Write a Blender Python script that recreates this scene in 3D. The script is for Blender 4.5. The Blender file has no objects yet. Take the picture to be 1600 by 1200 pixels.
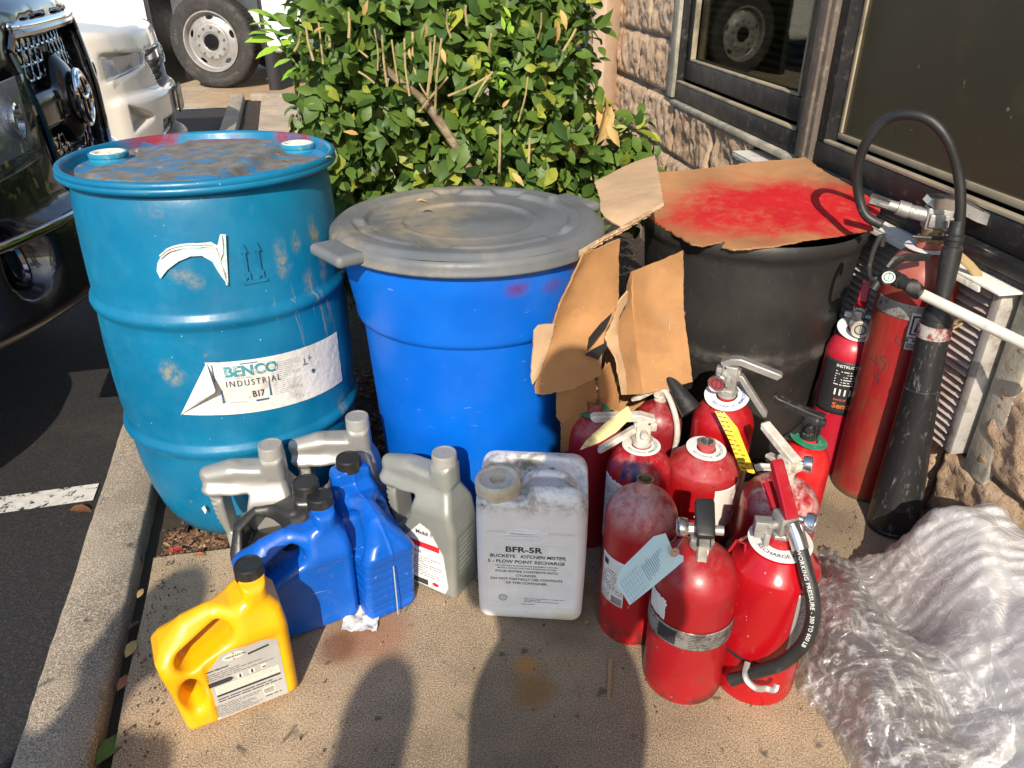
import bpy, bmesh, math, random
import numpy as np
from mathutils import Vector, Matrix, noise
R = math.radians
random.seed(7); np.random.seed(7)
SC = bpy.context.scene
COL = SC.collection
# ---------------------------------------------------------------- camera, sky, sun, exposure
CAM_H = 1.25; PITCH = 29.0; FOC = 1200.0
cd = bpy.data.cameras.new('camera'); cam = bpy.data.objects.new('camera', cd); COL.objects.link(cam)
cam.location = (0, 0, CAM_H); cam.rotation_euler = (R(90 - PITCH), 0, 0)
cd.sensor_width = 36; cd.lens = 27.0; cd.clip_start = 0.02; cd.clip_end = 500
SC.camera = cam
SUN_ELEV = 34.0
SUN_AZ = -6.0        # shadows fall along +Y, turned by this many degrees towards -X
w = bpy.data.worlds.new('World'); SC.world = w; w.use_nodes = True
sky = w.node_tree.nodes.new('ShaderNodeTexSky'); sky.sky_type = 'NISHITA'; sky.sun_disc = False
sky.sun_elevation = R(SUN_ELEV); sky.sun_rotation = R(180 + SUN_AZ)
bg = w.node_tree.nodes['Background']; bg.inputs[1].default_value = 0.15
w.node_tree.links.new(sky.outputs[0], bg.inputs[0])
sl = bpy.data.lights.new('sun', 'SUN'); sl.energy = 4.3; sl.angle = R(0.5); sl.color = (1.0, 0.89, 0.74)
so = bpy.data.objects.new('sun', sl); COL.objects.link(so)
so.rotation_euler = (R(90 - SUN_ELEV), 0, R(SUN_AZ))
SC.view_settings.view_transform = 'Standard'; SC.view_settings.look = 'None'
SC.view_settings.gamma = 1; SC.view_settings.exposure = 0.52
SC.render.resolution_x = 1024; SC.render.resolution_y = 768

SP, CP = math.sin(R(PITCH)), math.cos(R(PITCH))
def at(u, v, z=0.0):            # a point of the photograph at height z
    a = (u - 800) / FOC; b = (v - 600) / FOC
    Z = (CAM_H - z) / (SP + CP * b)
    return Vector((a * Z, Z * (CP - SP * b), z))
def aty(u, v, y):               # a point of the photograph at distance y
    a = (u - 800) / FOC; b = (v - 600) / FOC
    Z = y / (CP - SP * b)
    return Vector((a * Z, y, CAM_H - Z * (SP + CP * b)))

# ---------------------------------------------------------------- tags and objects
def tag(o, label=None, cat=None, group=None, kind=None):
    if label: o['label'] = label
    if cat: o['category'] = cat
    if group: o['group'] = group
    if kind: o['kind'] = kind
    return o
def empty(name, loc=(0, 0, 0), rz=0, label=None, cat=None, group=None, rot=None):
    o = bpy.data.objects.new(name, None); COL.objects.link(o)
    o.location = loc; o.rotation_euler = rot if rot else (0, 0, rz); o.empty_display_size = .05
    return tag(o, label, cat, group)
class MB:
    def __init__(s): s.v = []; s.f = []; s.m = []
    def add(s, vf, mi=0, M=None):
        v, f = vf; b = len(s.v)
        if M is not None: v = [M @ Vector(p) for p in v]
        s.v += [tuple(p) for p in v]; s.f += [tuple(i + b for i in q) for q in f]; s.m += [mi] * len(f)
        return s
    def build(s, name, mats, parent=None, smooth=True, angle=35, loc=None):
        me = bpy.data.meshes.new(name); me.from_pydata(s.v, [], s.f)
        if not isinstance(mats, (list, tuple)): mats = [mats]
        for m in mats: me.materials.append(m)
        me.polygons.foreach_set('material_index', s.m)
        if smooth:
            me.polygons.foreach_set('use_smooth', [True] * len(s.f))
            if angle < 180: me.set_sharp_from_angle(angle=R(angle))
        me.validate(); me.update()
        o = bpy.data.objects.new(name, me); COL.objects.link(o)
        if parent: o.parent = parent
        if loc is not None: o.location = loc
        return o
def obj(name, vf, m, parent=None, **k):
    return MB().add(vf).build(name, m, parent, **k)
def T(x=0, y=0, z=0): return Matrix.Translation((x, y, z))
def RX(a): return Matrix.Rotation(R(a), 4, 'X')
def RY(a): return Matrix.Rotation(R(a), 4, 'Y')
def RZ(a): return Matrix.Rotation(R(a), 4, 'Z')
def lathe(prof, n=48, rf=None):
    v = []; f = []; k = len(prof)
    for i in range(n):
        t = 2 * math.pi * i / n
        for r, z in prof:
            rr = r if rf is None else rf(r, z, t)
            v.append((rr * math.cos(t), rr * math.sin(t), z))
    for i in range(n):
        j = (i + 1) % n
        for q in range(k - 1):
            f.append((i * k + q, j * k + q, j * k + q + 1, i * k + q + 1))
    return v, f
def disc(r, z, n=32): return [(r * math.cos(2 * math.pi * i / n), r * math.sin(2 * math.pi * i / n), z) for i in range(n)], [tuple(range(n))]
def cyl(r, z0, z1, n=24, r2=None, b=0.0):
    r2 = r if r2 is None else r2
    b = min(b, r * .45, r2 * .45)
    p = [(0.0001, z0), (r - b, z0), (r, z0 + b), (r2, z1 - b), (r2 - b, z1), (0.0001, z1)] if b else [(0.0001, z0), (r, z0), (r2, z1), (0.0001, z1)]
    return lathe(p, n)
def box(sx, sy, sz, c=(0, 0, 0), b=0.0, seg=2):
    bm = bmesh.new(); bmesh.ops.create_cube(bm, size=1)
    for q in bm.verts: q.co = Vector((q.co.x * sx, q.co.y * sy, q.co.z * sz)) + Vector(c)
    if b: bmesh.ops.bevel(bm, geom=list(bm.edges), offset=b, segments=seg, affect='EDGES', profile=.5)
    bm.verts.ensure_lookup_table()
    r = ([tuple(q.co) for q in bm.verts], [tuple(x.index for x in fc.verts) for fc in bm.faces]); bm.free(); return r
def tube(pts, rad, n=12, caps=True, flat=1.0):
    pts = [Vector(p) for p in pts]; N = len(pts)
    rad = rad if isinstance(rad, (list, tuple)) else [rad] * N
    v = []; f = []; up = None
    for i, p in enumerate(pts):
        t = (pts[min(i + 1, N - 1)] - pts[max(i - 1, 0)]).normalized()
        if up is None:
            a = Vector((0, 0, 1)) if abs(t.z) < .9 else Vector((1, 0, 0)); up = (a - t * a.dot(t)).normalized()
        else: up = (up - t * up.dot(t)).normalized()
        s = t.cross(up)
        for j in range(n):
            q = 2 * math.pi * j / n
            v.append(tuple(p + (up * math.cos(q) * flat + s * math.sin(q)) * rad[i]))
    for i in range(N - 1):
        for j in range(n):
            k = (j + 1) % n
            f.append((i * n + j, i * n + k, (i + 1) * n + k, (i + 1) * n + j))
    if caps: f.append(tuple(range(n - 1, -1, -1))); f.append(tuple((N - 1) * n + j for j in range(n)))
    return v, f
def spline(pts, k=8):
    P = [Vector(p) for p in pts]; P = [P[0] * 2 - P[1]] + P + [P[-1] * 2 - P[-2]]; out = []
    for i in range(1, len(P) - 2):
        for j in range(k):
            t = j / k; a, b, c, d = P[i - 1], P[i], P[i + 1], P[i + 2]
            out.append(.5 * ((2 * b) + (c - a) * t + (2 * a - 5 * b + 4 * c - d) * t * t + (3 * b - a - 3 * c + d) * t ** 3))
    out.append(P[-2]); return out
def prism(poly, y0, y1):        # polygon in x,z extruded along y
    n = len(poly); v = [(x, y0, z) for x, z in poly] + [(x, y1, z) for x, z in poly]
    f = [tuple(range(n)), tuple(range(2 * n - 1, n - 1, -1))] + [(i, n + i, n + (i + 1) % n, (i + 1) % n) for i in range(n)]
    return v, f
def channel(path, w, fl, t=.002, w2=None):     # bent-plate lever: U section along a path in the x,z plane
    w2 = w if w2 is None else w2
    P = [Vector((p[0], 0, p[1])) for p in path]; N = len(P); v = []; f = []
    for i, p in enumerate(P):
        d = (P[min(i + 1, N - 1)] - P[max(i - 1, 0)]).normalized(); n_ = Vector((-d.z, 0, d.x))
        h = (w + (w2 - w) * i / (N - 1)) / 2
        fi = fl * (1 if 0 < i < N - 1 else .55)
        sec = [(-h, -fi), (-h, -t * 1.2), (-h + t * 1.2, 0), (h - t * 1.2, 0), (h, -t * 1.2), (h, -fi), (h - t, -fi), (h - t, -t), (-h + t, -t), (-h + t, -fi)]
        for a, b in sec: v.append(tuple(p + Vector((0, a, 0)) + n_ * b))
    k = 10
    for i in range(N - 1):
        for j in range(k): f.append((i * k + j, i * k + (j + 1) % k, (i + 1) * k + (j + 1) % k, (i + 1) * k + j))
    for b in (0, (N - 1) * k):
        f += [(b, b + 1, b + 8, b + 9), (b + 1, b + 2, b + 3, b + 4, b + 7, b + 8), (b + 4, b + 5, b + 6, b + 7)]
    return v, f
def sheet(fn, nu, nv, th=0.0):  # grid surface fn(u,v)->point ; th gives thickness along the normal
    g = [[Vector(fn(i / nu, j / nv)) for j in range(nv + 1)] for i in range(nu + 1)]
    v = [tuple(p) for r in g for p in r]; W = nv + 1
    f = [(i * W + j, (i + 1) * W + j, (i + 1) * W + j + 1, i * W + j + 1) for i in range(nu) for j in range(nv)]
    if th:
        b = len(v); nn = []
        for i in range(nu + 1):
            for j in range(nv + 1):
                a = g[min(i + 1, nu)][j] - g[max(i - 1, 0)][j]; c = g[i][min(j + 1, nv)] - g[i][max(j - 1, 0)]
                n_ = a.cross(c); n_ = n_.normalized() if n_.length > 1e-9 else Vector((0, 0, 1))
                nn.append(tuple(g[i][j] - n_ * th))
        v += nn; f += [tuple(reversed([q + b for q in x])) for x in f]
        ring = [(i, 0) for i in range(nu + 1)] + [(nu, j) for j in range(1, nv + 1)] + [(i, nv) for i in range(nu - 1, -1, -1)] + [(0, j) for j in range(nv - 1, 0, -1)]
        ids = [i * W + j for i, j in ring]
        for a, c in zip(ids, ids[1:] + ids[:1]): f.append((c, a, a + b, c + b))
    return v, f
# ---------------------------------------------------------------- distance-field modelling (surface nets)
def surfnet(F, lo, hi, h, newton=2):
    lo = np.array(lo, float); hi = np.array(hi, float)
    n = np.ceil((hi - lo) / h).astype(int) + 1
    ax = [lo[i] + h * np.arange(n[i]) for i in range(3)]
    X, Y, Z = np.meshgrid(*ax, indexing='ij')
    D = F(X, Y, Z); S = D < 0
    c = n - 1; cnt = np.zeros(c, int); acc = np.zeros(tuple(c) + (3,))
    corners = [(a, b, d) for a in (0, 1) for b in (0, 1) for d in (0, 1)]
    for p in corners:
        for k in range(3):
            if p[k]: continue
            q = list(p); q[k] = 1
            sp = tuple(slice(p[i], p[i] + c[i]) for i in range(3)); sq = tuple(slice(q[i], q[i] + c[i]) for i in range(3))
            a = D[sp]; b = D[sq]; m = S[sp] != S[sq]
            t = np.where(m, a / np.where(m, a - b, 1), 0)
            cnt += m
            for i in range(3): acc[..., i] += np.where(m, p[i] + (t if i == k else 0), 0)
    act = cnt > 0; idx = -np.ones(c, int); idx[act] = np.arange(act.sum())
    I = np.argwhere(act); V = lo + (I + acc[act] / cnt[act][:, None]) * h
    e = h * .05
    for _ in range(newton):
        d = F(V[:, 0], V[:, 1], V[:, 2])
        g = np.stack([F(V[:, 0] + e * (i == 0), V[:, 1] + e * (i == 1), V[:, 2] + e * (i == 2)) - d for i in range(3)], 1) / e
        gg = np.maximum((g ** 2).sum(1), .05)
        st = np.clip(-(d / gg), -h * .5, h * .5)
        V = V + g * st[:, None]
    faces = []
    for k in range(3):
        a, b = (k + 1) % 3, (k + 2) % 3
        s0 = [slice(None)] * 3; s1 = [slice(None)] * 3; s0[k] = slice(0, -1); s1[k] = slice(1, None)
        for ax_ in (a, b): s0[ax_] = slice(1, -1); s1[ax_] = slice(1, -1)
        A = S[tuple(s0)]; B = S[tuple(s1)]; E = np.argwhere(A != B)
        inside = A[tuple(E.T)]
        base = E.copy(); base[:, a] += 1; base[:, b] += 1
        def cell(da, db):
            q = base.copy(); q[:, a] -= da; q[:, b] -= db
            return idx[tuple(q.T)]
        Q = np.stack([cell(1, 1), cell(0, 1), cell(0, 0), cell(1, 0)], 1)
        Q[~inside] = Q[~inside][:, ::-1]
        faces.append(Q)
    Fc = np.concatenate(faces)
    return [tuple(p) for p in V.tolist()], [tuple(q) for q in Fc.tolist()]
def rbox(X, Y, Z, c, s, r):
    qx = np.abs(X - c[0]) - s[0] + r; qy = np.abs(Y - c[1]) - s[1] + r; qz = np.abs(Z - c[2]) - s[2] + r
    return np.sqrt(np.maximum(qx, 0) ** 2 + np.maximum(qy, 0) ** 2 + np.maximum(qz, 0) ** 2) + np.minimum(np.maximum(qx, np.maximum(qy, qz)), 0) - r
def smin(a, b, k):
    h = np.clip(.5 + .5 * (b - a) / k, 0, 1); return b + (a - b) * h - k * h * (1 - h)
def smax(a, b, k): return -smin(-a, -b, k)
def capsule(X, Y, Z, a, b, ra, rb=None, sy=1.0):
    rb = ra if rb is None else rb
    a = np.array(a, float); b = np.array(b, float); d = b - a
    px, py, pz = X - a[0], (Y - a[1]), Z - a[2]
    t = np.clip((px * d[0] + py * d[1] + pz * d[2]) / (d @ d), 0, 1)
    return np.sqrt((px - t * d[0]) ** 2 + ((py - t * d[1]) / sy) ** 2 + (pz - t * d[2]) ** 2) - (ra + (rb - ra) * t)
def seg2(X, Z, pts, closed=True):   # signed distance to a polygon in x,z
    pts = np.array(pts, float); d = np.full(X.shape, 1e9); s = np.ones(X.shape); n = len(pts)
    for i in range(n):
        a = pts[i]; b = pts[i - 1]; e = b - a
        wx, wz = X - a[0], Z - a[1]; t = np.clip((wx * e[0] + wz * e[1]) / (e @ e), 0, 1)
        d = np.minimum(d, (wx - t * e[0]) ** 2 + (wz - t * e[1]) ** 2)
        c1 = Z >= a[1]; c2 = Z < b[1]; c3 = e[0] * wz > e[1] * wx
        s = np.where((c1 & c2 & c3) | (~c1 & ~c2 & ~c3), -s, s)
    return s * np.sqrt(d)

# ---------------------------------------------------------------- materials
class NB:
    def __init__(s, name):
        s.m = bpy.data.materials.new(name); s.m.use_nodes = True; s.t = s.m.node_tree; s.n = s.t.nodes
        s.p = s.n['Principled BSDF']; s.out = s.n['Material Output']
        s.tc = s.n.new('ShaderNodeTexCoord').outputs['Object']
    def link(s, a, b): s.t.links.new(a, b)
    def setv(s, sock, val):
        if hasattr(val, 'is_linked'): s.link(val, sock)
        elif isinstance(val, (tuple, list)) and len(val) == 3 and sock.type == 'RGBA': sock.default_value = (*val, 1)
        else: sock.default_value = val
    def noise(s, scale=5, detail=4, rough=.55, dist=0, vec=None, out='Fac'):
        q = s.n.new('ShaderNodeTexNoise'); s.link(vec or s.tc, q.inputs['Vector'])
        q.inputs['Scale'].default_value = scale; q.inputs['Detail'].default_value = detail
        q.inputs['Roughness'].default_value = rough; q.inputs['Distortion'].default_value = dist
        return q.outputs[out]
    def voro(s, scale=5, vec=None, feature='F1', out='Distance'):
        q = s.n.new('ShaderNodeTexVoronoi'); q.feature = feature; s.link(vec or s.tc, q.inputs['Vector']); q.inputs['Scale'].default_value = scale
        return q.outputs[out]
    def scale(s, sc, loc=(0, 0, 0), rot=(0, 0, 0), vec=None):
        q = s.n.new('ShaderNodeMapping'); s.link(vec or s.tc, q.inputs[0]); q.inputs[1].default_value = loc
        q.inputs[2].default_value = rot; q.inputs[3].default_value = sc; return q.outputs[0]
    def map(s, f, lo, hi, a=0.0, b=1.0, smooth=True):
        q = s.n.new('ShaderNodeMapRange'); q.interpolation_type = 'SMOOTHSTEP' if smooth else 'LINEAR'
        s.setv(q.inputs[0], f); q.inputs[1].default_value = lo; q.inputs[2].default_value = hi
        q.inputs[3].default_value = a; q.inputs[4].default_value = b; return q.outputs[0]
    def math(s, op, a, b=0.0):
        q = s.n.new('ShaderNodeMath'); q.operation = op; s.setv(q.inputs[0], a); s.setv(q.inputs[1], b); return q.outputs[0]
    def mix(s, f, a, b):
        q = s.n.new('ShaderNodeMix'); q.data_type = 'RGBA'; s.setv(q.inputs[0], f); s.setv(q.inputs[6], a); s.setv(q.inputs[7], b); return q.outputs[2]
    def xyz(s, vec=None):
        q = s.n.new('ShaderNodeSeparateXYZ'); s.link(vec or s.tc, q.inputs[0]); return q.outputs
    def bump(s, h, strength=.3, dist=.01, prev=None):
        q = s.n.new('ShaderNodeBump'); s.link(h, q.inputs['Height']); q.inputs['Strength'].default_value = strength; q.inputs['Distance'].default_value = dist
        if prev: s.link(prev, q.inputs['Normal'])
        return q.outputs[0]
    def fin(s, col=None, rough=None, metal=None, normal=None, **k):
        if col is not None: s.setv(s.p.inputs['Base Color'], col)
        if rough is not None: s.setv(s.p.inputs['Roughness'], rough)
        if metal is not None: s.setv(s.p.inputs['Metallic'], metal)
        if normal is not None: s.link(normal, s.p.inputs['Normal'])
        for a, b in k.items(): s.setv(s.p.inputs[a.replace('_', ' ')], b)
        return s.m
def blob(b, c, rad, soft=.3, sc=(1, 1, 1), nz=.35, ns=12):      # irregular patch mask round a local point
    q = b.n.new('ShaderNodeVectorMath'); q.operation = 'SUBTRACT'; b.link(b.tc, q.inputs[0]); q.inputs[1].default_value = c
    q2 = b.n.new('ShaderNodeVectorMath'); q2.operation = 'MULTIPLY'; b.link(q.outputs[0], q2.inputs[0]); q2.inputs[1].default_value = sc
    q3 = b.n.new('ShaderNodeVectorMath'); q3.operation = 'LENGTH'; b.link(q2.outputs[0], q3.inputs[0])
    d = b.math('ADD', q3.outputs['Value'], b.math('MULTIPLY', b.math('SUBTRACT', b.noise(ns, 5, .6), .5), rad * nz * 2))
    return b.map(d, rad * (1 - soft), rad * (1 + soft * .3), 1, 0)
def plain(name, col, rough=.5, metal=0.0, var=.12, ns=8, bump=0.0, bs=60, dirt=None, dl=(.5, .7), dsc=6, dr=.8, **k):
    b = NB(name); n1 = b.noise(ns, 5, .6)
    c = b.mix(b.map(n1, .3, .7), tuple(x * (1 - var) for x in col), tuple(min(1, x * (1 + var)) for x in col))
    r = b.map(b.noise(ns * 2.3, 4), .3, .7, max(rough - .08, .02), min(rough + .1, 1))
    if dirt:
        msk = b.map(b.noise(dsc, 8, .68), dl[0], dl[1]); c = b.mix(msk, c, dirt)
        q = b.n.new('ShaderNodeMix'); b.link(msk, q.inputs[0]); b.link(r, q.inputs[2]); q.inputs[3].default_value = dr; r = q.outputs[0]
    nm = b.bump(b.noise(bs, 6, .6), bump, .004) if bump else None
    return b.fin(c, r, metal, nm, **k)
# ================================================================ SETTING
def m_concrete(name, base, k=1.0, stains=()):
    b = NB(name)
    c = b.mix(b.map(b.noise(2.6, 8, .66), .36, .66), tuple(x * .74 * k for x in base), tuple(x * 1.18 * k for x in base))
    c = b.mix(b.map(b.noise(9, 6, .65), .44, .70, 0, .5), c, tuple(x * .5 * k for x in (base[0], base[1] * 1.02, base[2] * 1.08)))
    gr = b.noise(340, 3, .65)
    c = b.mix(b.map(gr, .51, .62, 0, .8), c, (.60 * k, .48 * k, .35 * k))
    c = b.mix(b.map(gr, .47, .38, 0, .75), c, (.09 * k, .075 * k, .06 * k))
    sp = b.voro(85)
    c = b.mix(b.map(sp, .20, .08, 0, .65), c, b.mix(b.map(b.noise(60, 1), .45, .55), (.10, .085, .07), (.50, .44, .37)))
    c = b.mix(b.map(b.noise(14, 3, .5, .4), .66, .72, 0, .75), c, (.06, .055, .05))
    for (loc, rad, col, am) in stains:
        c = b.mix(b.math('MULTIPLY', blob(b, loc, rad, .6), am), c, col)
    n = b.bump(gr, .30, .003); n = b.bump(b.noise(60, 5, .7), .25, .005, n)
    return b.fin(c, .92, 0, n, Specular_IOR_Level=.25)
M = {}
BASE = (.37, .275, .172)
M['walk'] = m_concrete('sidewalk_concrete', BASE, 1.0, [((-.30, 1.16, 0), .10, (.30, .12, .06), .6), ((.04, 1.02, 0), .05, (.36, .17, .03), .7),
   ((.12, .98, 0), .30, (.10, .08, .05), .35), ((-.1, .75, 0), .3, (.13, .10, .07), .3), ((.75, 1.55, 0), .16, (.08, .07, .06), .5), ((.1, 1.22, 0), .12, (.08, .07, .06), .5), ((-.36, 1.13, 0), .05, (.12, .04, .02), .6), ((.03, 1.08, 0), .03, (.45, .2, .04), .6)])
M['curb'] = m_concrete('curb_concrete', (.31, .265, .205), 1.0)
M['apron'] = m_concrete('apron_concrete', (.46, .37, .26), 1.0, [((-2.6, 9.4, 0), 1.2, (.36, .20, .08), .6)])
M['joint'] = plain('joint_grime', (.035, .028, .02), .95, bump=.6)
b = NB('asphalt')
g = b.noise(160, 4, .7); c = b.mix(b.map(g, .45, .72), (.012, .012, .013), (.045, .043, .043))
c = b.mix(b.map(b.noise(3, 6, .6), .5, .75, 0, .6), c, (.05, .045, .04))
c = b.mix(b.map(b.voro(60), .14, .05, 0, .6), c, (.11, .10, .09))
M['asphalt'] = b.fin(c, .85, 0, b.bump(g, .8, .006))
b = NB('worn_white_paint')
k = b.math('ADD', b.noise(22, 8, .72, .4), b.math('MULTIPLY', b.noise(120, 3, .6), .35))
c = b.mix(b.map(k, .58, .66), (.03, .03, .03), b.mix(b.noise(50, 3), (.42, .41, .38), (.72, .70, .66)))
M['line'] = b.fin(c, .85, 0, b.bump(k, .5, .004))
b = NB('mulch_soil'); g = b.noise(70, 6, .7, .8)
M['mulch'] = b.fin(b.mix(b.map(g, .4, .65), (.012, .009, .007), (.10, .065, .042)), .95, 0, b.bump(g, 1, .02))

def quad_sheet(name, pts, z, m, kind='structure'):
    o = MB().add(([(p[0], p[1], z) for p in pts], [tuple(range(len(pts)))])).build(name, m, smooth=False)
    return tag(o, kind=kind)
CD = Vector((-.2600, .9656)); CP0 = Vector((-.872, .857))
def cl(y, off=0.0):       # curb line point at distance y; off>0 towards the sidewalk
    x = CP0.x + (y - CP0.y) * CD.x / CD.y; return (x + off / CD.y, y)
quad_sheet('asphalt_lot', [(-90, -60), (60, -60), (60, 110), (-90, 110)], -.135, M['asphalt'])
# kerb: one long bevelled strip with a gently uneven edge
def curb_strip(y0, y1, n, wd=.13):
    sec = [(-.012, -.30), (-.004, .016), (.002, .026), (.012, .031), (wd - .008, .032), (wd - .002, .027), (wd, .008), (wd + .002, -.3)]
    v = []; f = []; k = len(sec)
    for i in range(n + 1):
        y = y0 + (y1 - y0) * i / n
        for a, z in sec:
            j = noise.noise(Vector((a * 9, y * 5, 1))) * .003 + noise.noise(Vector((a * 30, y * 22, 3))) * .003
            p = cl(y, a); v.append((p[0] + (j if z > -.1 else 0), p[1], z + (noise.noise(Vector((a * 8, y * 3, 9))) * .004 if z > 0 else 0)))
    for i in range(n):
        for q in range(k - 1): f.append((i * k + q, (i + 1) * k + q, (i + 1) * k + q + 1, i * k + q + 1))
    return v, f
tag(obj('kerb', curb_strip(-4, 8.35, 420), M['curb'], angle=60), kind='structure')
# kerb return turning towards the building
tag(obj('kerb_return', box(3.6, .15, .34, (0, 0, -.14), .02), M['curb'], loc=(-2.62 + 1.72, 8.42, 0)), kind='structure')
quad_sheet('joint_gap', [cl(-4, .125), cl(-4, .22), cl(1.7, .22), cl(1.7, .125)], -.022, M['joint'])
# sidewalk slab (its edge towards the kerb stands a little off it)
def slab(poly, z0, z1, name, m):
    n = len(poly); v = [(x, y, z0) for x, y in poly] + [(x, y, z1) for x, y in poly]
    f = [tuple(range(n - 1, -1, -1)), tuple(range(n, 2 * n))] + [(i, (i + 1) % n, n + (i + 1) % n, n + i) for i in range(n)]
    return tag(MB().add((v, f)).build(name, m, smooth=False), kind='structure')
def wob(p, q, n, amp, sd=0):
    return [(p[0] + (q[0] - p[0]) * i / n + noise.noise(Vector((i * .37, sd, 0))) * amp, p[1] + (q[1] - p[1]) * i / n + noise.noise(Vector((i * .37, sd, 5))) * amp) for i in range(n)]
e0 = cl(-4, .158); e1 = cl(1.40, .158)
slab([e0, (2.1, -4), (2.1, 1.80), (1.1, 1.80)] + wob((1.1, 1.80), (.15, 1.60), 8, .01) + wob((.15, 1.60), (-.55, 1.46), 8, .01) + wob((-.55, 1.46), e1, 5, .008) + wob(e1, e0, 60, .006, 3), -.2, 0, 'sidewalk', M['walk'])
quad_sheet('mulch_bed', [cl(1.2, .12), (2.1, 1.5), (2.1, 8.4), cl(8.4, .12)], -.035, M['mulch'])
slab([cl(4.9, .30), (.35, 4.9), (.2, 8.3), cl(8.3, .30)], -.2, 0.0, 'far_sidewalk', M['apron'])
quad_sheet('driveway_apron', [(-4.6, 8.5), (6, 8.5), (6, 13.5), (-4.6, 13.5)], -.128, M['apron'])
def stripe(name, a, b_, w_):
    a = Vector((*a, 0)); b_ = Vector((*b_, 0)); d = (b_ - a).normalized(); n = Vector((-d.y, d.x, 0)) * w_ / 2
    return quad_sheet(name, [a + n, a - n, b_ - n, b_ + n], -.130, M['line'])
p = at(150, 768, -.13); q = Vector(cl(p.y)); n_ = Vector((.966, .26))
stripe('parking_stripe', (p.x, p.y), (p.x - 4.5, p.y - 1.15), .085)
p2 = at(347, 167, -.13); stripe('parking_stripe', (p2.x, p2.y), (p2.x - 4.6, p2.y - 1.3), .09)

# ---- stone building on the right
WD = Vector((-.156, .988, 0)); WN = Vector((-.988, -.156, 0)); W0 = Vector((1.297, 0, 0))
def W(s, o, z): return W0 + WD * s + WN * o + Vector((0, 0, z))
bld = empty('stone_building', W(2, 0, 0), label='split-face tan stone building wall with dark framed windows and a louvred vent', cat='building')
def wpart(name, mb, m, par=bld, **k):
    o = mb.build(name, m, **k); o.parent = par; o.matrix_parent_inverse = Matrix.Translation(-Vector(par.location if par == bld else (bld.location))) ; return o
b = NB('split_face_stone')
g = b.noise(48, 8, .75); g2 = b.noise(210, 4, .7)
c = b.mix(b.map(b.noise(3.2, 5, .6), .36, .64), (.50, .32, .19), (.66, .46, .29))
c = b.mix(b.map(g, .42, .66, 0, .75), c, (.68, .53, .38))
c = b.mix(b.map(g2, .44, .36, 0, .75), c, (.10, .06, .035))
c = b.mix(b.map(g2, .55, .66, 0, .55), c, (.66, .55, .42))
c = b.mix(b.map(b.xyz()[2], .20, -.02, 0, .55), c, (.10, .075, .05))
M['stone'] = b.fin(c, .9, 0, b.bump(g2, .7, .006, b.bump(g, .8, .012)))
M['mortar'] = plain('mortar', (.20, .17, .13), .95, bump=.7, bs=120, dirt=(.09, .075, .055), dl=(.4, .6), dsc=5)
M['sealant'] = plain('sealant', (.40, .35, .27), .85, bump=.6, bs=70, dirt=(.22, .22, .18), dl=(.42, .6), dsc=12)
courses = [(-.12, .215), (.215, .45), (.45, .69), (.70, .93), (.93, 1.16), (1.16, 1.40), (1.40, 1.63), (1.63, 1.86), (1.86, 2.1), (2.1, 2.33), (2.33, 2.56), (2.56, 2.8)]
holes = [(-.6, 3.74, .70, 2.10), (1.50, 2.86, .215, .69)]
wm = MB()
for ci, (z0, z1) in enumerate(courses):
    s = -2.6 + (.2 if ci % 2 else 0); random.seed(ci)
    while s < 5.2:
        ln = .40 + random.uniform(-.02, .05); segs = [(s + .005, min(s + ln - .005, 5.3))]
        for h in holes:
            if h[2] < z1 - .03 and h[3] > z0 + .03:
                ns = []
                for a, c_ in segs:
                    if c_ <= h[0] or a >= h[1]: ns.append((a, c_))
                    else:
                        if a < h[0] - .02: ns.append((a, h[0] - .005))
                        if c_ > h[1] + .02: ns.append((h[1] + .005, c_))
                segs = ns
        for a, c_ in segs:
            vis = (a < 1.7 and c_ > .9 and z0 < .75) or (c_ > 2.4 and z0 < 1.5)
            st = .011 if vis else .05
            nu = max(2, int((c_ - a) / st)); nv = max(2, int((z1 - z0 - .012) / st)); ph = random.random() * 50; tilt = random.uniform(-.06, .06)
            def fn(u, v, a=a, c_=c_, z0=z0, z1=z1, ph=ph, tilt=tilt):
                ss = a + (c_ - a) * u; zz = z0 + .006 + (z1 - z0 - .012) * v
                e = min(u * (c_ - a), (1 - u) * (c_ - a), v * (z1 - z0), (1 - v) * (z1 - z0)); k = min(1, e / .022)
                P = Vector((ss * 7, zz * 7, ph))
                d = noise.fractal(P * 2.0, .60, 2.1, 6) * .012 + noise.noise(P * .5) * .012 + (u - .5) * tilt * .2
                return W(ss, -.022 + (k ** .6) * (.018 + d), zz)
            wm.add(sheet(fn, nu, nv))
        s += ln
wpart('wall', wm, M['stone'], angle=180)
bk = MB()   # mortar backing behind the blocks, with the openings left out
def wbox(mb, s0, s1, o0, o1, z0, z1, bv=0):
    vf = box(s1 - s0, o1 - o0, z1 - z0, b=bv)
    Mx = Matrix((( WD.x, WN.x, 0, 0), (WD.y, WN.y, 0, 0), (0, 0, 1, 0), (0, 0, 0, 1)))
    v = [tuple((Mx @ Vector(q)) + W((s0 + s1) / 2, (o0 + o1) / 2, (z0 + z1) / 2)) for q in vf[0]]
    mb.add((v, vf[1])); return mb
wbox(bk, -2.6, 1.50, -.20, -.021, -.2, .694); wbox(bk, 2.86, 5.3, -.20, -.021, -.2, .694); wbox(bk, 1.50, 2.86, -.20, -.021, -.2, .213)
wbox(bk, 3.75, 5.3, -.20, -.021, .694, 2.12); wbox(bk, -2.6, 5.3, -.20, -.021, 2.12, 2.9); wbox(bk, -2.6, -.62, -.20, -.021, .694, 2.12)
wpart('mortar_backing', bk, M['mortar'], smooth=False)
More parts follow.
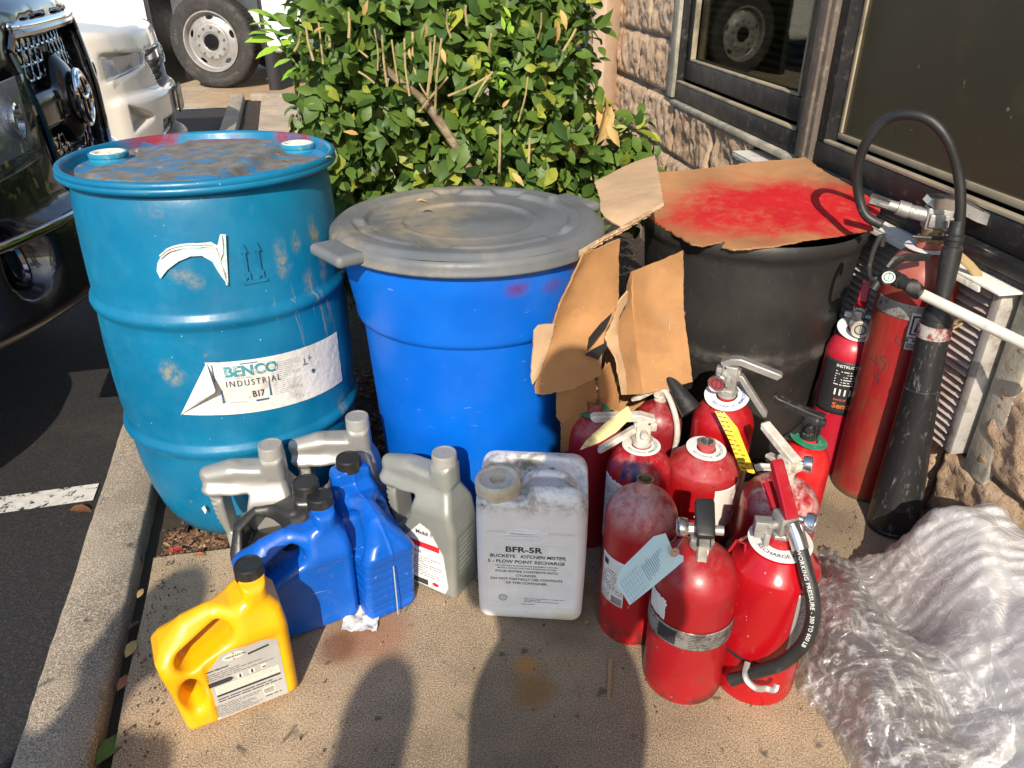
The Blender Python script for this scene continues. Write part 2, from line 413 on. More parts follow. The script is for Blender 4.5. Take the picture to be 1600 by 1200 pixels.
for q_ in ((3.70, 3.775, -.10, .004, .70, 2.1, .006), (2.40, 3.698, -.10, .010, .672, .694, .006), (1.44, 1.515, -.12, -.004, .19, .655, .008)):
    sl_ = MB(); wbox(sl_, *q_); wpart('sealant_edge', sl_, M['sealant'])
M['frame'] = plain('dark_bronze_frame', (.022, .022, .024), .45, .3, dirt=(.16, .14, .11), dl=(.52, .8), dsc=30, bump=.1)
M['frame2'] = plain('brown_mullion', (.13, .105, .085), .6, .1, dirt=(.28, .25, .2), dl=(.5, .75), dsc=40, bump=.15)
M['seal'] = plain('tan_gasket', (.36, .30, .20), .7, dirt=(.15, .13, .1))
b = NB('window_glass')
gl = b.n.new('ShaderNodeBsdfGlossy'); gl.inputs['Roughness'].default_value = .015; gl.inputs[0].default_value = (.9, .92, .9, 1)
tr = b.n.new('ShaderNodeBsdfTransparent'); tr.inputs[0].default_value = (.42, .42, .36, 1)
fr = b.n.new('ShaderNodeFresnel'); fr.inputs[0].default_value = 1.6
ms = b.n.new('ShaderNodeMixShader'); b.link(b.math('MULTIPLY', fr.outputs[0], .42), ms.inputs[0]); b.link(tr.outputs[0], ms.inputs[1]); b.link(gl.outputs[0], ms.inputs[2]); b.link(ms.outputs[0], b.out.inputs[0])
M['pane'] = b.m
b = NB('insect_screen')     # fine dark mesh with dust
v1 = b.scale((1, 1, 1)); vx = b.voro(210, feature='DISTANCE_TO_EDGE')
c = b.mix(b.map(b.noise(6, 8, .7), .55, .8, 0, .6), (.050, .046, .026), (.17, .12, .06))
c = b.mix(b.map(b.noise(34, 4, .6), .70, .74, 0, .8), c, (.34, .31, .24))
M['screen'] = b.fin(b.mix(b.map(vx, .06, .14), b.mix(.5, c, (.07, .065, .045)), c), .5)
tr = b.n.new('ShaderNodeBsdfTransparent'); ms = b.n.new('ShaderNodeMixShader'); ms.inputs[0].default_value = .72
b.link(tr.outputs[0], ms.inputs[1]); b.link(b.p.outputs[0], ms.inputs[2]); b.link(ms.outputs[0], b.out.inputs[0])
def window(s0, s1, name, sash, screen):
    fr_ = empty(name, W(s0, 0, .7)); fr_.parent = bld; fr_.matrix_parent_inverse = Matrix.Translation(-bld.location)
    def wp(nm, mb, m, **k):
        o = mb.build(nm, m, **k); o.parent = fr_; o.matrix_parent_inverse = Matrix.Translation(-Vector(W(s0, 0, .7))); return o
    f = MB()
    wbox(f, s0, s1, -.11, -.012, .697, .765, .004); wbox(f, s0, s1, -.11, -.012, 2.03, 2.10, .004)
    wbox(f, s0, s0 + .045, -.109, -.013, .766, 2.029, .004); wbox(f, s1 - .045, s1, -.109, -.013, .766, 2.029, .004)
    wp('window_frame', f, M['frame'])
    t = MB(); wbox(t, s0 + .046, s1 - .046, -.03, -.010, .766, .776, .002)
    if sash:
        g = MB(); a, c_ = s0 + .05, s1 - .05
        wbox(g, a, c_, -.09, -.038, .782, .86, .005); wbox(g, a, c_, -.09, -.038, 1.95, 2.02, .005)
        wbox(g, a, a + .06, -.089, -.039, .861, 1.949, .005); wbox(g, c_ - .06, c_, -.089, -.039, .861, 1.949, .005)
        wp('sash', g, M['frame'])
        wbox(t, a + .061, c_ - .061, -.06, -.037, .861, .868, .001); wbox(t, a + .061, a + .068, -.06, -.0371, .869, 1.94, .001); wbox(t, c_ - .068, c_ - .061, -.06, -.0371, .869, 1.94, .001)
        pz = (a + .06, c_ - .06, .86, 1.95)
    else:
        wbox(t, s0 + .05, s1 - .05, -.075, -.05, .777, .795, .002); wbox(t, s0 + .05, s0 + .066, -.075, -.0501, .796, 2.02, .002); wbox(t, s1 - .066, s1 - .05, -.075, -.0501, .796, 2.02, .002)
        pz = (s0 + .05, s1 - .05, .785, 2.02)
    wp('gasket', t, M['seal'])
    g = MB(); wbox(g, pz[0], pz[1], -.068, -.064, pz[2], pz[3]); wp('window_pane', g, M['pane'], smooth=False)
    if screen:
        g = MB(); g.add(([W(pz[0], -.055, pz[2]), W(pz[1], -.055, pz[2]), W(pz[1], -.055, pz[3]), W(pz[0], -.055, pz[3])], [(0, 1, 2, 3)])); wp('insect_screen', g, M['screen'], smooth=False)
    else:
        g = MB()
        for i in range(42):
            z = .80 + i * .028
            def fn(u, v, z=z): return W(pz[0] + (pz[1] - pz[0]) * u, -.105 + .022 * v, z + .018 * v + .006 * math.sin(v * 3.14) + .006 * math.sin(u * 3))
            g.add(sheet(fn, 8, 4))
        wp('blind', g, M['blind'])
    return fr_
M['blind'] = plain('blind_slats', (.62, .62, .52), .6)
window(2.53, 3.73, 'window', True, False)
window(.55, 2.44, 'window', False, True)
g = MB(); wbox(g, 2.441, 2.529, -.10, .004, .70, 2.1, .004); wbox(g, 2.462, 2.508, -.05, .014, .705, 2.09, .003); wpart('mullion', g, M['frame2'])
g = MB(); wbox(g, .55, 2.44, -.11, .016, .664, .696, .004); wbox(g, 1.46, 2.60, -.10, .004, .647, .663, .002); wpart('flashing', g, M['frame'])
g = MB()
for (a, c_, o0, o1, z0, z1) in ((-.6, 5.2, -2.0, -1.95, .3, 2.6), (-.6, 5.2, -1.94, -.21, .28, .30), (-.6, -.55, -1.94, -.21, .31, 2.5), (5.15, 5.2, -1.94, -.21, .31, 2.5), (-.6, 5.2, -1.94, -.21, 2.55, 2.6)): wbox(g, a, c_, o0, o1, z0, z1)
M['interior'] = plain('room_interior', (.10, .09, .07), .9); wpart('room_interior', g, M['interior'], smooth=False)
g = MB(); wbox(g, -2.6, 5.3, -2.2, .10, 2.9, 3.4, .02); wpart('parapet', g, plain('parapet_stucco', (.5, .42, .32), .9), smooth=False)
# louvred vent
M['alu'] = plain('aged_aluminium', (.52, .50, .46), .5, .35, dirt=(.25, .20, .16), dl=(.45, .7), dsc=18, bump=.2)
M['blade'] = plain('louvre_blade', (.58, .52, .49), .55, .2, dirt=(.26, .17, .10), dl=(.5, .75), dsc=9, bump=.1)
M['ledge'] = plain('pale_ledge', (.72, .69, .62), .6, dirt=(.42, .36, .28), dl=(.5, .72), dsc=22, bump=.2)
lv = empty('louvre_grille', W(1.56, 0, .22)); lv.parent = bld; lv.matrix_parent_inverse = Matrix.Translation(-bld.location)
def lp(nm, mb, m, **k):
    o = mb.build(nm, m, **k); o.parent = lv; o.matrix_parent_inverse = Matrix.Translation(-Vector(W(1.56, 0, .22))); return o
g = MB()
for i in range(21):
    z = .232 + i * .0192
    def fn(u, v, z=z): return W(1.562 + 1.25 * u, -.014 + .036 * v, z + .008 - .015 * v + .001 * math.sin(u * 40 + z * 90))
    g.add(sheet(fn, 20, 2, .0016))
lp('blades', g, M['blade'])
g = MB(); wbox(g, 1.53, 1.556, -.06, .022, .222, .645, .003); wbox(g, 2.83, 2.855, -.06, .022, .222, .645, .003); wbox(g, 1.557, 2.829, -.07, -.030, .222, .64, 0)
lp('grille_frame', g, M['alu'])
g = MB(); wbox(g, 1.50, 2.86, -.06, .060, .640, .6465, .002); wbox(g, 1.558, 2.86, .054, .0605, .626, .6395, .001); lp('ledge', g, M['ledge'])
# downspout with strap
ds = empty('downspout', (0, 0, 0), label='beige rectangular downspout on the stone wall beside the shrub', cat='downspout'); ds.location = W(4.62, .07, 0)
g = MB(); g.add(box(.14, .09, 3.0, (0, 0, 1.45), .008)); o = g.build('pipe', plain('beige_paint', (.52, .38, .27), .5, dirt=(.34, .25, .18), dl=(.6, .8)), ds); o.rotation_euler.z = R(50)
g = MB(); g.add(box(.156, .106, .035, (0, 0, 1.17), .003)); g.add(box(.10, .03, .03, (.11, -.01, 1.17), .003))
o = g.build('strap', plain('rusty_strap', (.32, .12, .04), .8, dirt=(.6, .55, .5), dl=(.5, .6), dsc=50), ds); o.rotation_euler.z = R(50)
g = MB(); g.add(box(.10, .05, .05, (.10, .05, 1.25), .006)); o = g.build('wall_bracket', M['alu'], ds); o.rotation_euler.z = R(50)
# ================================================================ LETTERING
def text_vf(s, size, bold=0.0, shear=0.0, align='LEFT', sx=1.0, track=1.0, th=0.0):
    cu = bpy.data.curves.new('t', 'FONT'); cu.body = s; cu.size = size; cu.offset = bold * size; cu.shear = shear
    cu.align_x = align; cu.space_character = track; cu.resolution_u = 3; cu.extrude = th
    o = bpy.data.objects.new('t', cu); COL.objects.link(o)
    dg = bpy.context.evaluated_depsgraph_get(); me = bpy.data.meshes.new_from_object(o.evaluated_get(dg))
    v = [(p.co.x * sx, p.co.y, p.co.z) for p in me.vertices]; f = [tuple(p.vertices) for p in me.polygons]
    bpy.data.objects.remove(o); bpy.data.curves.remove(cu); bpy.data.meshes.remove(me); return v, f
def lettering(items, fn, m, parent, name='lettering'):     # items (text,x,y,size,{opts}); fn maps flat x,y,z to the surface
    mb = MB()
    for it in items:
        if it[0] == 'rect':
            _, x0, y0, x1, y1 = it; n = max(1, int((x1 - x0) / .012))
            v = [(x0 + (x1 - x0) * i / n, y, 0) for i in range(n + 1) for y in (y0, y1)]; f = [(2 * i, 2 * i + 2, 2 * i + 3, 2 * i + 1) for i in range(n)]
        elif it[0] == 'poly': v = [(a, b, 0) for a, b in it[1]]; f = [tuple(range(len(v)))]
        else:
            v, f = text_vf(it[0], it[3], **(it[4] if len(it) > 4 else {})); v = [(a + it[1], b + it[2], c) for a, b, c in v]
        mb.add(([tuple(fn(*p)) for p in v], f))
    return mb.build(name, m, parent, smooth=False)
def fine_print(x0, x1, y0, y1, n, seed=1, h=.3, fill=.9):  # rows of illegible small print
    rr = random.Random(seed); out = []; dy = (y1 - y0) / n
    for i in range(n):
        x = x0; y = y0 + dy * (i + .5); end = x1 - rr.random() ** 3 * (x1 - x0) * .6
        while x < end:
            l = min(rr.uniform(.8, 4.5) * abs(dy) * .8, end - x)
            out.append(('rect', x, y - abs(dy) * h / 2, x + l, y + abs(dy) * h / 2)); x += l + abs(dy) * .35 / fill
    return out
# ================================================================ VEHICLES
def m_paint(name, col, flake=0.0, rough=.3, coat=1.0):
    b = NB(name); n = b.noise(2, 4)
    c = b.mix(b.map(b.noise(9, 7, .7), .5, .85, 0, .12), col, (.30, .27, .22))
    return b.fin(c, rough, flake, None, Coat_Weight=coat, Coat_Roughness=.03)
M['black_paint'] = m_paint('black_car_paint', (.012, .013, .015), .0, .25)
M['white_paint'] = m_paint('pearl_white_paint', (.58, .545, .48), .0, .3)
M['truck_white'] = m_paint('white_truck_paint', (.75, .75, .73), .0, .4)
M['gloss_black'] = plain('gloss_black_plastic', (.010, .010, .011), .12, bump=0)
M['matt_black'] = plain('matt_black_plastic', (.018, .018, .019), .55, bump=.1)
b = NB('chrome'); M['chrome'] = b.fin((.72, .73, .75), .07, 1.0)
b = NB('dark_chrome'); M['dchrome'] = b.fin((.30, .29, .30), .1, 1.0)
b = NB('lamp_glass')
gl = b.n.new('ShaderNodeBsdfGlossy'); gl.inputs['Roughness'].default_value = .02
tr = b.n.new('ShaderNodeBsdfTransparent'); tr.inputs[0].default_value = (.85, .87, .9, 1)
fr = b.n.new('ShaderNodeFresnel'); fr.inputs[0].default_value = 1.6
ms = b.n.new('ShaderNodeMixShader'); b.link(b.math('MULTIPLY', fr.outputs[0], .35), ms.inputs[0]); b.link(tr.outputs[0], ms.inputs[1]); b.link(gl.outputs[0], ms.inputs[2]); b.link(ms.outputs[0], b.out.inputs[0])
M['lens'] = b.m
M['rubber'] = plain('tyre_rubber', (.030, .028, .027), .8, bump=.3, bs=120, dirt=(.09, .075, .06), dl=(.45, .8), dsc=10)
M['tyre_mark'] = plain('tyre_raised_letters', (.085, .08, .078), .6)
M['rim'] = plain('grey_painted_rim', (.32, .31, .295), .45, .3, dirt=(.25, .2, .16), dl=(.5, .75), dsc=12)
M['lampsilver'] = plain('lamp_reflector_silver', (.78, .81, .85), .3, .25, bump=.5, bs=25)
M['carglass'] = plain('tinted_glass', (.01, .012, .014), .04)
def wheel(parent, loc, r, wd, side, big=False, name='wheel'):
    e = empty(name, loc); e.parent = parent; e.rotation_euler = (R(90) * side, 0, 0)      # local z points outwards
    rr = r * (.62 if big else .64)
    P = [(rr, -wd / 2), (r * .93, -wd / 2), (r * .985, -wd * .40), (r, -wd * .3), (r, wd * .3), (r * .985, wd * .40), (r * .95, wd * .47), (r * .9, wd * .5), (r * .82, wd * .512), (r * .76, wd * .508), (rr * 1.06, wd * .47), (rr, wd * .44)]
    def rf(q, z, t): return q - (.010 * r if q > .98 * r and (int(t / (2 * math.pi) * 128) % 2) else 0)
    obj('tyre', lathe(P, 256 if big else 64, rf if big else None), M['rubber'], e, angle=50)
    z = wd * .44; mb = MB()
    if big:
        mb.add(lathe([(rr * 1.03, z + .012), (rr * 1.03, z + .022), (rr * .985, z + .022), (rr * .95, z), (rr * .93, z - .05), (rr * .90, z - .055)], 64))
        # dished disc with hand holes
        def F(X, Y, Z):
            q = np.sqrt(X * X + Y * Y); ang = np.arctan2(Y, X)
            hgt = np.interp(q / rr, [0, .30, .33, .58, .66, .93, 1.0], [-.02, -.02, -.01, -.01, -.03, -.065, -.07])
            d = np.abs(Z - (z + hgt)) - .006
            a5 = (ang + math.pi / 10) % (2 * math.pi / 5) - math.pi / 5
            hx = q * np.cos(a5) - rr * .80; hy = q * np.sin(a5)
            h = np.sqrt((hx / .055) ** 2 + (hy / .135) ** 2) * rr * .6 - rr * .6 * .9
            h = (np.sqrt((hx / .45) ** 2 + hy ** 2) - rr * .135)
            return np.maximum(np.maximum(d, q - rr * .935), -h)
        mb.add(surfnet(F, (-rr, -rr, z - .1), (rr, rr, z + .03), .0075))
        for i in range(10):
            a = 2 * math.pi * (i + .3) / 10; p = (rr * .50 * math.cos(a), rr * .50 * math.sin(a))
            mb.add(cyl(.016, z - .012, z + .016, 8, .014, .002), M=T(*p, 0)); mb.add(cyl(.009, z + .016, z + .032, 8, .007), M=T(*p, 0))
        o = mb.build('rim', M['rim'], e)
        obj('hub_cap', cyl(rr * .28, z - .03, z + .03, 40, rr * .25, .008), M['gloss_black'], e)
    else:
        mb.add(lathe([(rr * 1.02, z + .006), (rr * .97, z + .008), (rr * .95, z - .03), (rr * .93, -wd * .3), (.001, -wd * .3)], 48))
        mb.add(cyl(rr * .22, -wd * .3, z - .01, 24, None, .004))
        for i in range(6):
            a = 60 * i; mb.add(box(rr * .80, rr * .24, .03, (rr * .55, 0, z - .03), .006), M=RZ(a))
        mb.build('rim', M['rim'], e)
    return e
def car(loc, rz, paint, hoodz, halfw, name, label, L=4.8, low=.38, roof=1.75):
    e = empty(name, loc, R(rz), label=label, cat='car')
    def curve(X, Y): return X + .26 * (np.abs(Y) / halfw) ** 2.6
    def F(X, Y, Z):
        Xc = curve(X, Y) + .16 * np.maximum(Z - .80 * hoodz, 0) ** 1.0 * 1.0
        body = rbox(Xc, Y, Z, (-L / 2, 0, (low + hoodz + .10) / 2), (L / 2, halfw, (hoodz + .10 - low) / 2), .12)
        top = (Z - (hoodz + .13 * np.clip(-X / 1.3, 0, 1) ** .6 - .05 * (np.abs(Y) / halfw) ** 2)) * .96      # bonnet
        body = smax(body, top, .05)
        cab = rbox(X, Y, Z, (-3.0, 0, (roof + .6) / 2), (1.72 - .0, halfw * .86, (roof - .6) / 2), .16)
        slope = (X + 1.25 + (Z - hoodz) * 1.15) * .65; cab = smax(cab, slope, .05); cab = smax(cab, (np.abs(Y) - halfw * .98 + (Z - hoodz) * .38) * .93, .05)
        d = smin(body, cab, .04)
        bump = rbox(curve(X, Y), Y, Z, (-.10, 0, (low + hoodz * .60) / 2 + .02), (.155, halfw * .985, (hoodz * .60 - low) / 2), .055)
        d = smin(d, bump, .02)
        for wx in (-.95, -3.75): d = smax(d, -(np.sqrt((X - wx) ** 2 + (Z - .36) ** 2) - .42 - (np.abs(Y) < halfw * .55) * -1), .015) if False else smax(d, -np.maximum(np.sqrt((X - wx) ** 2 + (Z - .38) ** 2) - .44, halfw * .62 - np.abs(Y)), .015)
        return d
    return e, F, curve
# ---- dark SUV, its front corner and grille near the kerb
HZ = 1.20; HW = .97
suv, F0, curve0 = car((-1.325, 2.49, -.125), 15.1, M['black_paint'], HZ, HW, 'parked_suv', 'black suv with chrome edged honeycomb grille and round emblem, parked nose to the kerb', low=.46); suv.scale = (.88, .84, 1.06)
def nose0(y, z): return -.26 * (abs(y) / HW) ** 2.6 - .16 * max(z - .8 * HZ, 0)
GP = [(-.455, 1.10), (-.405, .80), (-.34, .745), (.34, .745), (.405, .80), (.455, 1.10), (.405, 1.135), (-.405, 1.135)]
def Fs(X, Y, Z):
    d = F0(X, Y, Z)
    g = np.maximum(seg2(Y, Z, GP), -(curve0(X, Y) + .16 * np.maximum(Z - .8 * HZ, 0) + .075))
    d = smax(d, -g, .012)
    hl = rbox(curve0(X, Y) , np.abs(Y), Z + .10 * (np.abs(Y) - .70), (.0, .70, .955), (.05, .235, .095), .04); d = smax(d, -hl, .01)
    fg = np.sqrt((X - .0) ** 2 * .25 + (np.abs(Y) - .74) ** 2 + (Z - .66) ** 2) - .105; d = smax(d, -fg, .02)
    ln = np.abs(Z - 1.165 + .03 * np.abs(Y)) - .004; d = smax(d, -np.maximum(ln, -(X + .45)), .004)
    return d
obj('body', surfnet(Fs, (-1.35, -1.05, .36), (.12, 1.05, 1.5), .016), M['black_paint'], suv, angle=180)
obj('rear_body', surfnet(F0, (-4.95, -1.05, .36), (-1.348, 1.05, 1.85), .05), M['black_paint'], suv, angle=180)
def Pn(y, z, off): return (nose0(y, z) + off, y, z)
# honeycomb
mb = MB(); hs = .036
for r_ in range(-2, 12):
    for c_ in range(-12, 13):
        cy = c_ * hs * 1.75 + (hs * .875 if r_ % 2 else 0); cz = .74 + r_ * hs * 1.02
        if not (abs(cy) < .375 + .12 * (cz - .8) and .765 < cz < 1.115): continue
        if abs(cz - .945) < .062 and True: continue
        if math.hypot(cy, (cz - .945)) < .15: continue
        ring = [(cy + hs * .93 * math.cos(R(60 * k)), cz + hs * .56 * math.sin(R(60 * k))) for k in range(7)]
        mb.add(tube([Pn(a, b_, -.055) for a, b_ in ring], .0045, 5, False))
mb.build('grille_mesh', M['dchrome'], suv)
def FB(X, Y, Z):
    Xc = curve0(X, Y) + .16 * np.maximum(Z - .8 * HZ, 0)
    bar = rbox(Xc, Y, Z, (-.052, 0, .945), (.028, .385, .048), .02)
    boss = np.sqrt((Xc + .055) ** 2 * 4 + Y ** 2 + (Z - .945) ** 2) - .125
    return smin(bar, boss, .06)
obj('grille_bar', surfnet(FB, (-.2, -.52, .78), (.06, .52, 1.12), .008), M['gloss_black'], suv, angle=180)
mb = MB(); n = len(GP)
for i in range(n):
    a, b_ = GP[i], GP[(i + 1) % n]; k = 14
mb.add(tube([Pn(GP[i % n][0] + (GP[(i + 1) % n][0] - GP[i % n][0]) * t / 6, GP[i % n][1] + (GP[(i + 1) % n][1] - GP[i % n][1]) * t / 6, .004) for i in range(n) for t in range(6)] + [Pn(*GP[0], .004)], .011, 8))
mb.build('grille_surround', M['dchrome'], suv)
mb = MB()
def ell(cy, cz, a, b_, t, off): mb.add(tube([Pn(cy + a * math.cos(q), cz + b_ * math.sin(q), off) for q in [2 * math.pi * i / 40 for i in range(41)]], t, 8, False))
ell(0, .945, .098, .072, .0085, .012); ell(0, .945, .030, .069, .006, .016); ell(0, .974, .064, .029, .006, .018)
mb.build('emblem', M['chrome'], suv)
def Rib(y0, y1, z0, z1, off, nm, m, k=16, x=0, thick=.02):
    return obj(nm, sheet(lambda u, v: Pn(y0 + (y1 - y0) * u, z0 + (z1 - z0) * v, off + .012 * math.sin(v * math.pi)), k, 6, thick), m, suv, angle=180)
Rib(-.41, .41, 1.138, 1.163, .004, 'bonnet_trim', M['chrome'])
Rib(-.93, .93, .700, .728, .052, 'bumper_trim', M['chrome'], 40)
for s in (-1, 1):
    h = empty('headlight'); h.parent = suv
    mb = MB()
    mb.add(sheet(lambda u, v: (nose0(s * (.475 + .45 * u), .955) - .014 - .012 * math.sin(u * 3.14), s * (.475 + .45 * u), .875 + .175 * v - .04 * u), 10, 6))
    mb.build('reflector', M['lampsilver'], h)
    mb = MB()
    for k_, yy in enumerate((.57, .69, .80)):
        mb.add(lathe([(.002, .03), (.02, .035), (.036, .05), (.042, .075), (.036, .077), (.030, .055)], 24), M=T(nose0(yy, .96) - .060, s * yy, .958 - .012 * k_) @ RY(90))
    mb.build('lamp', M['chrome'], h)
    obj('lens', sheet(lambda u, v: (nose0(s * (.465 + .47 * u), .955) + .010 - .02 * abs(v - .5), s * (.465 + .47 * u), .862 + .192 * v - .045 * u), 20, 8, .003), M['lens'], h, angle=180)
    f = empty('fog_light'); f.parent = suv
    obj('lamp', lathe([(.001, 0), (.055, .002), (.06, .012), (.068, .014), (.066, -.01)], 30), M['dchrome'], f).matrix_local = T(nose0(.74, .66) + .0, s * .74, .66) @ RY(75)
for x_ in (-.95, -3.75):
    for s in (-1, 1): wheel(suv, (x_, s * .84, .30), .37, .25, -s).scale = (1, .83, 1)
# ---- white car beyond
HZ2 = .98; HW2 = .90
wc, F1, curve1 = car((-2.50, 5.90, -.135), 16, M['white_paint'], HZ2, HW2, 'parked_car', 'pearl white car with chrome badge and yellow number plate, parked beyond the black suv', L=4.6, low=.20, roof=1.5); wc.scale = (.9, .87, 1)
def nose1(y, z): return -.26 * (abs(y) / HW2) ** 2.6 - .16 * max(z - .8 * HZ2, 0)
G2 = [(-.46, .80), (-.28, .60), (.28, .60), (.46, .80), (.42, .845), (-.42, .845)]
def Fw(X, Y, Z):
    d = F1(X, Y, Z)
    g = np.maximum(seg2(Y, Z, G2), -(curve1(X, Y) + .10)); d = smax(d, -g, .012)
    hl = np.maximum(seg2(np.abs(Y), Z, [(.48, .84), (.50, .78), (.88, .70), (.93, .80), (.86, .87)]), -(curve1(X, Y) + .06)); d = smax(d, -hl, .01)
    lo_ = np.maximum(seg2(Y, Z, [(-.62, .24), (.62, .24), (.50, .42), (-.50, .42)]), -(curve1(X, Y) + .06)); d = smax(d, -lo_, .012)
    fg = np.maximum(seg2(np.abs(Y), Z, [(.62, .46), (.84, .56), (.84, .40)]), -(curve1(X, Y) + .05)); d = smax(d, -fg, .012)
    lip = rbox(curve1(X, Y), Y, Z, (-.02, 0, .215), (.10, .86, .022), .018); d = smin(d, lip, .02)
    return d
obj('body', surfnet(Fw, (-1.3, -.98, .12), (.16, .98, 1.3), .018), M['white_paint'], wc, angle=180)
obj('rear_body', surfnet(F1, (-4.8, -.98, .12), (-1.298, .98, 1.6), .05), M['white_paint'], wc, angle=180)
def Pw(y, z, off): return (nose1(y, z) + off, y, z)
mb = MB()
for i in range(4):
    z = .63 + i * .042; hw_ = .27 + i * .055
    mb.add(sheet(lambda u, v: Pw(-hw_ + 2 * hw_ * u, z + .016 * v, -.03), 20, 2, .02))
mb.build('grille_bars', M['gloss_black'], wc)
mb = MB(); mb.add(sheet(lambda u, v: Pw(-.44 + .88 * u, .79 + .05 * v * (1 - .5 * (2 * u - 1) ** 2), .012), 26, 4, .02)); mb.add(tube([Pw(.075 * math.cos(q), .80 + .06 * math.sin(q), .02) for q in [2 * math.pi * i / 30 for i in range(31)]], .007, 8, False))
mb.build('chrome_badge', M['chrome'], wc)
mb = MB()
for i in range(3): mb.add(sheet(lambda u, v: Pw(-.56 + 1.12 * u, .27 + i * .05 + .012 * v, -.03), 16, 1, .01))
mb.build('lower_grille', M['matt_black'], wc)
for s in (-1, 1):
    h = empty('headlight'); h.parent = wc
    obj('reflector', sheet(lambda u, v: (nose1(s * (.52 + .36 * u), .78) - .018, s * (.52 + .36 * u), .765 + .09 * v - .03 * u), 10, 4), M['lampsilver'], h)
    obj('lamp', sheet(lambda u, v: (nose1(s * (.62 + .2 * u), .78) - .006, s * (.62 + .2 * u), .775 + .07 * v), 6, 4), M['chrome'], h)
    obj('lens', sheet(lambda u, v: (nose1(s * (.49 + .43 * u), .78) + .004, s * (.49 + .43 * u), .78 - .07 * u + (.065 + .07 * u) * v), 20, 6, .003), M['lens'], h, angle=180)
pl = empty('number_plate', (nose1(0, .5) + .085, .0, .50)); pl.parent = wc
obj('frame', box(.012, .32, .17, b=.004), M['matt_black'], pl)
obj('plate', box(.006, .30, .15, (.006, 0, 0), .002), plain('plate_yellow', (.55, .47, .26), .5, dirt=(.2, .2, .15), dl=(.45, .6), dsc=30), pl)
for x_ in (-.85, -3.6):
    for s in (-1, 1): wheel(wc, (x_, s * .78, .33), .33, .22, -s)
# ---- white truck at the back
TZ = -.128
c0 = at(341, 139, TZ)
tk = empty('box_truck', (c0.x, c0.y, TZ), R(-7), label='white truck with large front tyre and ten-nut grey rim behind the cars', cat='truck')
def Ft(X, Y, Z):
    d = rbox(X, Y, Z, (-.3, 1.05, 1.35), (1.45, 1.08, .95), .10)
    d = smax(d, -np.maximum(rbox(X, Y, Z, (0, .0, .40), (.68, .55, .83), .16), -1), .02); return d
obj('cab', surfnet(Ft, (-2.0, -.2, .2), (1.4, 2.3, 2.45), .04), M['truck_white'], tk, angle=180)
def Fa(X, Y, Z):
    d = rbox(X, Y, Z, (0, .24, .55), (.80, .27, .74), .10); d = np.maximum(d, -rbox(X, Y, Z, (0, -.1, .40), (.655, .70, .80), .12)); return d
obj('wheel_arch', surfnet(Fa, (-.9, -.1, -.3), (.9, .6, 1.4), .02), M['matt_black'], tk, angle=60)
mb = MB(); mb.add(box(7.5, .9, .25, (-2.6, 1.05, .78), .02)); mb.add(box(.9, .5, .45, (-1.45, .30, .62), .03)); mb.add(box(.10, 1.9, 1.5, (-.78, 1.05, .95), .01)); mb.add(box(.10, 1.9, 1.3, (.80, 1.05, 1.0), .01)); mb.build('chassis', M['matt_black'], tk)
obj('cargo_box', box(4.6, 2.3, 2.3, (-4.3, 1.05, 2.1), .03), M['truck_white'], tk)
e = wheel(tk, (0, .16, .52), .52, .29, 1, True)
mp = lambda r0, flip: (lambda x, y, z: ((r0 + y * flip) * math.cos(-x / r0 * flip + (math.pi * 1.5 if flip > 0 else math.pi * 1.5)) , 0, 0))
def arc(s, r0, size, mid, up):      # lettering bent round the sidewall; seen from outside
    v, f = text_vf(s, size, .02, 0, 'CENTER', .95, 1.15); out = []
    for x, y, _ in v:
        if up: a = mid - x / r0; q = r0 + y
        else: a = mid + x / r0; q = r0 - y
        out.append((q * math.cos(a), q * math.sin(a), .29 * .512 + .004))
    return out, f
mb = MB(); mb.add(arc('CONTINENTAL', .445, .060, math.pi * 1.58, False)); mb.add(arc('HDR+', .400, .058, math.pi * .96, True)); mb.build('lettering', M['tyre_mark'], e, smooth=False)
wheel(tk, (0, 1.94, .52), .52, .29, -1); wheel(tk, (-4.6, .2, .52), .52, .29, 1); wheel(tk, (-4.6, 1.9, .52), .52, .29, -1)
# ================================================================ DRUM, BIN, BLACK BARREL
def pix(u, v, c, r, z0, rr=None):       # where the photograph's point meets an upright cylinder: (angle, height)
    a = (u - 800) / FOC; b = (v - 600) / FOC
    d = Vector((a, CP - SP * b, -(SP + CP * b))); o = Vector((0, 0, CAM_H))
    A = d.x ** 2 + d.y ** 2; B = 2 * (d.x * (o.x - c[0]) + d.y * (o.y - c[1])); C_ = (o.x - c[0]) ** 2 + (o.y - c[1]) ** 2 - r * r
    D = B * B - 4 * A * C_; t = (-B - math.sqrt(max(D, 0))) / (2 * A); p = o + d * t
    return math.atan2(p.y - c[1], p.x - c[0]), p.z - z0
# ---- blue drum
DS, DH = .965, 1.015
def dpix(u, v, c, r, z0):
    a, z = pix(u, v, c, r * DS, z0); return a, z / DH
DC = (-.680, 1.690); DZ = -.02
drum = empty('blue_drum', (DC[0], DC[1], DZ), 0, 'tall teal blue plastic drum with two bungs and a torn white paper label', 'drum')
drum.scale = (DS, DS, DH); drum.rotation_euler.x = R(-1.2)
a1, z1 = dpix(345, 420, DC, .288, DZ); ar, zr = dpix(480, 400, DC, .288, DZ); ab, zb_ = dpix(500, 600, DC, .288, DZ)
def on(c, r, a, z): return (r * math.cos(a), r * math.sin(a), z)
b = NB('teal_drum_plastic')
X_, Y_, Z_ = b.xyz()
c = b.mix(b.map(b.noise(3, 5, .6), .35, .65), (.000, .125, .255), (.004, .175, .33))
c = b.mix(b.map(b.noise(5, 7, .7, .6, b.scale((1, 1, .35))), .60, .78, 0, .18), c, (.10, .20, .22))
mud = (.28, .25, .16)
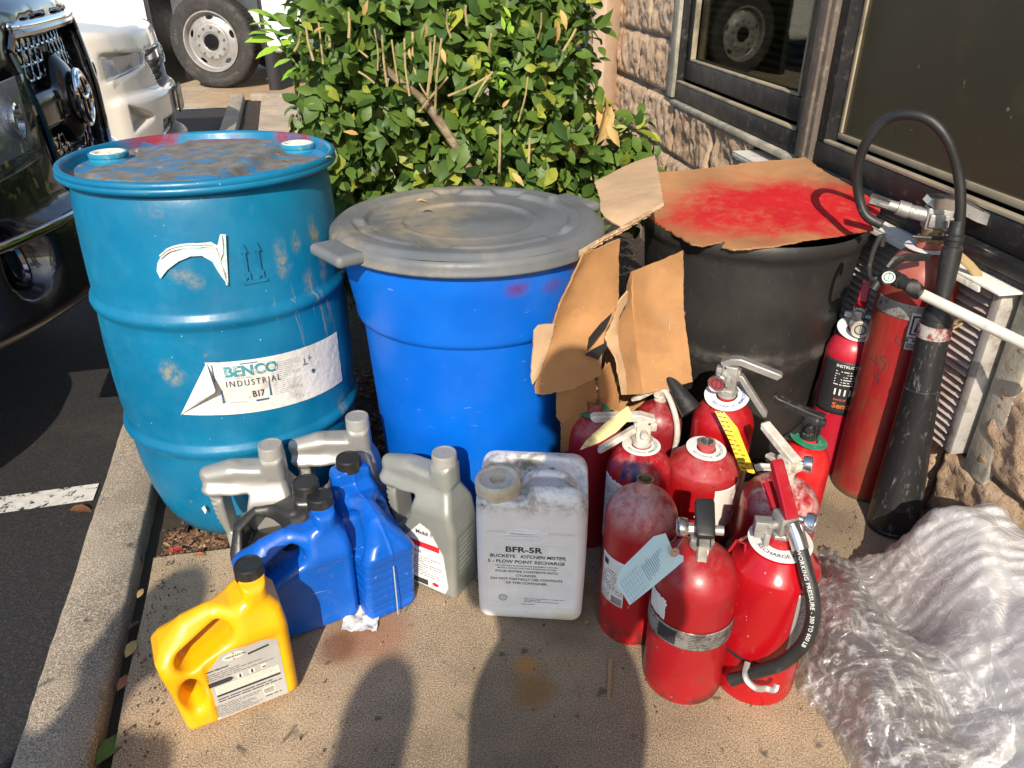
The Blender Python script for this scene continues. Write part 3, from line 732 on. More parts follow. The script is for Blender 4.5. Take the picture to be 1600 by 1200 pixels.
def spl(px, py, rad, am, sc=(1, 1, 1), ns=26):
    global c
    a, z = dpix(px, py, DC, .288, DZ); k = b.math('MULTIPLY', blob(b, on(0, .288, a, z), rad, .95, sc, .75, ns), b.map(b.noise(70, 6, .75), .38, .60, .1, 1))
    c = b.mix(b.math('MULTIPLY', k, am), c, mud)
spl(264, 592, .028, .8); spl(275, 440, .022, .6); spl(300, 450, .022, .5); spl(440, 412, .020, .9, (1, 1, .45), 40); spl(462, 385, .016, .7, (1, 1, .6), 40); spl(492, 372, .024, 1, (1.2, 1.2, .5), 40); spl(505, 420, .016, .7, (1, 1, .4), 40); spl(482, 445, .018, .6, (1, 1, .6), 40); spl(535, 640, .020, .7, (1, 1, .4)); spl(232, 340, .018, .6); spl(205, 338, .015, .6)
# run marks
c = b.mix(b.math('MULTIPLY', b.math('MULTIPLY', b.map(b.noise(26, 4, .6, .6, b.scale((1, 1, .12))), .60, .66), blob(b, on(0, .288, ar, zr - .08), .17, .8, (1, 1, .8))), .7), c, (.24, .23, .17))
c = b.mix(b.map(b.noise(150, 2, .5), .775, .79), c, (.70, .73, .66))          # pale flecks
c = b.mix(b.map(b.noise(33, 2, .5, 0, b.scale((1, 1, 1), (4, 2, 1))), .76, .775, 0, .7), c, (.16, .13, .09))
c = b.mix(b.math('MULTIPLY', b.math('MULTIPLY', b.map(Y_, .12, .20), b.map(Z_, .855, .865)), b.map(b.noise(7, 5, .6), .50, .58)), c, (.22, .02, .04))
nd = b.bump(b.noise(7, 4, .6), .12, .02); nd = b.bump(b.noise(160, 4), .08, .002, nd)
M['drum'] = b.fin(c, b.map(b.noise(14, 6, .7), .4, .7, .34, .60), 0, nd)
def drumr(r, z, t): return r * (1 + .004 * math.sin(2 * t + 1) + .003 * math.sin(3 * t + z * 8))
P = [(.001, .02), (.17, .02), (.205, .015), (.232, .03), (.252, .07), (.268, .13), (.277, .20), (.281, .262)]
def ring(z, r): return [(r, z - .022), (r + .0015, z - .016), (r + .008, z - .008), (r + .010, z), (r + .008, z + .008), (r + .0015, z + .016), (r, z + .022)]
P += ring(.292, .282) + [(.286, .36), (.288, .42), (.288, .50), (.286, .56)] + ring(.602, .284) + [(.284, .66), (.283, .72), (.281, .77), (.279, .805), (.276, .832), (.2725, .847), (.2705, .852), (.274, .856), (.287, .859), (.2945, .8625), (.297, .867), (.2965, .871), (.2945, .8735), (.2955, .876), (.2960, .880), (.2935, .8848), (.289, .887), (.284, .885), (.281, .878), (.279, .868), (.276, .862)]
obj('shell', lathe(P, 128, drumr), M['drum'], drum, angle=60)
# top plate, dished with a raised centre step
b = NB('drum_top_scuffed')
dirt = b.map(b.noise(5, 9, .7, .5, b.scale((1, 2.2, 1))), .40, .50)
c = b.mix(b.map(b.noise(30, 5, .7), .3, .7), (.10, .095, .085), (.20, .185, .16))
c = b.mix(b.map(b.noise(7, 10, .74, .4, b.scale((1, 1.8, 1))), .515, .545), c, (.015, .17, .36))
c = b.mix(b.map(b.noise(24, 8, .75, .2), .62, .66), c, (.35, .34, .31))
c = b.mix(b.math('MULTIPLY', b.map(b.xyz()[1], .14, .26), b.map(b.noise(6, 6, .6), .44, .56, 0, .7)), c, (.22, .03, .04))
c = b.mix(b.map(b.noise(60, 4, .7), .62, .68, 0, .6), c, (.05, .04, .03))
M['drumtop'] = b.fin(c, .8, 0, b.bump(b.noise(40, 8, .7), .35, .005))
def topz(x, y):
    q = math.hypot(x, y); z = .858
    f = lambda t: max(0, min(1, t)) ** 2 * (3 - 2 * max(0, min(1, t)))
    cen = f((.262 - q) / .03) * f((.15 - x + .1 * y) / .035) * f((x + .19 - .25 * y) / .035)
    z += .018 * cen + .003 * noise.noise(Vector((x * 9, y * 9, 3))) + .0012 * math.sin(x * 160 + y * 30) * f((-.05 - x) / .05) * f((.1 + y) / .1)
    return z + (.006 * f((q - .26) / .018))
def disk_grid(r, nr, nt, fz):
    v = [(0, 0, fz(0, 0))]; f = []
    for i in range(1, nr + 1):
        for j in range(nt):
            a = 2 * math.pi * j / nt; q = r * i / nr; v.append((q * math.cos(a), q * math.sin(a), fz(q * math.cos(a), q * math.sin(a))))
    for j in range(nt): f.append((0, 1 + j, 1 + (j + 1) % nt))
    for i in range(1, nr):
        for j in range(nt):
            p = 1 + (i - 1) * nt; q = 1 + i * nt; f.append((p + j, q + j, q + (j + 1) % nt, p + (j + 1) % nt))
    return v, f
obj('top_plate', disk_grid(.2785, 60, 160, topz), M['drumtop'], drum, angle=180)
M['bung'] = plain('chalky_white_bung', (.66, .64, .55), .8, dirt=(.38, .34, .25), dl=(.5, .7), dsc=30, bump=.4)
M['bungring'] = plain('bung_collar', (.01, .20, .33), .5, dirt=(.35, .36, .32), dl=(.55, .75), dsc=25)
for (u, v) in ((168, 262), (464, 243)):
    p = at(u, v, .840); bx, by = (p.x - DC[0]) / DS, (p.y - DC[1]) / DS
    g = empty('bung', (bx, by, .853 if u > 300 else .856)); g.parent = drum
    obj('collar', lathe([(.041, -.014), (.044, .004), (.0445, .008), (.0425, .010), (.0425, .013), (.044, .015), (.044, .021), (.041, .024), (.037, .023), (.036, .017)], 48), M['bungring'], g)
    mb = MB(); mb.add(lathe([(.0425, .022), (.034, .0245), (.028, .022), (.025, .014), (.001, .013)], 40))
    for k in range(4): mb.add(box(.020, .006, .008, (.016, 0, .016), .001), M=RZ(45 + 90 * k + u))
    mb.build('plug', M['bung'], g)
# embossed arrows
def curved(c_, a0, z0, r):       # flat label frame: x runs to the right as seen, y up
    return lambda x, y, z: ((r + z) * math.cos(a0 + x / r), (r + z) * math.sin(a0 + x / r), z0 + y)
aa, za = dpix(392, 418, DC, .287, DZ)
fn = curved(None, aa, za, .2862)
mb = MB()
def emb(poly, h=.0014):
    n = len(poly); v = [tuple(fn(x, y, -.003)) for x, y in poly] + [tuple(fn(x * 1, y * 1, h)) for x, y in poly]
    mb.add((v, [tuple(range(n, 2 * n))] + [(i, (i + 1) % n, n + (i + 1) % n, n + i) for i in range(n)]))
for dx in (-.014, .014):
    emb([(dx - .002, -.020), (dx + .002, -.020), (dx + .002, .026), (dx - .002, .026)]); emb([(dx - .007, .022), (dx + .007, .022), (dx, .040)]); emb([(dx - .006, -.034), (dx, -.029), (dx + .006, -.034), (dx + .006, -.020), (dx, -.014), (dx - .006, -.020)])
emb([(-.026, -.043), (.026, -.043), (.026, -.038), (-.026, -.038)])
mb.build('embossed_arrows', M['drum'], drum, smooth=False)
# lower paper label
M['paper'] = plain('crinkled_white_paper', (.66, .65, .61), .75, bump=.5, bs=70, dirt=(.42, .40, .34), dl=(.52, .74), dsc=22)
M['ink'] = plain('black_ink', (.03, .03, .035), .7, var=.3)
M['teal_ink'] = plain('teal_ink', (.04, .24, .28), .7, var=.3, dirt=(.5, .55, .52), dl=(.52, .62), dsc=60)
M['navy_ink'] = plain('navy_ink', (.02, .10, .20), .7)
M['grey_ink'] = plain('grey_ink', (.24, .26, .28), .7)
cs = [dpix(u, v, DC, .2885, DZ) for u, v in ((318, 574), (524, 522), (528, 603), (282, 655))]
La, Lz = cs[0][0], cs[0][1]; Wl = (cs[1][0] - cs[0][0]) * .2885; Hl = .5 * ((cs[0][1] - cs[3][1]) + (cs[1][1] - cs[2][1]))
lab = empty('paper_label'); lab.parent = drum
zt = lambda u: cs[0][1] + (cs[1][1] - cs[0][1]) * u; zbt = lambda u: cs[3][1] + (cs[2][1] - cs[3][1]) * u
LR = .2895
def lfn(u, v):
    a = La + (cs[1][0] - La) * u; x0 = -.035 * (1 - v) if u == 0 else 0
    z = zt(u) + (zbt(u) - zt(u)) * v; wr = .0016 * abs(noise.noise(Vector((u * 20, v * 16, 2)))) * (1 if u > .6 else .35)
    return ((LR + wr) * math.cos(a), (LR + wr) * math.sin(a), z)
def lowleft(u, v):
    a = La - .0 - (cs[0][0] - cs[3][0]) * u; z = zbt(0) + (zt(0) - zbt(0)) * .42 * v * (1 - u) + .002 * u
    return (LR * math.cos(a), LR * math.sin(a), z)
mb = MB(); mb.add(sheet(lfn, 70, 24, -.0004)); mb.add(sheet(lowleft, 8, 8, -.0004))
def fold(u, v):    # the peeled corner, curling off the drum
    a0 = La + .012; top = Vector((LR * math.cos(a0), LR * math.sin(a0), zt(0))); 
    aL = cs[3][0]; bl = Vector((LR * math.cos(aL), LR * math.sin(aL), zbt(0) + .002)); am = La + .09; mdl = Vector(((LR + .022) * math.cos(am - .03), (LR + .022) * math.sin(am - .03), zt(0) - .055))
    p = top.lerp(bl, u); q = top.lerp(mdl, min(u * 1.9, 1)) if u < .53 else mdl.lerp(bl, (u - .53) / .47)
    r = p.lerp(q, v); cc = Vector((math.cos(a0), math.sin(a0), 0)); return r + cc * (.012 * math.sin(u * 3.1) * math.sin(v * 2.6) + .002)
mb.add(sheet(fold, 20, 10, .0004))
mb.build('paper', M['paper'], lab, angle=50)
fn = curved(None, La, zt(0), LR + .0022); fs = (cs[1][1] - cs[0][1]) / Wl
sk = lambda x, y, z: fn(x, y + fs * x, z)
Hx = zt(0) - zbt(0)
lettering([('BENCO', .034, -.034, .033, dict(bold=.035, sx=1.05))], sk, M['teal_ink'], lab)
lettering([('INDUSTRIAL', .034, -.058, .0205, dict(bold=.0, sx=.82, track=1.35)), ('B17', .086, -.087, .021, dict(bold=.015, sx=.8)), ('.', .076, -.087, .02)], sk, M['ink'], lab)
lettering([('SALES INC', .056, -.041, .0065, dict(track=1.2))], sk, M['grey_ink'], lab)
lettering(fine_print(.134, .205, -.014, -.092, 17, 3, .14) + fine_print(.004, .030, -.083, -.098, 3, 4, .15) + fine_print(.036, .09, -.093, -.098, 1, 6, .2), sk, M['grey_ink'], lab, 'fine_print')
lettering([('rect', .070, .000 - .0075, .108, -.0055), ('rect', .012, -.045, .014, -.005), ('poly', [(.021, -.095), (.026, -.095), (.024, -.065), (.022, -.065)]), ('rect', .092, -.0985, .120, -.0945), ('poly', [(.124, -.09), (.128, -.09), (.127, -.055), (.125, -.055)]),
   ('rect', .212, -.040, .226, -.038), ('rect', .2165, -.037, .2185, -.024), ('poly', [(.232, -.060), (.238, -.055), (.245, -.06), (.238, -.068)]), ('rect', .228, -.028, .238, -.0265), ('rect', .231, -.034, .2325, -.02)], sk, M['navy_ink'], lab, 'printed_marks')
# upper torn sticker
tl = empty('torn_sticker'); tl.parent = drum
out = [(242, 420), (250, 404), (268, 394), (290, 389), (310, 388), (326, 386), (336, 392), (340, 374), (349, 374), (351, 410), (354, 454), (341, 438), (328, 417), (312, 408), (294, 409), (275, 417), (258, 430), (247, 444), (241, 432)]
pa = [dpix(u, v, DC, .288, DZ) for u, v in out]; cx = sum(p[0] for p in pa) / len(pa); cz = sum(p[1] for p in pa) / len(pa)
b = NB('torn_sticker'); X_, Y_, Z_ = b.xyz()
c = b.mix(b.map(b.noise(20, 3, .5, .5, b.scale((1, 1, 8))), .5, .6), (.42, .62, .62), (.68, .72, .66)); M['sticker'] = b.fin(c, .5, 0, b.bump(b.noise(40, 5), .3, .004))
def fill(poly, r, nm, m):
    bm = bmesh.new(); vs = [bm.verts.new((a * .288, z, 0)) for a, z in poly]; bm.faces.new(vs); bmesh.ops.triangulate(bm, faces=bm.faces[:])
    bmesh.ops.subdivide_edges(bm, edges=bm.edges[:], cuts=3, use_grid_fill=True)
    v = [(r * math.cos(q.co.x / .288), r * math.sin(q.co.x / .288), q.co.y) for q in bm.verts]; bm.verts.index_update(); f = [tuple(x.index for x in fc.verts) for fc in bm.faces]; bm.free()
    return obj(nm, (v, f), m, tl, smooth=False)
fill(pa, .2888, 'sticker', M['sticker'])
edge = [(247, 408), (262, 396), (285, 391), (306, 390), (322, 389), (334, 398), (338, 412)]
pe = [dpix(u, v, DC, .288, DZ) for u, v in edge]
mb = MB()
for s_, rr in ((0, .004), (.0035, .0032)):
    mb.add(tube(spline([((.2895 + .002 * math.sin(i * 2 + s_ * 900)) * math.cos(a), (.2895 + .002 * math.sin(i * 2)) * math.sin(a), z - s_ * 1.5) for i, (a, z) in enumerate(pe)], 5), [rr * (1 + .5 * noise.noise(Vector((i * .9, s_ * 100, 0)))) for i in range(31)], 7, flat=.6))
pe2 = [dpix(u, v, DC, .288, DZ) for u, v in ((342, 376), (345, 400), (341, 415), (348, 438), (352, 452))]
mb.add(tube(spline([(.2895 * math.cos(a), .2895 * math.sin(a), z) for a, z in pe2], 5), [.003 * (1 + .5 * math.sin(i)) for i in range(21)], 6, flat=.6))
mb.build('torn_edge', M['paper'], tl)
sm = [dpix(u, v, DC, .28, DZ) for u, v in ((316, 797), (320, 793), (324, 800), (322, 806))]
fill(sm, .2835, 'scrap', M['paper'])

# ---- blue round bin with grey lid
BC = (-.10, 1.685)
bin_ = empty('round_bin', (BC[0], BC[1], .0), label='bright blue round plastic bin with a dusty grey lid, left of the torn cardboard', cat='trash bin', rot=(R(-1.8), 0, 0))
ar, zr = pix(808, 478, BC, .283, -.02); ar2, zr2 = pix(862, 470, BC, .283, -.02)
b = NB('bright_blue_plastic')
c = b.mix(b.map(b.noise(3, 4), .35, .65), (.000, .105, .54), (.002, .140, .64))
c = b.mix(b.map(b.noise(10, 9, .75, 0, b.scale((1, 1, .3))), .60, .85, 0, .3), c, (.10, .20, .40))
c = b.mix(b.map(b.noise(50, 3, .6, 0, b.scale((.6, .6, 3))), .70, .74, 0, .5), c, (.22, .35, .62))
k = b.math('MULTIPLY', blob(b, on(0, .283, ar, zr), .032, .95, (1, 1, 1.6), .3), b.map(b.noise(300, 2), .35, .6, .5, 1)); c = b.mix(b.math('MULTIPLY', k, .85), c, (.13, .01, .06))
k = b.math('MULTIPLY', blob(b, on(0, .283, ar2, zr2), .036, .95, (1, 1, 1.6), .3), b.map(b.noise(300, 2), .4, .6, .3, 1)); c = b.mix(b.math('MULTIPLY', k, .8), c, (.13, .01, .06))
M['bluebin'] = b.fin(c, b.map(b.noise(8, 5), .3, .7, .30, .48), 0, b.bump(b.noise(9, 3), .08, .02))
P = [(.001, .0), (.19, 0), (.212, .006), (.222, .02), (.232, .2), (.245, .40), (.2520, .508), (.2535, .520), (.263, .526), (.2665, .536), (.2670, .548), (.283, .640), (.286, .655), (.287, .70), (.287, .72), (.280, .72)]
obj('bin_body', lathe(P, 128), M['bluebin'], bin_, angle=50)
b = NB('dusty_grey_lid')
c = b.mix(b.map(b.noise(4, 5), .3, .7), (.105, .115, .125), (.155, .165, .175))
dm = b.map(b.noise(4, 9, .7, .5, b.scale((1, 1, 1), (3, 1, 0))), .44, .66)
c = b.mix(b.math('MULTIPLY', dm, b.map(b.xyz()[0], .16, -.10)), c, (.30, .25, .17))
p = at(690, 322, .73); c = b.mix(b.math('MULTIPLY', blob(b, (p.x - BC[0], p.y - BC[1], .74), .055, .9, (1, .45, 1), .5), .7), c, (.14, .05, .05))
p = at(695, 340, .73); c = b.mix(b.math('MULTIPLY', blob(b, (p.x - BC[0], p.y - BC[1], .74), .05, .5, (.8, 2.2, 1), .3), .8), c, (.15, .03, .04))
p = at(776, 352, .73); c = b.mix(b.math('MULTIPLY', blob(b, (p.x - BC[0], p.y - BC[1], .74), .035, .7, (1, 2.5, 1), .5), .8), c, (.42, .34, .16))
p = at(625, 404, .70); k = b.math('MULTIPLY', blob(b, (p.x - BC[0], p.y - BC[1], .70), .05, .7, (1, 1, 2), .5), b.map(b.noise(90, 5, .7), .55, .58)); c = b.mix(k, c, (.42, .02, .05))
c = b.mix(b.map(b.noise(45, 4, .6, 0, b.scale((1, .3, 1))), .72, .76, 0, .6), c, (.5, .5, .48))
M['lid'] = b.fin(c, b.map(b.noise(9, 6, .7), .35, .65, .40, .65), 0, b.bump(b.noise(12, 5, .6), .15, .01))
lid = empty('lid', (0, 0, .712)); lid.parent = bin_
fs_ = lambda t: max(0, min(1, t)) ** 2 * (3 - 2 * max(0, min(1, t)))
def lidz(x, y):
    q = math.hypot(x, y); a = math.degrees(math.atan2(y, x)) % 360
    z = .030 - .012 * fs_((q - .286) / .02)
    rec = fs_((.262 - q) / .014)      # sunken field
    z -= .010 * rec
    # raised ribs round the rim, interrupted
    for a0, a1_ in ((205, 250), (262, 318), (330, 400), (30, 62), (75, 100), (110, 195)):
        da = min(fs_((a - a0) / 5), fs_((a1_ - a) / 5)) if a1_ <= 360 else max(min(fs_((a - a0) / 5), 1), min(fs_((a1_ - 360 - a) / 5), 1) if a < 180 else 0)
        if a1_ > 360 and a < a0 and a > a1_ - 360: da = 0
        rib = fs_((q - .222) / .012) * fs_((.258 - q) / .008); z += .012 * rib * da
    z -= .005 * fs_((.150 - q) / .008); z += .002 * fs_((.02 - abs(q - .152)) / .02)
    return z + .0015 * noise.noise(Vector((x * 8, y * 8, 0)))
mb = MB(); mb.add(disk_grid(.304, 76, 180, lidz)); mb.add(lathe([(.304, .018), (.309, .014), (.311, .006), (.311, -.006), (.313, -.009), (.311, -.013), (.305, -.013), (.303, -.010), (.303, .0)], 180))
mb.build('lid_disc', M['lid'], lid, angle=180)
# moulded grab handle
ha = pix(524, 405, BC, .31, 0)[0] + R(9)
def Fh(X, Y, Z):
    d = rbox(X, Y, Z, (.318, 0, .004), (.044, .066, .013), .012)
    d = smax(d, -(rbox(X, Y, Z, (.318, 0, -.010), (.037, .056, .012), .009)), .003)
    return np.maximum(d, .306 - np.sqrt(X * X + Y * Y))
o = obj('handle', surfnet(Fh, (.29, -.07, -.03), (.385, .07, .04), .0022), M['lid'], lid, angle=180); o.rotation_euler.z = ha
hb = o.copy(); COL.objects.link(hb); hb.rotation_euler.z = ha + math.pi
# ---- black barrel
KC = (.645, 2.02)
barrel = empty('black_barrel', (KC[0], KC[1], -.012), label='large scuffed black plastic barrel under the red sprayed cardboard', cat='barrel')
b = NB('scuffed_black_plastic')
c = b.mix(b.map(b.noise(4, 6, .6), .35, .7), (.016, .0155, .015), (.035, .033, .031))
c = b.mix(b.map(b.noise(60, 6, .75, 0, b.scale((1, 1, .5))), .60, .72, 0, .5), c, (.12, .11, .10))
k = b.noise(9, 2, .4, 1.2, b.scale((1, 1, .6))); c = b.mix(b.map(b.math('ABSOLUTE', b.math('SUBTRACT', k, .5)), .0025, .0, 0, .14), c, (.22, .21, .2))
c = b.mix(b.math('MULTIPLY', b.map(b.math('ABSOLUTE', b.math('SUBTRACT', b.xyz()[2], .345)), .05, .0), b.map(b.noise(12, 6, .7), .4, .6, 0, .5)), c, (.13, .12, .10))
M['blackbarrel'] = b.fin(c, .50, 0, b.bump(b.noise(90, 5), .2, .003))
P = [(.001, 0), (.20, 0), (.22, .012), (.228, .03), (.240, .15), (.256, .325), (.262, .332), (.265, .345), (.262, .358), (.259, .365), (.262, .375), (.283, .61), (.285, .625), (.291, .632), (.2945, .642), (.2945, .662), (.290, .668), (.283, .664), (.280, .64), (.276, .60), (.22, .03), (.001, .02)]
obj('shell', lathe(P, 112), M['blackbarrel'], barrel, angle=55)
# ================================================================ JUGS
def ext(d2, Y, h, r):
    a = d2 + r; b_ = np.abs(Y) - h + r
    return np.minimum(np.maximum(a, b_), 0) + np.sqrt(np.maximum(a, 0) ** 2 + np.maximum(b_, 0) ** 2) - r
def sst(t): t = np.clip(t, 0, 1); return t * t * (3 - 2 * t)
def m_plastic(name, col, rough=.35, **k):
    b = NB(name)
    c = b.mix(b.map(b.noise(9, 5, .6), .35, .7), tuple(x * .9 for x in col), tuple(min(1, x * 1.08) for x in col))
    c = b.mix(b.map(b.noise(60, 7, .75), .62, .70, 0, .5), c, (.22, .20, .17))
    c = b.mix(b.map(b.noise(40, 3, .6, 0, b.scale((.25, 1, 2.5), rot=(0, .6, 0))), .68, .72, 0, .45), c, (.45, .44, .40))
    c = b.mix(b.map(b.noise(12, 8, .7), .55, .8, 0, .30), c, (.25, .22, .18))
    return b.fin(c, b.map(b.noise(30, 5), .3, .7, rough - .05, rough + .14), 0, b.bump(b.noise(140, 4), .10, .002), **k)
M['yellow'] = m_plastic('yellow_plastic', (.80, .40, .003), .30)
M['oilblue'] = m_plastic('blue_plastic', (.002, .10, .50), .28)
M['oilblack'] = m_plastic('black_plastic', (.022, .022, .021), .3)
b = NB('silver_plastic'); c = b.mix(b.map(b.noise(60, 7, .75), .66, .78, 0, .4), (.34, .335, .31), (.16, .145, .12)); c = b.mix(b.map(b.noise(800, 1), .4, .6, 0, .3), c, (.48, .47, .44))
M['silver'] = b.fin(c, .36, .45, b.bump(b.noise(30, 3), .05, .01))
M['silver_dark'] = m_plastic('grey_green_plastic', (.27, .28, .25), .4, Metallic=.3)
M['cap_black'] = m_plastic('black_cap', (.016, .016, .016), .35)
M['cap_silver'] = m_plastic('silver_cap', (.27, .265, .25), .4)
M['label_grey'] = plain('grey_label', (.42, .41, .39), .4, bump=.05, dirt=(.33, .32, .30), dl=(.6, .8))
M['label_white'] = plain('white_label', (.68, .68, .66), .45, dirt=(.5, .49, .45), dl=(.55, .8), dsc=14)
M['label_blue'] = plain('blue_label', (.01, .07, .30), .4)
M['red_ink'] = plain('red_ink', (.55, .02, .03), .5)
M['cream_ink'] = plain('cream_panel', (.72, .70, .58), .5)
def cap(par, x, z, r, h, m, tilt=0):
    mb = MB()
    def rf(q, zz, t): return q * (1 + (.018 if (int(t / (2 * math.pi) * 80) % 2 and .003 < zz < h * .8) else 0))
    mb.add(lathe([(r * .9, -.004), (r * 1.02, -.004), (r * 1.02, .001), (r, .003), (r, h * .8), (r * .985, h - .003), (r * .93, h), (r * .8, h), (r * .78, h - .0012), (.001, h - .0012)], 80, rf))
    o = mb.build('cap', m, par, angle=40); o.location = (x, 0, z); o.rotation_euler.y = R(tilt); return o
def jug(name, label, mat_, capm, loc, rz, style, cat='oil jug', group='plastic jugs on the sidewalk', s=1.0, tilt=(0, 0)):
    e = empty(name, loc, 0, label, cat, group); e.rotation_euler = (R(tilt[0]), R(tilt[1]), R(rz)); e.scale = (s, s, s)
    if style in ('round', 'ribbed'):
        W = .205; pts = [(.012, .0), (W, .0), (W + .002, .17), (W - .002, .205), (.187, .232), (.187, .262), (.147, .262), (.145, .236), (.125, .226), (.09, .229), (.045, .218), (.004, .186), (-.008, .165), (-.004, .135), (.002, .10)]
        def F(X, Y, Z):
            d2 = seg2(X, Z, pts)
            h = .054 - .026 * sst((Z - .14) / .07) * sst((.14 - X) / .05) - .016 * sst((Z - .17) / .06) - .006 * sst((.02 - Z) / .02)
            h = h + (.004 * np.clip(1 - ((X - .1) / .12) ** 2, 0, 1))
            d = ext(d2, Y, h, .017)
            neck = np.maximum(np.sqrt((X - .167) ** 2 + Y ** 2) - .0205, np.abs(Z - .25) - .02); d = smin(d, neck, .012)
            a = np.array((.040, .163)); b_ = np.array((.100, .190))
            ex, ez = b_ - a; t = np.clip(((X - a[0]) * ex + (Z - a[1]) * ez) / (ex * ex + ez * ez), 0, 1)
            hd = np.sqrt((X - a[0] - t * ex) ** 2 + (Z - a[1] - t * ez) ** 2)
            d = smax(d, -(hd - .0155 - .12 * np.maximum(np.abs(Y) - .018, 0)), .009)
            if style == 'round':
                hh = np.sqrt(((X - .034) / .8) ** 2 + ((Z - .088) / 1.5) ** 2) - .016 - .3 * np.maximum(np.abs(Y) - .02, 0)
                d = smax(d, -hh, .012)
                pan = rbox(X, Y, Z, (.125, -.060, .085), (.068, .006, .080), .01); d = smax(d, -pan, .004)
            else:
                rib = (np.abs(((Z - .02) / .022) % 1 - .5) < .12) * .0018 * (Z < .14) * (Z > .02) * sst((.07 - X) / .02)
                d = d + rib + .004 * sst((.07 - X) / .01) * (Z < .15) * sst((Z - .01) / .01)
                seam = np.maximum(np.abs(Y) - .0022, d - .0012); d = np.minimum(d, seam)
            return d
        lo, hi = (-.02, -.07, -.01), (.22, .07, .28); ct = (.167, .262)
    elif style == 'grip':      # black jug with angular handle
        W = .19; pts = [(0, 0), (W, 0), (W, .18), (.178, .215), (.165, .235), (.165, .262), (.127, .262), (.125, .242), (.10, .236), (.045, .232), (.004, .195), (-.004, .15), (0, .11)]
        def F(X, Y, Z):
            d2 = seg2(X, Z, pts); h = .050 - .028 * sst((Z - .13) / .06) * sst((.12 - X) / .05) - .014 * sst((Z - .17) / .06)
            d = ext(d2, Y, h, .014); neck = np.maximum(np.sqrt((X - .146) ** 2 + Y ** 2) - .0205, np.abs(Z - .25) - .02); d = smin(d, neck, .012)
            hd = seg2(X, Z, [(.028, .150), (.090, .165), (.092, .198), (.052, .208), (.028, .185)]) - .006; return smax(d, -hd, .008)
        lo, hi = (-.02, -.065, -.01), (.21, .065, .28); ct = (.146, .262)
    else:                       # silver jug: long flat arm from the neck to a vertical grip
        pts = [(.028, 0), (.172, 0), (.176, .16), (.166, .215), (.155, .250), (.153, .300), (.112, .300), (.108, .282), (.06, .285), (-.002, .268), (-.012, .238), (-.002, .226), (.006, .165), (.018, .12), (.026, .10)]
        def F(X, Y, Z):
            d2 = seg2(X, Z, pts)
            h = .048 - .022 * sst((Z - .20) / .06) - .020 * sst((.055 - X) / .03) * sst((Z - .10) / .03) * sst((.235 - Z) / .02) - .006 * sst((.10 - X) / .1) * sst((Z - .24) / .02)
            d = ext(d2, Y, h, .013); neck = np.maximum(np.sqrt((X - .132) ** 2 + Y ** 2) - .0225, np.abs(Z - .285) - .022); d = smin(d, neck, .012)
            hd = seg2(X, Z, [(.030, .222), (.078, .226), (.070, .190), (.045, .135), (.034, .135)]) - .004; d = smax(d, -hd, .007)
            d = smin(d, capsule(X, Y, Z, (.0, 0, .262), (.045, 0, .268), .016, .021), .012)
            d = d + .0012 * np.sin(Z * 520) * (X > .150) * (Z < .15) * (Z > .05) * (np.abs(Y) < .03) + .0014 * np.sin(Z * 520) * (X < .012) * (Z > .13) * (Z < .22)
            return d
        lo, hi = (-.03, -.06, -.01), (.19, .06, .32); ct = (.132, .303)
    obj('body', surfnet(F, lo, hi, .0028), mat_, e, angle=180)
    cap(e, ct[0], ct[1], .0245, .022, capm)
    return e
def flat(y): return lambda x, yy, z: (x, y - z, yy)      # front face: text x to the right, up is z
G_ = 'plastic jugs on the sidewalk'
# yellow, nearest
yj = jug('oil_jug', 'yellow oil jug with black cap and grey back label, nearest the kerb', M['yellow'], M['cap_black'], (-.630, .965, 0), 28, 'round', s=1.06)
lb = empty('back_label', (-.022, 0, 0)); lb.parent = yj; lb.scale = (1.12, 1, 1.03)
yy = -.0545
lp_ = [(.070, .012), (.184, .012), (.184, .145), (.148, .160), (.100, .152), (.070, .118)]
mb = MB(); mb.add(([(x, yy, z) for x, z in lp_] + [(x, yy + .003, z) for x, z in lp_], [tuple(range(6))] + [(i, 6 + i, 6 + (i + 1) % 6, (i + 1) % 6) for i in range(6)])); mb.build('paper', M['label_grey'], lb, smooth=False)
F_ = flat(yy - .0006); F2 = flat(yy - .0011)
def oval(cx, cy, a, b_, n=24): return ('poly', [(cx + a * math.cos(2 * math.pi * i / n), cy + b_ * math.sin(2 * math.pi * i / n)) for i in range(n)])
lettering([oval(.118, .143, .0165, .0078), ('rect', .082, .069, .178, .087), ('rect', .148, .029, .166, .046), ('rect', .116, .090, .125, .100), ('rect', .134, .091, .143, .101), ('rect', .152, .092, .161, .102), ('rect', .074, .014, .080, .019)], F_, M['cream_ink'], lb, 'printed_panels')
lettering([('PENNZOIL', .106, .1405, .0062, dict(bold=.02)), ('poly', [(.138, .134), (.170, .138), (.170, .142), (.138, .138)]), ('HIGH MILEAGE', .074, .1245, .005, dict(bold=.02, shear=.2)), ('poly', [(.074, .091), (.106, .091), (.111, .096), (.106, .101), (.074, .101)]), ('poly', [(.082, .0645), (.178, .0645), (.178, .069), (.082, .069)]), ('rect', .119, .091, .122, .099), ('rect', .137, .092, .140, .100), ('rect', .154, .094, .160, .097)]
   + [('rect', .149 + .0016 * i, .031, .1497 + .0016 * i, .044) for i in range(10)], F2, M['ink'], lb)
lettering([('poly', [(.115, .1375), (.121, .1375), (.118, .135)]), ('poly', [(.115, .1475), (.121, .1475), (.118, .1505)])], F2, M['red_ink'], lb, 'red_mark')
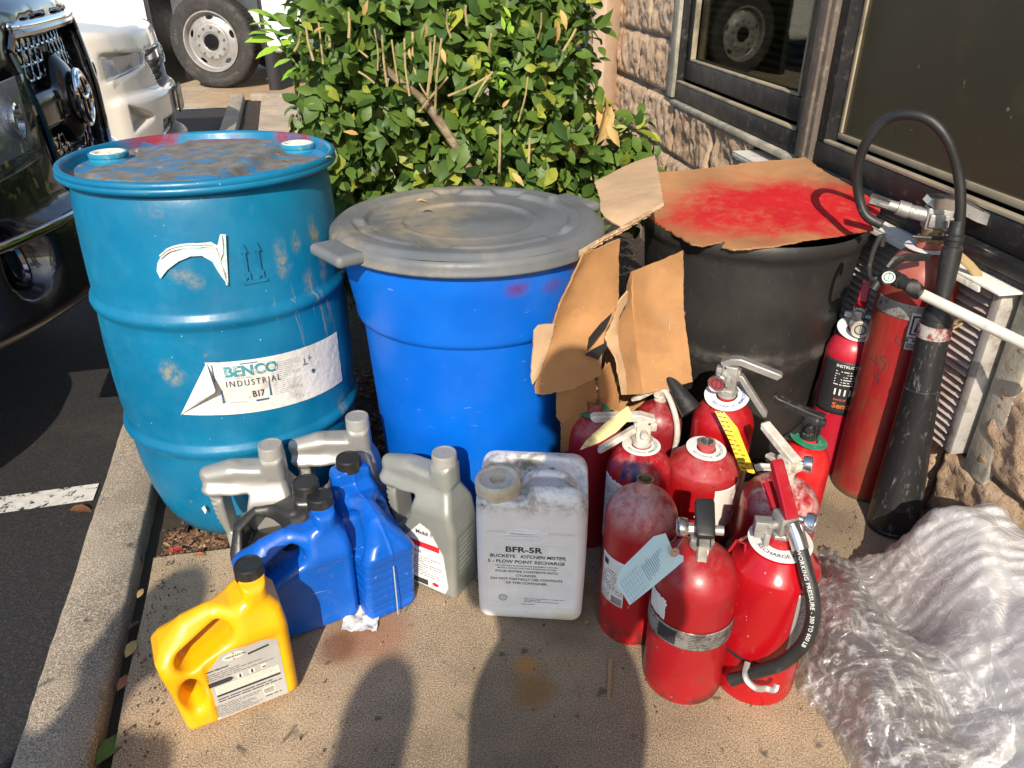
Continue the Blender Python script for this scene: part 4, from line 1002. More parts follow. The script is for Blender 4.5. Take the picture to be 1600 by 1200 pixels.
lettering(fine_print(.074, .176, .121, .104, 4, 2, .25) + fine_print(.084, .176, .086, .070, 5, 3, .2) + fine_print(.082, .178, .061, .050, 2, 5, .35) + fine_print(.074, .144, .046, .016, 8, 8, .25) + fine_print(.150, .176, .028, .022, 1, 9, .3), F2, M['ink'], lb, 'fine_print')
# blue jug lying against it
bj = jug('oil_jug', 'blue oil jug with broad plain back, directly behind the yellow jug', M['oilblue'], M['cap_black'], (-.548, 1.165, 0), 27, 'round', s=1.07)
bj2 = jug('oil_jug', 'blue oil jug turned to show its ribbed grip side and pale seam', M['oilblue'], M['cap_black'], (-.250, 1.215, 0), 124, 'ribbed', s=1.10)
sm_ = lettering([('rect', -.0012, .01, .0012, .135)], lambda x, y, z: (-.0068 + .0 * y, x, y), plain('pale_seam', (.40, .48, .45), .6), bj2, 'seam_stripe')
kj = jug('oil_jug', 'black oil jug with angular grip between the silver jug and the front blue jug', M['oilblack'], M['cap_black'], (-.585, 1.262, 0), 4, 'grip', s=1.12)
s1 = jug('oil_jug', 'silver oil jug leaning at the foot of the teal drum, leftmost jug', M['silver'], M['cap_silver'], (-.655, 1.352, 0), 5, 'arm', s=1.07)
s2 = jug('oil_jug', 'silver oil jug at the back between the teal drum and the blue bin', M['silver'], M['cap_silver'], (-.490, 1.455, 0), 8, 'arm', s=1.08)
s3 = jug('oil_jug', 'grey oil jug with white and red side label in front of the blue bin', M['silver_dark'], M['cap_silver'], (-.268, 1.392, 0), -28, 'arm', s=1.09)
lb = empty('blue_label'); lb.parent = s1
mb = MB(); mb.add(box(.075, .001, .09, (.085, -.0488, .075), .0003)); mb.build('paper', M['label_blue'], lb)
lettering([oval(.062, .103, .010, .010), ('SAE 5W', .051, .083, .0095, dict(sx=.7)), ('MOTOR', .051, .073, .0095, dict(sx=.7)), ('rect', .055, .056, .085, .070)], flat(-.0498), M['label_white'], lb)
def panel(par, pts, y, m, nm='side_label'):
    l = empty(nm); l.parent = par; n = len(pts)
    MB().add(([(x, y, z) for x, z in pts] + [(x, y + .004, z) for x, z in pts], [tuple(range(n))] + [(i, n + i, n + (i + 1) % n, (i + 1) % n) for i in range(n)])).build('paper', m, l, smooth=False); return l
lb = panel(s3, [(.045, .018), (.150, .012), (.158, .030), (.150, .110), (.120, .165), (.098, .175), (.06, .130)], -.0492, M['label_white'])
F_ = flat(-.0498); F2 = flat(-.0503)
lettering([('Mobil 1', .088, .150, .013, dict(bold=.03)), ('5W-30', .072, .100, .009, dict(bold=.02)), ('rect', .052, .018, .110, .032)] + fine_print(.066, .145, .093, .04, 9, 4, .25), F_, M['ink'], lb)
lettering([('rect', .068, .116, .142, .130), oval(.128, .027, .008, .005)], F_, M['red_ink'], lb, 'red_band')
lb = panel(s2, [(.05, .05), (.155, .05), (.16, .16), (.11, .175), (.08, .16)], -.0492, M['label_white'], 'side_label')
lettering(fine_print(.07, .15, .16, .07, 8, 14, .25), F_, M['ink'], lb, 'fine_print')

# ---- white recharge jug
b = NB('grimy_white_plastic'); X_, Y_, Z_ = b.xyz()
gm = b.math('MULTIPLY', b.map(b.noise(14, 9, .78, .3), .42, .62), b.map(Z_, .255, .305))
c = b.mix(b.map(b.noise(7, 5), .3, .7), (.76, .77, .77), (.82, .83, .83)); c = b.mix(gm, c, (.27, .25, .20))
c = b.mix(b.map(b.noise(45, 8, .8), .62, .70, 0, .7), c, (.14, .14, .14)) if False else b.mix(b.math('MULTIPLY', b.map(b.noise(30, 9, .8), .58, .64), b.map(Z_, .20, .30, .12, .9)), c, (.12, .12, .115))
c = b.mix(b.math('MULTIPLY', b.map(b.noise(10, 4, .6), .5, .7), b.map(Z_, .06, .0)), c, (.62, .55, .32))
M['wjug'] = b.fin(c, .42, 0, b.bump(b.noise(60, 6, .7), .12, .003), Subsurface_Weight=0.0)
wj = empty('chemical_jug', (-.072, 1.205, 0), R(-4.5), 'white square plastic jug with milky cap and black BFR-5R lettering', 'jug', G_); wj.scale = (1.15, 1.08, 1.06)
W_, D_, H_ = .192, .150, .328
def Fj(X, Y, Z):
    t = sst(Z / H_); dx = .0
    d = rbox(X, Y, Z, (W_ / 2, D_ / 2, H_ / 2), (W_ / 2 + .002 * np.sin(Z * 9), D_ / 2, H_ / 2), .022)
    d = smax(d, (-(Y) * .75 + (Z - .327) * .66 + .0) , .012)                 # front shoulder
    d = smax(d, ((Y - D_) * .5 + (Z - .318) * .86), .012)
    d = smax(d, ((X - W_) * .70 + (Z - .306) * .71), .012); d = smax(d, (-(X) * .66 + (Z - .312) * .75), .012)
    tr_ = rbox(X, Y, Z, (.118, .070, .330), (.070, .040, .040), .016); d = smax(d, -tr_, .012)
    top_ = rbox(X, Y, Z, (.040, .045, .322), (.048, .048, .022), .014); d = smax(d, -top_, .01)
    d = smax(d, -(rbox(X, Y, Z, (W_ / 2, -.004, .135), (W_ / 2 - .016, .0065, .098), .006)), .003)
    d = smax(d, -(rbox(X, Y, Z, (W_ / 2, -.002, .036), (.2, .004, .0012), .001)), .003)
    return d
obj('body', surfnet(Fj, (-.02, -.02, -.01), (.215, .17, .35), .0032), M['wjug'], wj, angle=180)
obj('handle', tube(spline([(.070, .066, .287), (.084, .066, .306), (.100, .066, .321), (.145, .066, .321), (.160, .066, .308), (.176, .066, .288)], 6), [.011] * 3 + [.0095] * 25 + [.011] * 3, 14, flat=.8), M['wjug'], wj, angle=180)
b = NB('milky_cap'); M['milky'] = b.fin(b.mix(b.map(b.noise(20, 6, .7), .4, .7), (.66, .60, .46), (.45, .40, .28)), .35, 0, None, Subsurface_Weight=.3, Subsurface_Scale=.01)
def rf(q, z, t): return q * (1 + (.02 if (int(t / (2 * math.pi) * 12) % 2 and z > 0 and z < .02) else 0))
o = obj('cap', lathe([(.030, -.012), (.0385, -.010), (.040, -.004), (.0400, .018), (.038, .024), (.034, .027), (.030, .026), (.028, .023), (.014, .022), (.0125, .018), (.011, .006), (.001, .004)], 96, rf), M['milky'], wj, angle=40); o.location = (.036, .040, .305); o.rotation_euler = (R(6), R(-3), 0)
lb = empty('front_label'); lb.parent = wj
F_ = flat(.0013)
lp_ = [(.014, .044), (.176, .044), (.176, .205), (.014, .205)]
mb = MB(); mb.add(([(x, .0018, z) for x, z in lp_] + [(x, .004, z) for x, z in lp_], [(0, 1, 2, 3), (0, 4, 5, 1), (1, 5, 6, 2), (2, 6, 7, 3), (3, 7, 4, 0)])); mb.build('paper', plain('clean_white_label', (.82, .83, .83), .5, dirt=(.74, .74, .71), dl=(.5, .8)), lb, smooth=False)
C_ = dict(align='CENTER')
lettering([('BFR-5R', .083, .183, .0185, dict(bold=.03, sx=1.15, **C_)), ('BUCKEYE', .046, .1685, .0108, dict(bold=.024, sx=1.0, **C_)), ('KITCHEN MISTER,', .118, .1685, .0108, dict(bold=.024, sx=.96, shear=.3, **C_)), ('5 - FLOW POINT RECHARGE', .088, .155, .0108, dict(bold=.024, sx=1.0, **C_)),
  ('FOR USE ONLY IN BUCKEYE FIRE EQUIPMENT KITCHEN', .089, .1465, .0045, dict(bold=.015, **C_)), ('MISTER COOKING AREA FIRE SUPPRESSION SYSTEMS', .089, .1405, .0045, dict(bold=.015, **C_)),
  ('POUR ENTIRE CONTENTS INTO', .089, .131, .0078, dict(bold=.02, **C_)), ('CYLINDER.', .089, .121, .0078, dict(bold=.02, **C_)), ('DO NOT PARTIALLY USE CONTENTS', .089, .1115, .0078, dict(bold=.02, **C_)), ('OF THIS CONTAINER.', .089, .1015, .0078, dict(bold=.02, **C_))]
  + fine_print(.085, .160, .066, .054, 3, 3, .3) + fine_print(.080, .112, .051, .047, 1, 5, .3), F_, M['ink'], lb)
mb = MB()
mb.add(tube([(.046 + .007 * math.cos(q), .0012, .064 + .0075 * math.sin(q)) for q in [2 * math.pi * i / 24 for i in range(25)]], .0006, 4, False))
mb.add(tube([(.041, .0012, .067), (.051, .0012, .067)], .0005, 4)); mb.add(tube([(.042, .0012, .062), (.050, .0012, .062)], .0005, 4)); mb.build('round_mark', M['ink'], lb)
mb = MB()
for row, s_, n_ in ((.232, .010, .075), (.220, .009, .06)):
    mb.add(tube([(.05 + row * 0, .0005, row), (.05 + n_, .0005, row)], .0022, 8)); mb.add(tube([(.05 + .01, .0005, row + .006), (.05 + n_ - .012, .0005, row + .006)], .0016, 8))
mb.build('embossed_mark', M['wjug'], wj)
# ================================================================ FIRE EXTINGUISHERS
def m_red(name, col=(.36, .006, .010), dust=(.42, .22, .22), h=.33, am=.8, lvl=(.42, .62), grime=.35, rough=.30, rust=.0):
    b = NB(name); X_, Y_, Z_ = b.xyz()
    c = b.mix(b.map(b.noise(6, 4), .35, .65), tuple(x * .88 for x in col), tuple(x * 1.08 for x in col))
    d = b.math('MULTIPLY', b.map(b.noise(13, 9, .75, .3), *lvl), b.map(Z_, h - .06, h + .01)); dd = b.math('MULTIPLY', d, am)
    c = b.mix(dd, c, dust)
    g = b.map(b.noise(22, 9, .78), .52, .66); c = b.mix(b.math('MULTIPLY', g, grime), c, (.12, .03, .025))
    o_ = (abs(hash(name)) % 97) * .13 if False else (sum(map(ord, name)) % 97) * .13
    c = b.mix(b.map(b.noise(70, 5, .7, .3, b.scale((1, 1, .7), (o_, o_, o_))), .68, .71, 0, .75), c, (.58, .46, .42))
    c = b.mix(b.map(b.noise(38, 4, .6, 0, b.scale((3, 3, .5), (0, o_, o_))), .70, .735, 0, .6), c, (.55, .35, .33))
    c = b.mix(b.map(b.noise(30, 6, .7, 0, b.scale((1, 1, 1), (o_, 3, o_))), .66, .69), c, (.06, .02, .02))
    if rust: c = b.mix(b.math('MULTIPLY', b.map(b.noise(18, 6, .7), .44, .52), b.map(Z_, rust, .0)), c, (.055, .025, .015))
    r = b.n.new('ShaderNodeMix'); b.link(b.math('MAXIMUM', dd, b.math('MULTIPLY', g, grime)), r.inputs[0]); r.inputs[2].default_value = rough; r.inputs[3].default_value = .75
    return b.fin(c, r.outputs[0], 0, b.bump(b.noise(25, 4), .05, .01), Coat_Weight=.18, Coat_Roughness=.2), b, c
M['cast'] = plain('cast_aluminium', (.40, .39, .37), .50, .65, dirt=(.25, .23, .20), dl=(.5, .7), dsc=40, bump=.35)
M['dusty_cast'] = plain('dusty_valve_metal', (.52, .47, .40), .7, .25, dirt=(.70, .66, .58), dl=(.42, .62), dsc=30, bump=.4)
M['steel'] = plain('bright_steel', (.62, .62, .62), .22, .95, dirt=(.35, .33, .30), dl=(.6, .75), dsc=50)
M['brass'] = plain('old_brass', (.35, .26, .14), .55, .7, dirt=(.12, .08, .05), dl=(.45, .6), dsc=40)
M['redlever'] = plain('red_lever_paint', (.36, .010, .02), .35, .1, dirt=(.2, .03, .03), dl=(.5, .7), dsc=30)
M['blacklever'] = plain('black_lever', (.02, .02, .02), .45, .1, dirt=(.10, .09, .08), dl=(.55, .7), dsc=40, bump=.2)
M['hose'] = plain('black_hose', (.018, .018, .018), .42, dirt=(.07, .065, .06), dl=(.55, .75), dsc=20, bump=.15)
M['white_ring'] = plain('white_ring', (.72, .72, .70), .5, dirt=(.55, .53, .5), dl=(.5, .75), dsc=30)
M['green_ring'] = plain('green_ring', (.02, .22, .12), .5, dirt=(.25, .30, .26), dl=(.5, .7), dsc=30)
M['blue_ink'] = plain('blue_ink', (.03, .07, .30), .6)
M['dark_hole'] = plain('valve_bore', (.03, .025, .02), .8)
M['band'] = plain('worn_foil_band', (.34, .33, .31), .45, .5, dirt=(.12, .10, .09), dl=(.48, .60), dsc=45, bump=.2)
def body(par, r, h, sh, m, neck=.024, nk=.03, dome=2.0, skirt=True):
    P = [(.001, .004), (r * .80, .004), (r * .86, .0), (r * .97, .0), (r, .006), (r, .02), (r - .0008, .024), (r, .028)]
    for i in range(1, 6): P.append((r, .028 + (h - sh - .028) * i / 6))
    P.append((r, h - sh - .004)); 
    n = 16
    for i in range(n + 1):
        t = i / n * math.pi / 2; cr = max(math.cos(t), 0) ** (2 / dome) if True else 0
        rr = neck + (r - neck) * cr; P.append((rr, h - sh + sh * math.sin(t) ** (2 / dome) if False else h - sh + sh * (math.sin(t))))
    P += [(neck, h + .002), (neck - .001, h + nk), (neck - .003, h + nk + .002)]
    o = obj('cylinder', lathe(P, 96), m, par, angle=40)
    return o
def cone_body(par, r, h, sh, m, neck, nk):      # flat conical shoulder with a crisp edge
    P = [(.001, .004), (r * .86, .0), (r * .97, .0), (r, .006), (r, .02), (r - .0008, .024), (r, .028)] + [(r, .028 + (h - sh - .028) * i / 6) for i in range(1, 6)] + [(r, h - sh - .005), (r - .0015, h - sh), (r - .012, h - sh + .010)]
    P += [(neck + .028, h - .012), (neck + .014, h - .006), (neck, h - .004), (neck, h + nk), (neck - .003, h + nk + .001)]
    return obj('cylinder', lathe(P, 96), m, par, angle=25)
def bore(par, r, z, m):
    mb = MB(); mb.add(lathe([(r, z - .002), (r, z), (r - .004, z), (r - .005, z - .018), (.001, z - .019)], 32)); return mb.build('valve_opening', m, par, angle=30)
def ringp(par, r0, r1, z, m, name='collar_ring', tilt=(0, 0), off=(0, 0), ink=None, txt=None):
    e = empty(name, (off[0], off[1], z)); e.parent = par; e.rotation_euler = (R(tilt[0]), R(tilt[1]), 0)
    obj('ring', lathe([(r0, 0), (r1, -.0005), (r1, .0008), (r0, .0012), (r0, 0)], 64), m, e, angle=30)
    if ink:
        mb = MB(); rm = (r0 + r1) / 2
        v, f = text_vf(txt or 'RECHARGE  IMMEDIATELY AFTER USE', (r1 - r0) * .42, .01)
        w_ = max(p[0] for p in v); mb.add(([((rm - (r1 - r0) * .1 - y * -1 * 0 + -y * -1 * 0 - y * 0 + -(-y) * 0 - y + (r1 - r0) * .25) * math.cos(R(200) + x / rm * 1), (rm - (r1 - r0) * .1 - y + (r1 - r0) * .25) * math.sin(R(200) + x / rm), .0016) for x, y, _ in v], f)); mb.build('lettering', ink, e, smooth=False)
    return e
def gauge(par, loc, az, r=.017, rim=None, face=(.75, .74, .70), pitch=0):
    e = empty('gauge', loc); e.parent = par; e.rotation_euler = (R(90 + pitch), 0, R(az + 90))   # local z looks along az
    rim = rim or M['steel']
    obj('gauge_case', lathe([(.006, -.022), (.006, -.008), (r * .9, -.006), (r, .0), (r, .009), (r * .93, .011), (r * .84, .010), (r * .82, .007), (.001, .007)], 36), rim, e, angle=30)
    mb = MB(); mb.add(disc(r * .81, .0078, 32)); mb.build('dial', plain('dial_face', face, .35), e, smooth=False)
    mb = MB(); mb.add(box(.0012, r * 1.1, .0006, (0, r * .15, .0086))); mb.add(lathe([(r * .5, .0082), (r * .62, .0082), (r * .62, .0086), (r * .5, .0086)], 24)); mb.build('needle', M['green_ring'] if face[0] > .5 else M['ink'], e)
    return e
def valve(par, z, az, m, up=None, low=None, um=None, lm=None, bw=.026, bh=.045, stem=.016, piv=.030, scale=1.0, port=None):
    """cast valve block with an upper squeeze lever and a lower carry handle, levers pointing along az"""
    e = empty('valve', (0, 0, z)); e.parent = par; e.rotation_euler.z = R(az); e.scale = (scale,) * 3
    mb = MB(); mb.add(cyl(stem, -.006, .016, 28, None, .002)); mb.add(cyl(stem * 1.14, .006, .014, 6, None, .001)); mb.add(box(bw, bw * .92, bh, (0, 0, .012 + bh / 2), .004)); mb.add(box(bw * 1.5, bw * .6, bh * .45, (-.004, 0, .014 + bh * .6), .003))
    mb.add(cyl(.008, 0, .020, 16, None, .001), M=T(0, bw * .4, .012 + bh * .45) @ RX(-90)); mb.add(cyl(.009, 0, .018, 6, None, .001), M=T(0, -bw * .4, .012 + bh * .45) @ RX(90))
    mb.build('valve_block', m, e, angle=35)
    zb = .012 + bh
    def path(x0, z0, segs):
        P = [(x0, z0)]
        for L_, a in segs:
            n = max(1, int(L_ / .02))
            for _ in range(n): P.append((P[-1][0] + L_ / n * math.cos(R(a)), P[-1][1] + L_ / n * math.sin(R(a))))
        return P
    if up:
        o = MB().add(channel(path(-.022, zb + .004, up), .024, .014, .002, .021)).build('squeeze_lever', um or m, e, angle=30)
        obj('pivot_pin', cyl(.003, -.016, .016, 12), M['steel'], e).matrix_local = T(-.010, 0, zb - .004) @ RX(90)
    if low:
        MB().add(channel(path(.006, zb - .016, low), .019, -.011 if False else .011, .002, .018)).build('carry_handle', lm or m, e, angle=30)
    return e
GX = 'fire extinguishers crowded on the sidewalk'
def ext_thing(x, y, label, rz=0, rx=0, ry=0, group=GX):
    e = empty('fire_extinguisher', (x, y, 0), 0, label, 'fire extinguisher', group); e.rotation_euler = (R(rx), R(ry), R(rz)); return e
def wrap(par, r, a0, a1, z0, z1, m, name='body_label', fn=None, off=.0008, ragged=0):
    def f(u, v):
        a = R(a0 + (a1 - a0) * u); z = z0 + (z1 - z0) * v
        if ragged: z += (noise.noise(Vector((u * 9, v, r * 90))) * ragged if v in (0, 1) else 0); a += (noise.noise(Vector((v * 7, u, 5))) * ragged / r if u == 1 else 0)
        return ((r + off) * math.cos(a), (r + off) * math.sin(a), z)
    l = empty(name); l.parent = par
    MB().add(sheet(f, 40, 16, -.0004)).build('paper', m, l, angle=180); return l
def cyl_map(r, a0, z0): return lambda x, y, z: ((r + z + .0016) * math.cos(R(a0) + x / r), (r + z + .0016) * math.sin(R(a0) + x / r), z0 + y)

# A back left, no valve, green ring
m, _, _ = m_red('red_paint_faded', (.28, .010, .020), (.40, .20, .20), .34, .6)
A = ext_thing(.186, 1.50, 'tall faded red cylinder without a valve, green ring, against the torn cardboard')
body(A, .066, .345, .055, m, .018, .028, 2.0); bore(A, .0175, .375, M['brass']); ringp(A, .020, .037, .351, M['green_ring'])
# B dusty valve with blue drips
m, bb, c = m_red('red_paint_blue_drips', (.36, .005, .014), (.50, .38, .36), .34, .8, (.42, .62), .32)
c2 = c
for (px, py, rad, sc) in ((974, 708, .016, (1, 1, .8)), (992, 700, .018, (1, 1, .9)), (974, 730, .008, (1, 1, .25)), (992, 732, .008, (1, 1, .2)), (1002, 712, .012, (1, 1, .5))):
    a, z = pix(px, py, (.277, 1.37), .070, 0); c2 = bb.mix(blob(bb, on(0, .068, a, min(z, .33)), rad * 1.35, .25, sc, .25, 60), c2, (.012, .025, .12))
bb.setv(bb.p.inputs['Base Color'], c2)
B = ext_thing(.277, 1.375, 'red extinguisher with dusty pale valve and blue paint drips on its shoulder')
body(B, .070, .335, .062, m, .018, .012, 1.7); ringp(B, .021, .041, .3385, M['white_ring'], ink=M['green_ring'])
valve(B, .347, 178, M['dusty_cast'], [(.030, 18), (.10, -3), (.008, -40)], [(.018, -20), (.085, -38), (.008, -70)], bw=.032, bh=.046, stem=.020)
l = wrap(B, .070, -178, -128, .10, .275, M['label_white'], ragged=.006); lettering(fine_print(0, .05, .15, .03, 14, 5, .3), cyl_map(.070, -172, .10), M['grey_ink'], l, 'fine_print')
# C clean red with white label panel
m, _, _ = m_red('red_paint_flat_top', (.35, .006, .009), (.42, .14, .14), .31, .6, (.35, .6))
C = ext_thing(.420, 1.385, 'red cylinder without a valve, big blank white label and white ring')
cone_body(C, .0765, .325, .040, m, .018, .016); bore(C, .0175, .342, M['steel']); ringp(C, .021, .043, .323, M['white_ring'], tilt=(4, 3), ink=M['grey_ink'])
b = NB('torn_white_label'); c = b.mix(b.math('MULTIPLY', b.map(b.noise(28, 8, .75), .52, .56), b.map(b.xyz()[0], .040, .066)), (.68, .64, .58), (.22, .02, .05)); M['wlab'] = b.fin(c, .6)
wrap(C, .0765, -83, -22, .155, .265, M['wlab'])
mb = MB(); mb.add(lathe([(.077, .105), (.079, .107), (.079, .113), (.077, .115)], 64)); mb.add(box(.03, .02, .016, (.03, -.078, .112), .003)); mb.build('strap', M['matt_black'], C)
# D dusty, no valve, front left
m, _, _ = m_red('red_paint_dusty', (.40, .008, .014), (.52, .36, .34), .325, .95, (.34, .60), .3, .30, .07)
D = ext_thing(.256, 1.202, 'dusty red cylinder with open neck and chipped rusty base, behind the blue tag')
body(D, .071, .345, .060, m, .017, .030, 1.85); bore(D, .0168, .377, M['brass'])
l = wrap(D, .071, -168, -118, .10, .215, M['label_white']); lettering([('rect', .006, .09, .02, .104)] + fine_print(.002, .060, .085, .028, 9, 6, .3) + [('rect', .034 + .0018 * i, .004, .035 + .0018 * i, .022) for i in range(14)] + fine_print(.002, .03, .025, .004, 4, 7, .3), cyl_map(.071, -167, .10), M['ink'], l, 'fine_print')
l = wrap(D, .071, -52, 10, .225, .262, M['label_white'], 'upper_label'); lettering(fine_print(0, .08, .033, .004, 4, 9, .35), cyl_map(.071, -50, .225), M['grey_ink'], l, 'fine_print')
# E back, silver valve with gauge
m, _, _ = m_red('red_paint_bright', (.37, .005, .010), (.45, .1, .1), .36, .3)
E = ext_thing(.490, 1.520, 'bright red extinguisher with silver levers and big white ring, against the black barrel')
body(E, .070, .365, .060, m, .020, .020, 1.9); ringp(E, .024, .050, .379, M['white_ring'], tilt=(16, -10), ink=M['blue_ink'])
valve(E, .383, -22, M['cast'], [(.024, 30), (.020, 8), (.085, -14), (.006, -50)], [(.022, -15), (.100, -52), (.008, -90)], bw=.034, bh=.060, stem=.020, scale=1.05)
gauge(E, (-.030, -.016, .420), -120, .020, None, (.30, .05, .05))
# F dusty wide one behind the hose extinguisher
m, _, _ = m_red('red_paint_powdered', (.34, .010, .020), (.62, .50, .46), .315, .95, (.40, .58), .4)
Fx = ext_thing(.550, 1.262, 'dark red extinguisher with powder covered shoulder and stubby dusty valve')
body(Fx, .0775, .325, .060, m, .018, .014, 1.9)
valve(Fx, .338, 118, M['dusty_cast'], [(.030, 20), (.070, 22), (.006, -20)], [(.016, -5), (.030, -10)], bw=.034, bh=.036, stem=.017)
gauge(Fx, (.034, -.006, .372), -20, .017)
o = MB().add(channel([(0, 0), (-.02, .002), (-.045, .004), (-.055, .002)], .020, .006, .002)).build('pull_tab', M['dusty_cast'], Fx, angle=30); o.location = (-.012, -.012, .362)
# G black valve, green ring
m, _, _ = m_red('red_paint_clean', (.52, .010, .010), (.5, .2, .2), .34, .2)
G = ext_thing(.640, 1.392, 'slim bright red extinguisher with black valve and green ring, rightmost of the crowd')
body(G, .055, .335, .065, m, .017, .016, 1.8); ringp(G, .020, .040, .343, M['green_ring'], tilt=(2, 10))
v_ = valve(G, .352, 150, M['blacklever'], [(.034, 8), (.065, 12), (.010, 40)], [(.02, -35), (.06, -55)], bw=.030, bh=.040, stem=.018)
mb = MB()
for i in range(14): mb.add(box(.003, .004, .030, (.019, 0, .022), .001), M=RZ(i * 360 / 14))
mb.build('ribbed_collar', M['blacklever'], v_)
l = wrap(G, .055, -95, -20, .075, .115, M['label_white']); lettering(fine_print(0, .06, .035, .005, 4, 9, .35), cyl_map(.055, -92, .075), M['grey_ink'], l, 'fine_print')
# H front left of the pair: foil band, black grip
m, _, _ = m_red('red_paint_scuffed', (.31, .008, .013), (.30, .11, .10), .33, .55, (.4, .6), .55, .33, .035)
H = ext_thing(.338, 1.062, 'scuffed red extinguisher with worn foil band, black lever grip and bent wire loop')
body(H, .0765, .325, .070, m, .019, .016, 1.65); 
l = wrap(H, .0775, -200, 20, .150, .192, M['band'], 'foil_band'); lettering(fine_print(.075, .185, .037, .004, 8, 3, .35), cyl_map(.0775, -160, .151), M['ink'], l, 'fine_print'); lettering([('rect', .0, .003, .038, .036)], cyl_map(.0775, -150, .151), M['ink'], l, 'dark_panel')
l = wrap(H, .0775, -178, -142, .198, .245, M['label_white'], 'torn_label', ragged=.005)
v_ = valve(H, .337, -97, M['cast'], [(.020, 10), (.050, -48)], [(.014, -35), (.075, -72), (.008, -95)], um=M['blacklever'], lm=M['steel'], bw=.030, bh=.036, stem=.019, scale=1.1)
obj('grip_sleeve', box(.066, .031, .020, (.022, 0, 0), .006), M['hose'], v_).matrix_local = T(-.020, 0, .060) @ RY(30)
gauge(H, (-.034, .004, .370), 178, .017, M['steel'])
obj('wire_loop', tube([(.052, .0, .318), (.062, .0, .342), (.078, -.002, .338), (.082, -.002, .305), (.074, -.002, .290)], .0028, 8), M['redlever'], H)
# I front right of the pair: hose
m, _, _ = m_red('red_paint_glossy', (.37, .004, .009), (.45, .1, .1), .33, .2, (.5, .7), .12, .22)
I = ext_thing(.478, 1.062, 'glossy red extinguisher with black rubber hose and red levers, front right', -8)
cone_body(I, .0785, .345, .048, m, .026, .014)
ringp(I, .027, .056, .3425, M['white_ring'], tilt=(3, 0), ink=M['ink'], txt='RECHARGE AFTER USE  DO NOT REMOVE')
v_ = valve(I, .352, 112, M['cast'], [(.020, 48), (.080, 46), (.006, 20)], [(.010, 28), (.060, 34)], um=M['redlever'], lm=M['redlever'], bw=.036, bh=.040, stem=.022)
mb = MB(); mb.add(box(.030, .022, .034, (-.036, -.006, .374), .002)); mb.add(box(.010, .018, .034, (-.028, -.012, .352), .002)); mb.build('safety_block', M['cast'], I)
gauge(I, (.040, -.004, .392), -25, .0175, M['steel'])
hp = [(.014, -.020, .385), (.020, -.034, .372), (.030, -.062, .345), (.046, -.092, .300), (.051, -.104, .25), (.042, -.110, .205), (.018, -.110, .160), (-.008, -.104, .130), (-.020, -.100, .118)]
hs_ = empty('hose', (0, 0, 0)); hs_.parent = I
obj('rubber_tube', tube(spline(hp, 8), .0125, 20), M['hose'], hs_, angle=180)
obj('ferrule', tube([(.008, -.014, .392), (.016, -.026, .380), (.024, -.044, .362)], [.0155, .0155, .0145], 20), M['steel'], hs_)
obj('nozzle', tube([(-.018, -.101, .120), (-.034, -.098, .104), (-.060, -.092, .080), (-.062, -.092, .078)], [.0120, .010, .0125, .0105], 20), M['hose'], hs_, angle=30)
sp_ = [Vector(p) for p in spline(hp, 8)]
def hosetext(x, y, z):
    Ls = [0]
    for i in range(1, len(sp_)): Ls.append(Ls[-1] + (sp_[i] - sp_[i - 1]).length)
    t = min(max(x, 0), Ls[-1] - 1e-4); i = max(j for j in range(len(Ls) - 1) if Ls[j] <= t); k = (t - Ls[i]) / (Ls[i + 1] - Ls[i]); p = sp_[i].lerp(sp_[i + 1], k)
    d = (sp_[i + 1] - sp_[i]).normalized(); o = Vector((-.35, -.92, .15)); o = (o - d * o.dot(d)).normalized(); s = o.cross(d) * -1
    a = -y / .0125; return p + (o * math.cos(a) - s * math.sin(a) * -1) * .0129
lettering([('WORKING PRESSURE - 300 TO 600 LB', .035, -.003, .0095, dict(bold=.01, track=1.1))], hosetext, M['label_white'], hs_)
l = wrap(I, .0785, -68, 30, .120, .285, plain('silver_instruction_label', (.36, .34, .33), .4, .3), 'instruction_label'); lettering(fine_print(.004, .115, .155, .01, 26, 3, .35), cyl_map(.0785, -66, .122), M['ink'], l, 'fine_print')
l = wrap(I, .0785, -182, -150, .175, .25, M['matt_black'], 'edge_label')
lettering([('poly', [(.0, .0), (.022, .004), (.014, .026), (.004, .020)])], cyl_map(.0785, -32, .07), plain('yellow_mark', (.75, .65, .02), .5), l, 'yellow_mark')
mb = MB(); mb.add(lathe([(.0792, .107), (.0815, .108), (.0815, .113), (.0792, .114)], 72)); mb.add(box(.016, .010, .012, (-.030, -.080, .110), .002)); o = mb.build('hose_strap', M['matt_black'], I); o.rotation_euler = (R(0), 0, 0)
obj('hose_clip', tube(spline([(-.035, -.084, .122), (-.040, -.108, .110), (-.022, -.120, .098), (.000, -.112, .090), (.012, -.116, .094), (.016, -.110, .102)], 5), .0055, 10, flat=.35), M['cast'], I)
# J small one behind, beside the tall cylinder
m, _, _ = m_red('red_paint_pink', (.42, .010, .03), (.5, .2, .2), .40, .2)
J = ext_thing(.885, 1.800, 'red extinguisher with black instruction label, between the barrel and the tall cylinder')
body(J, .060, .405, .060, m, .018, .014, 1.9); ringp(J, .020, .045, .414, M['white_ring'], tilt=(20, 0))
valve(J, .418, 60, M['cast'], [(.03, 10), (.05, 70)], [(.03, 0)], um=M['redlever'], bw=.034, bh=.05)
gauge(J, (-.006, -.036, .432), -112, .022, M['dusty_cast'], (.4, .4, .33))
l = wrap(J, .060, -175, -60, .19, .345, M['matt_black'], 'instruction_label')
lettering([('INSTRUCTIONS', .012, .138, .011, dict(bold=.02)), ('rect', .02, .058, .036, .076), ('rect', .044, .058, .060, .076)] + fine_print(.014, .075, .130, .085, 6, 3, .3), cyl_map(.060, -150, .19), M['label_white'], l)
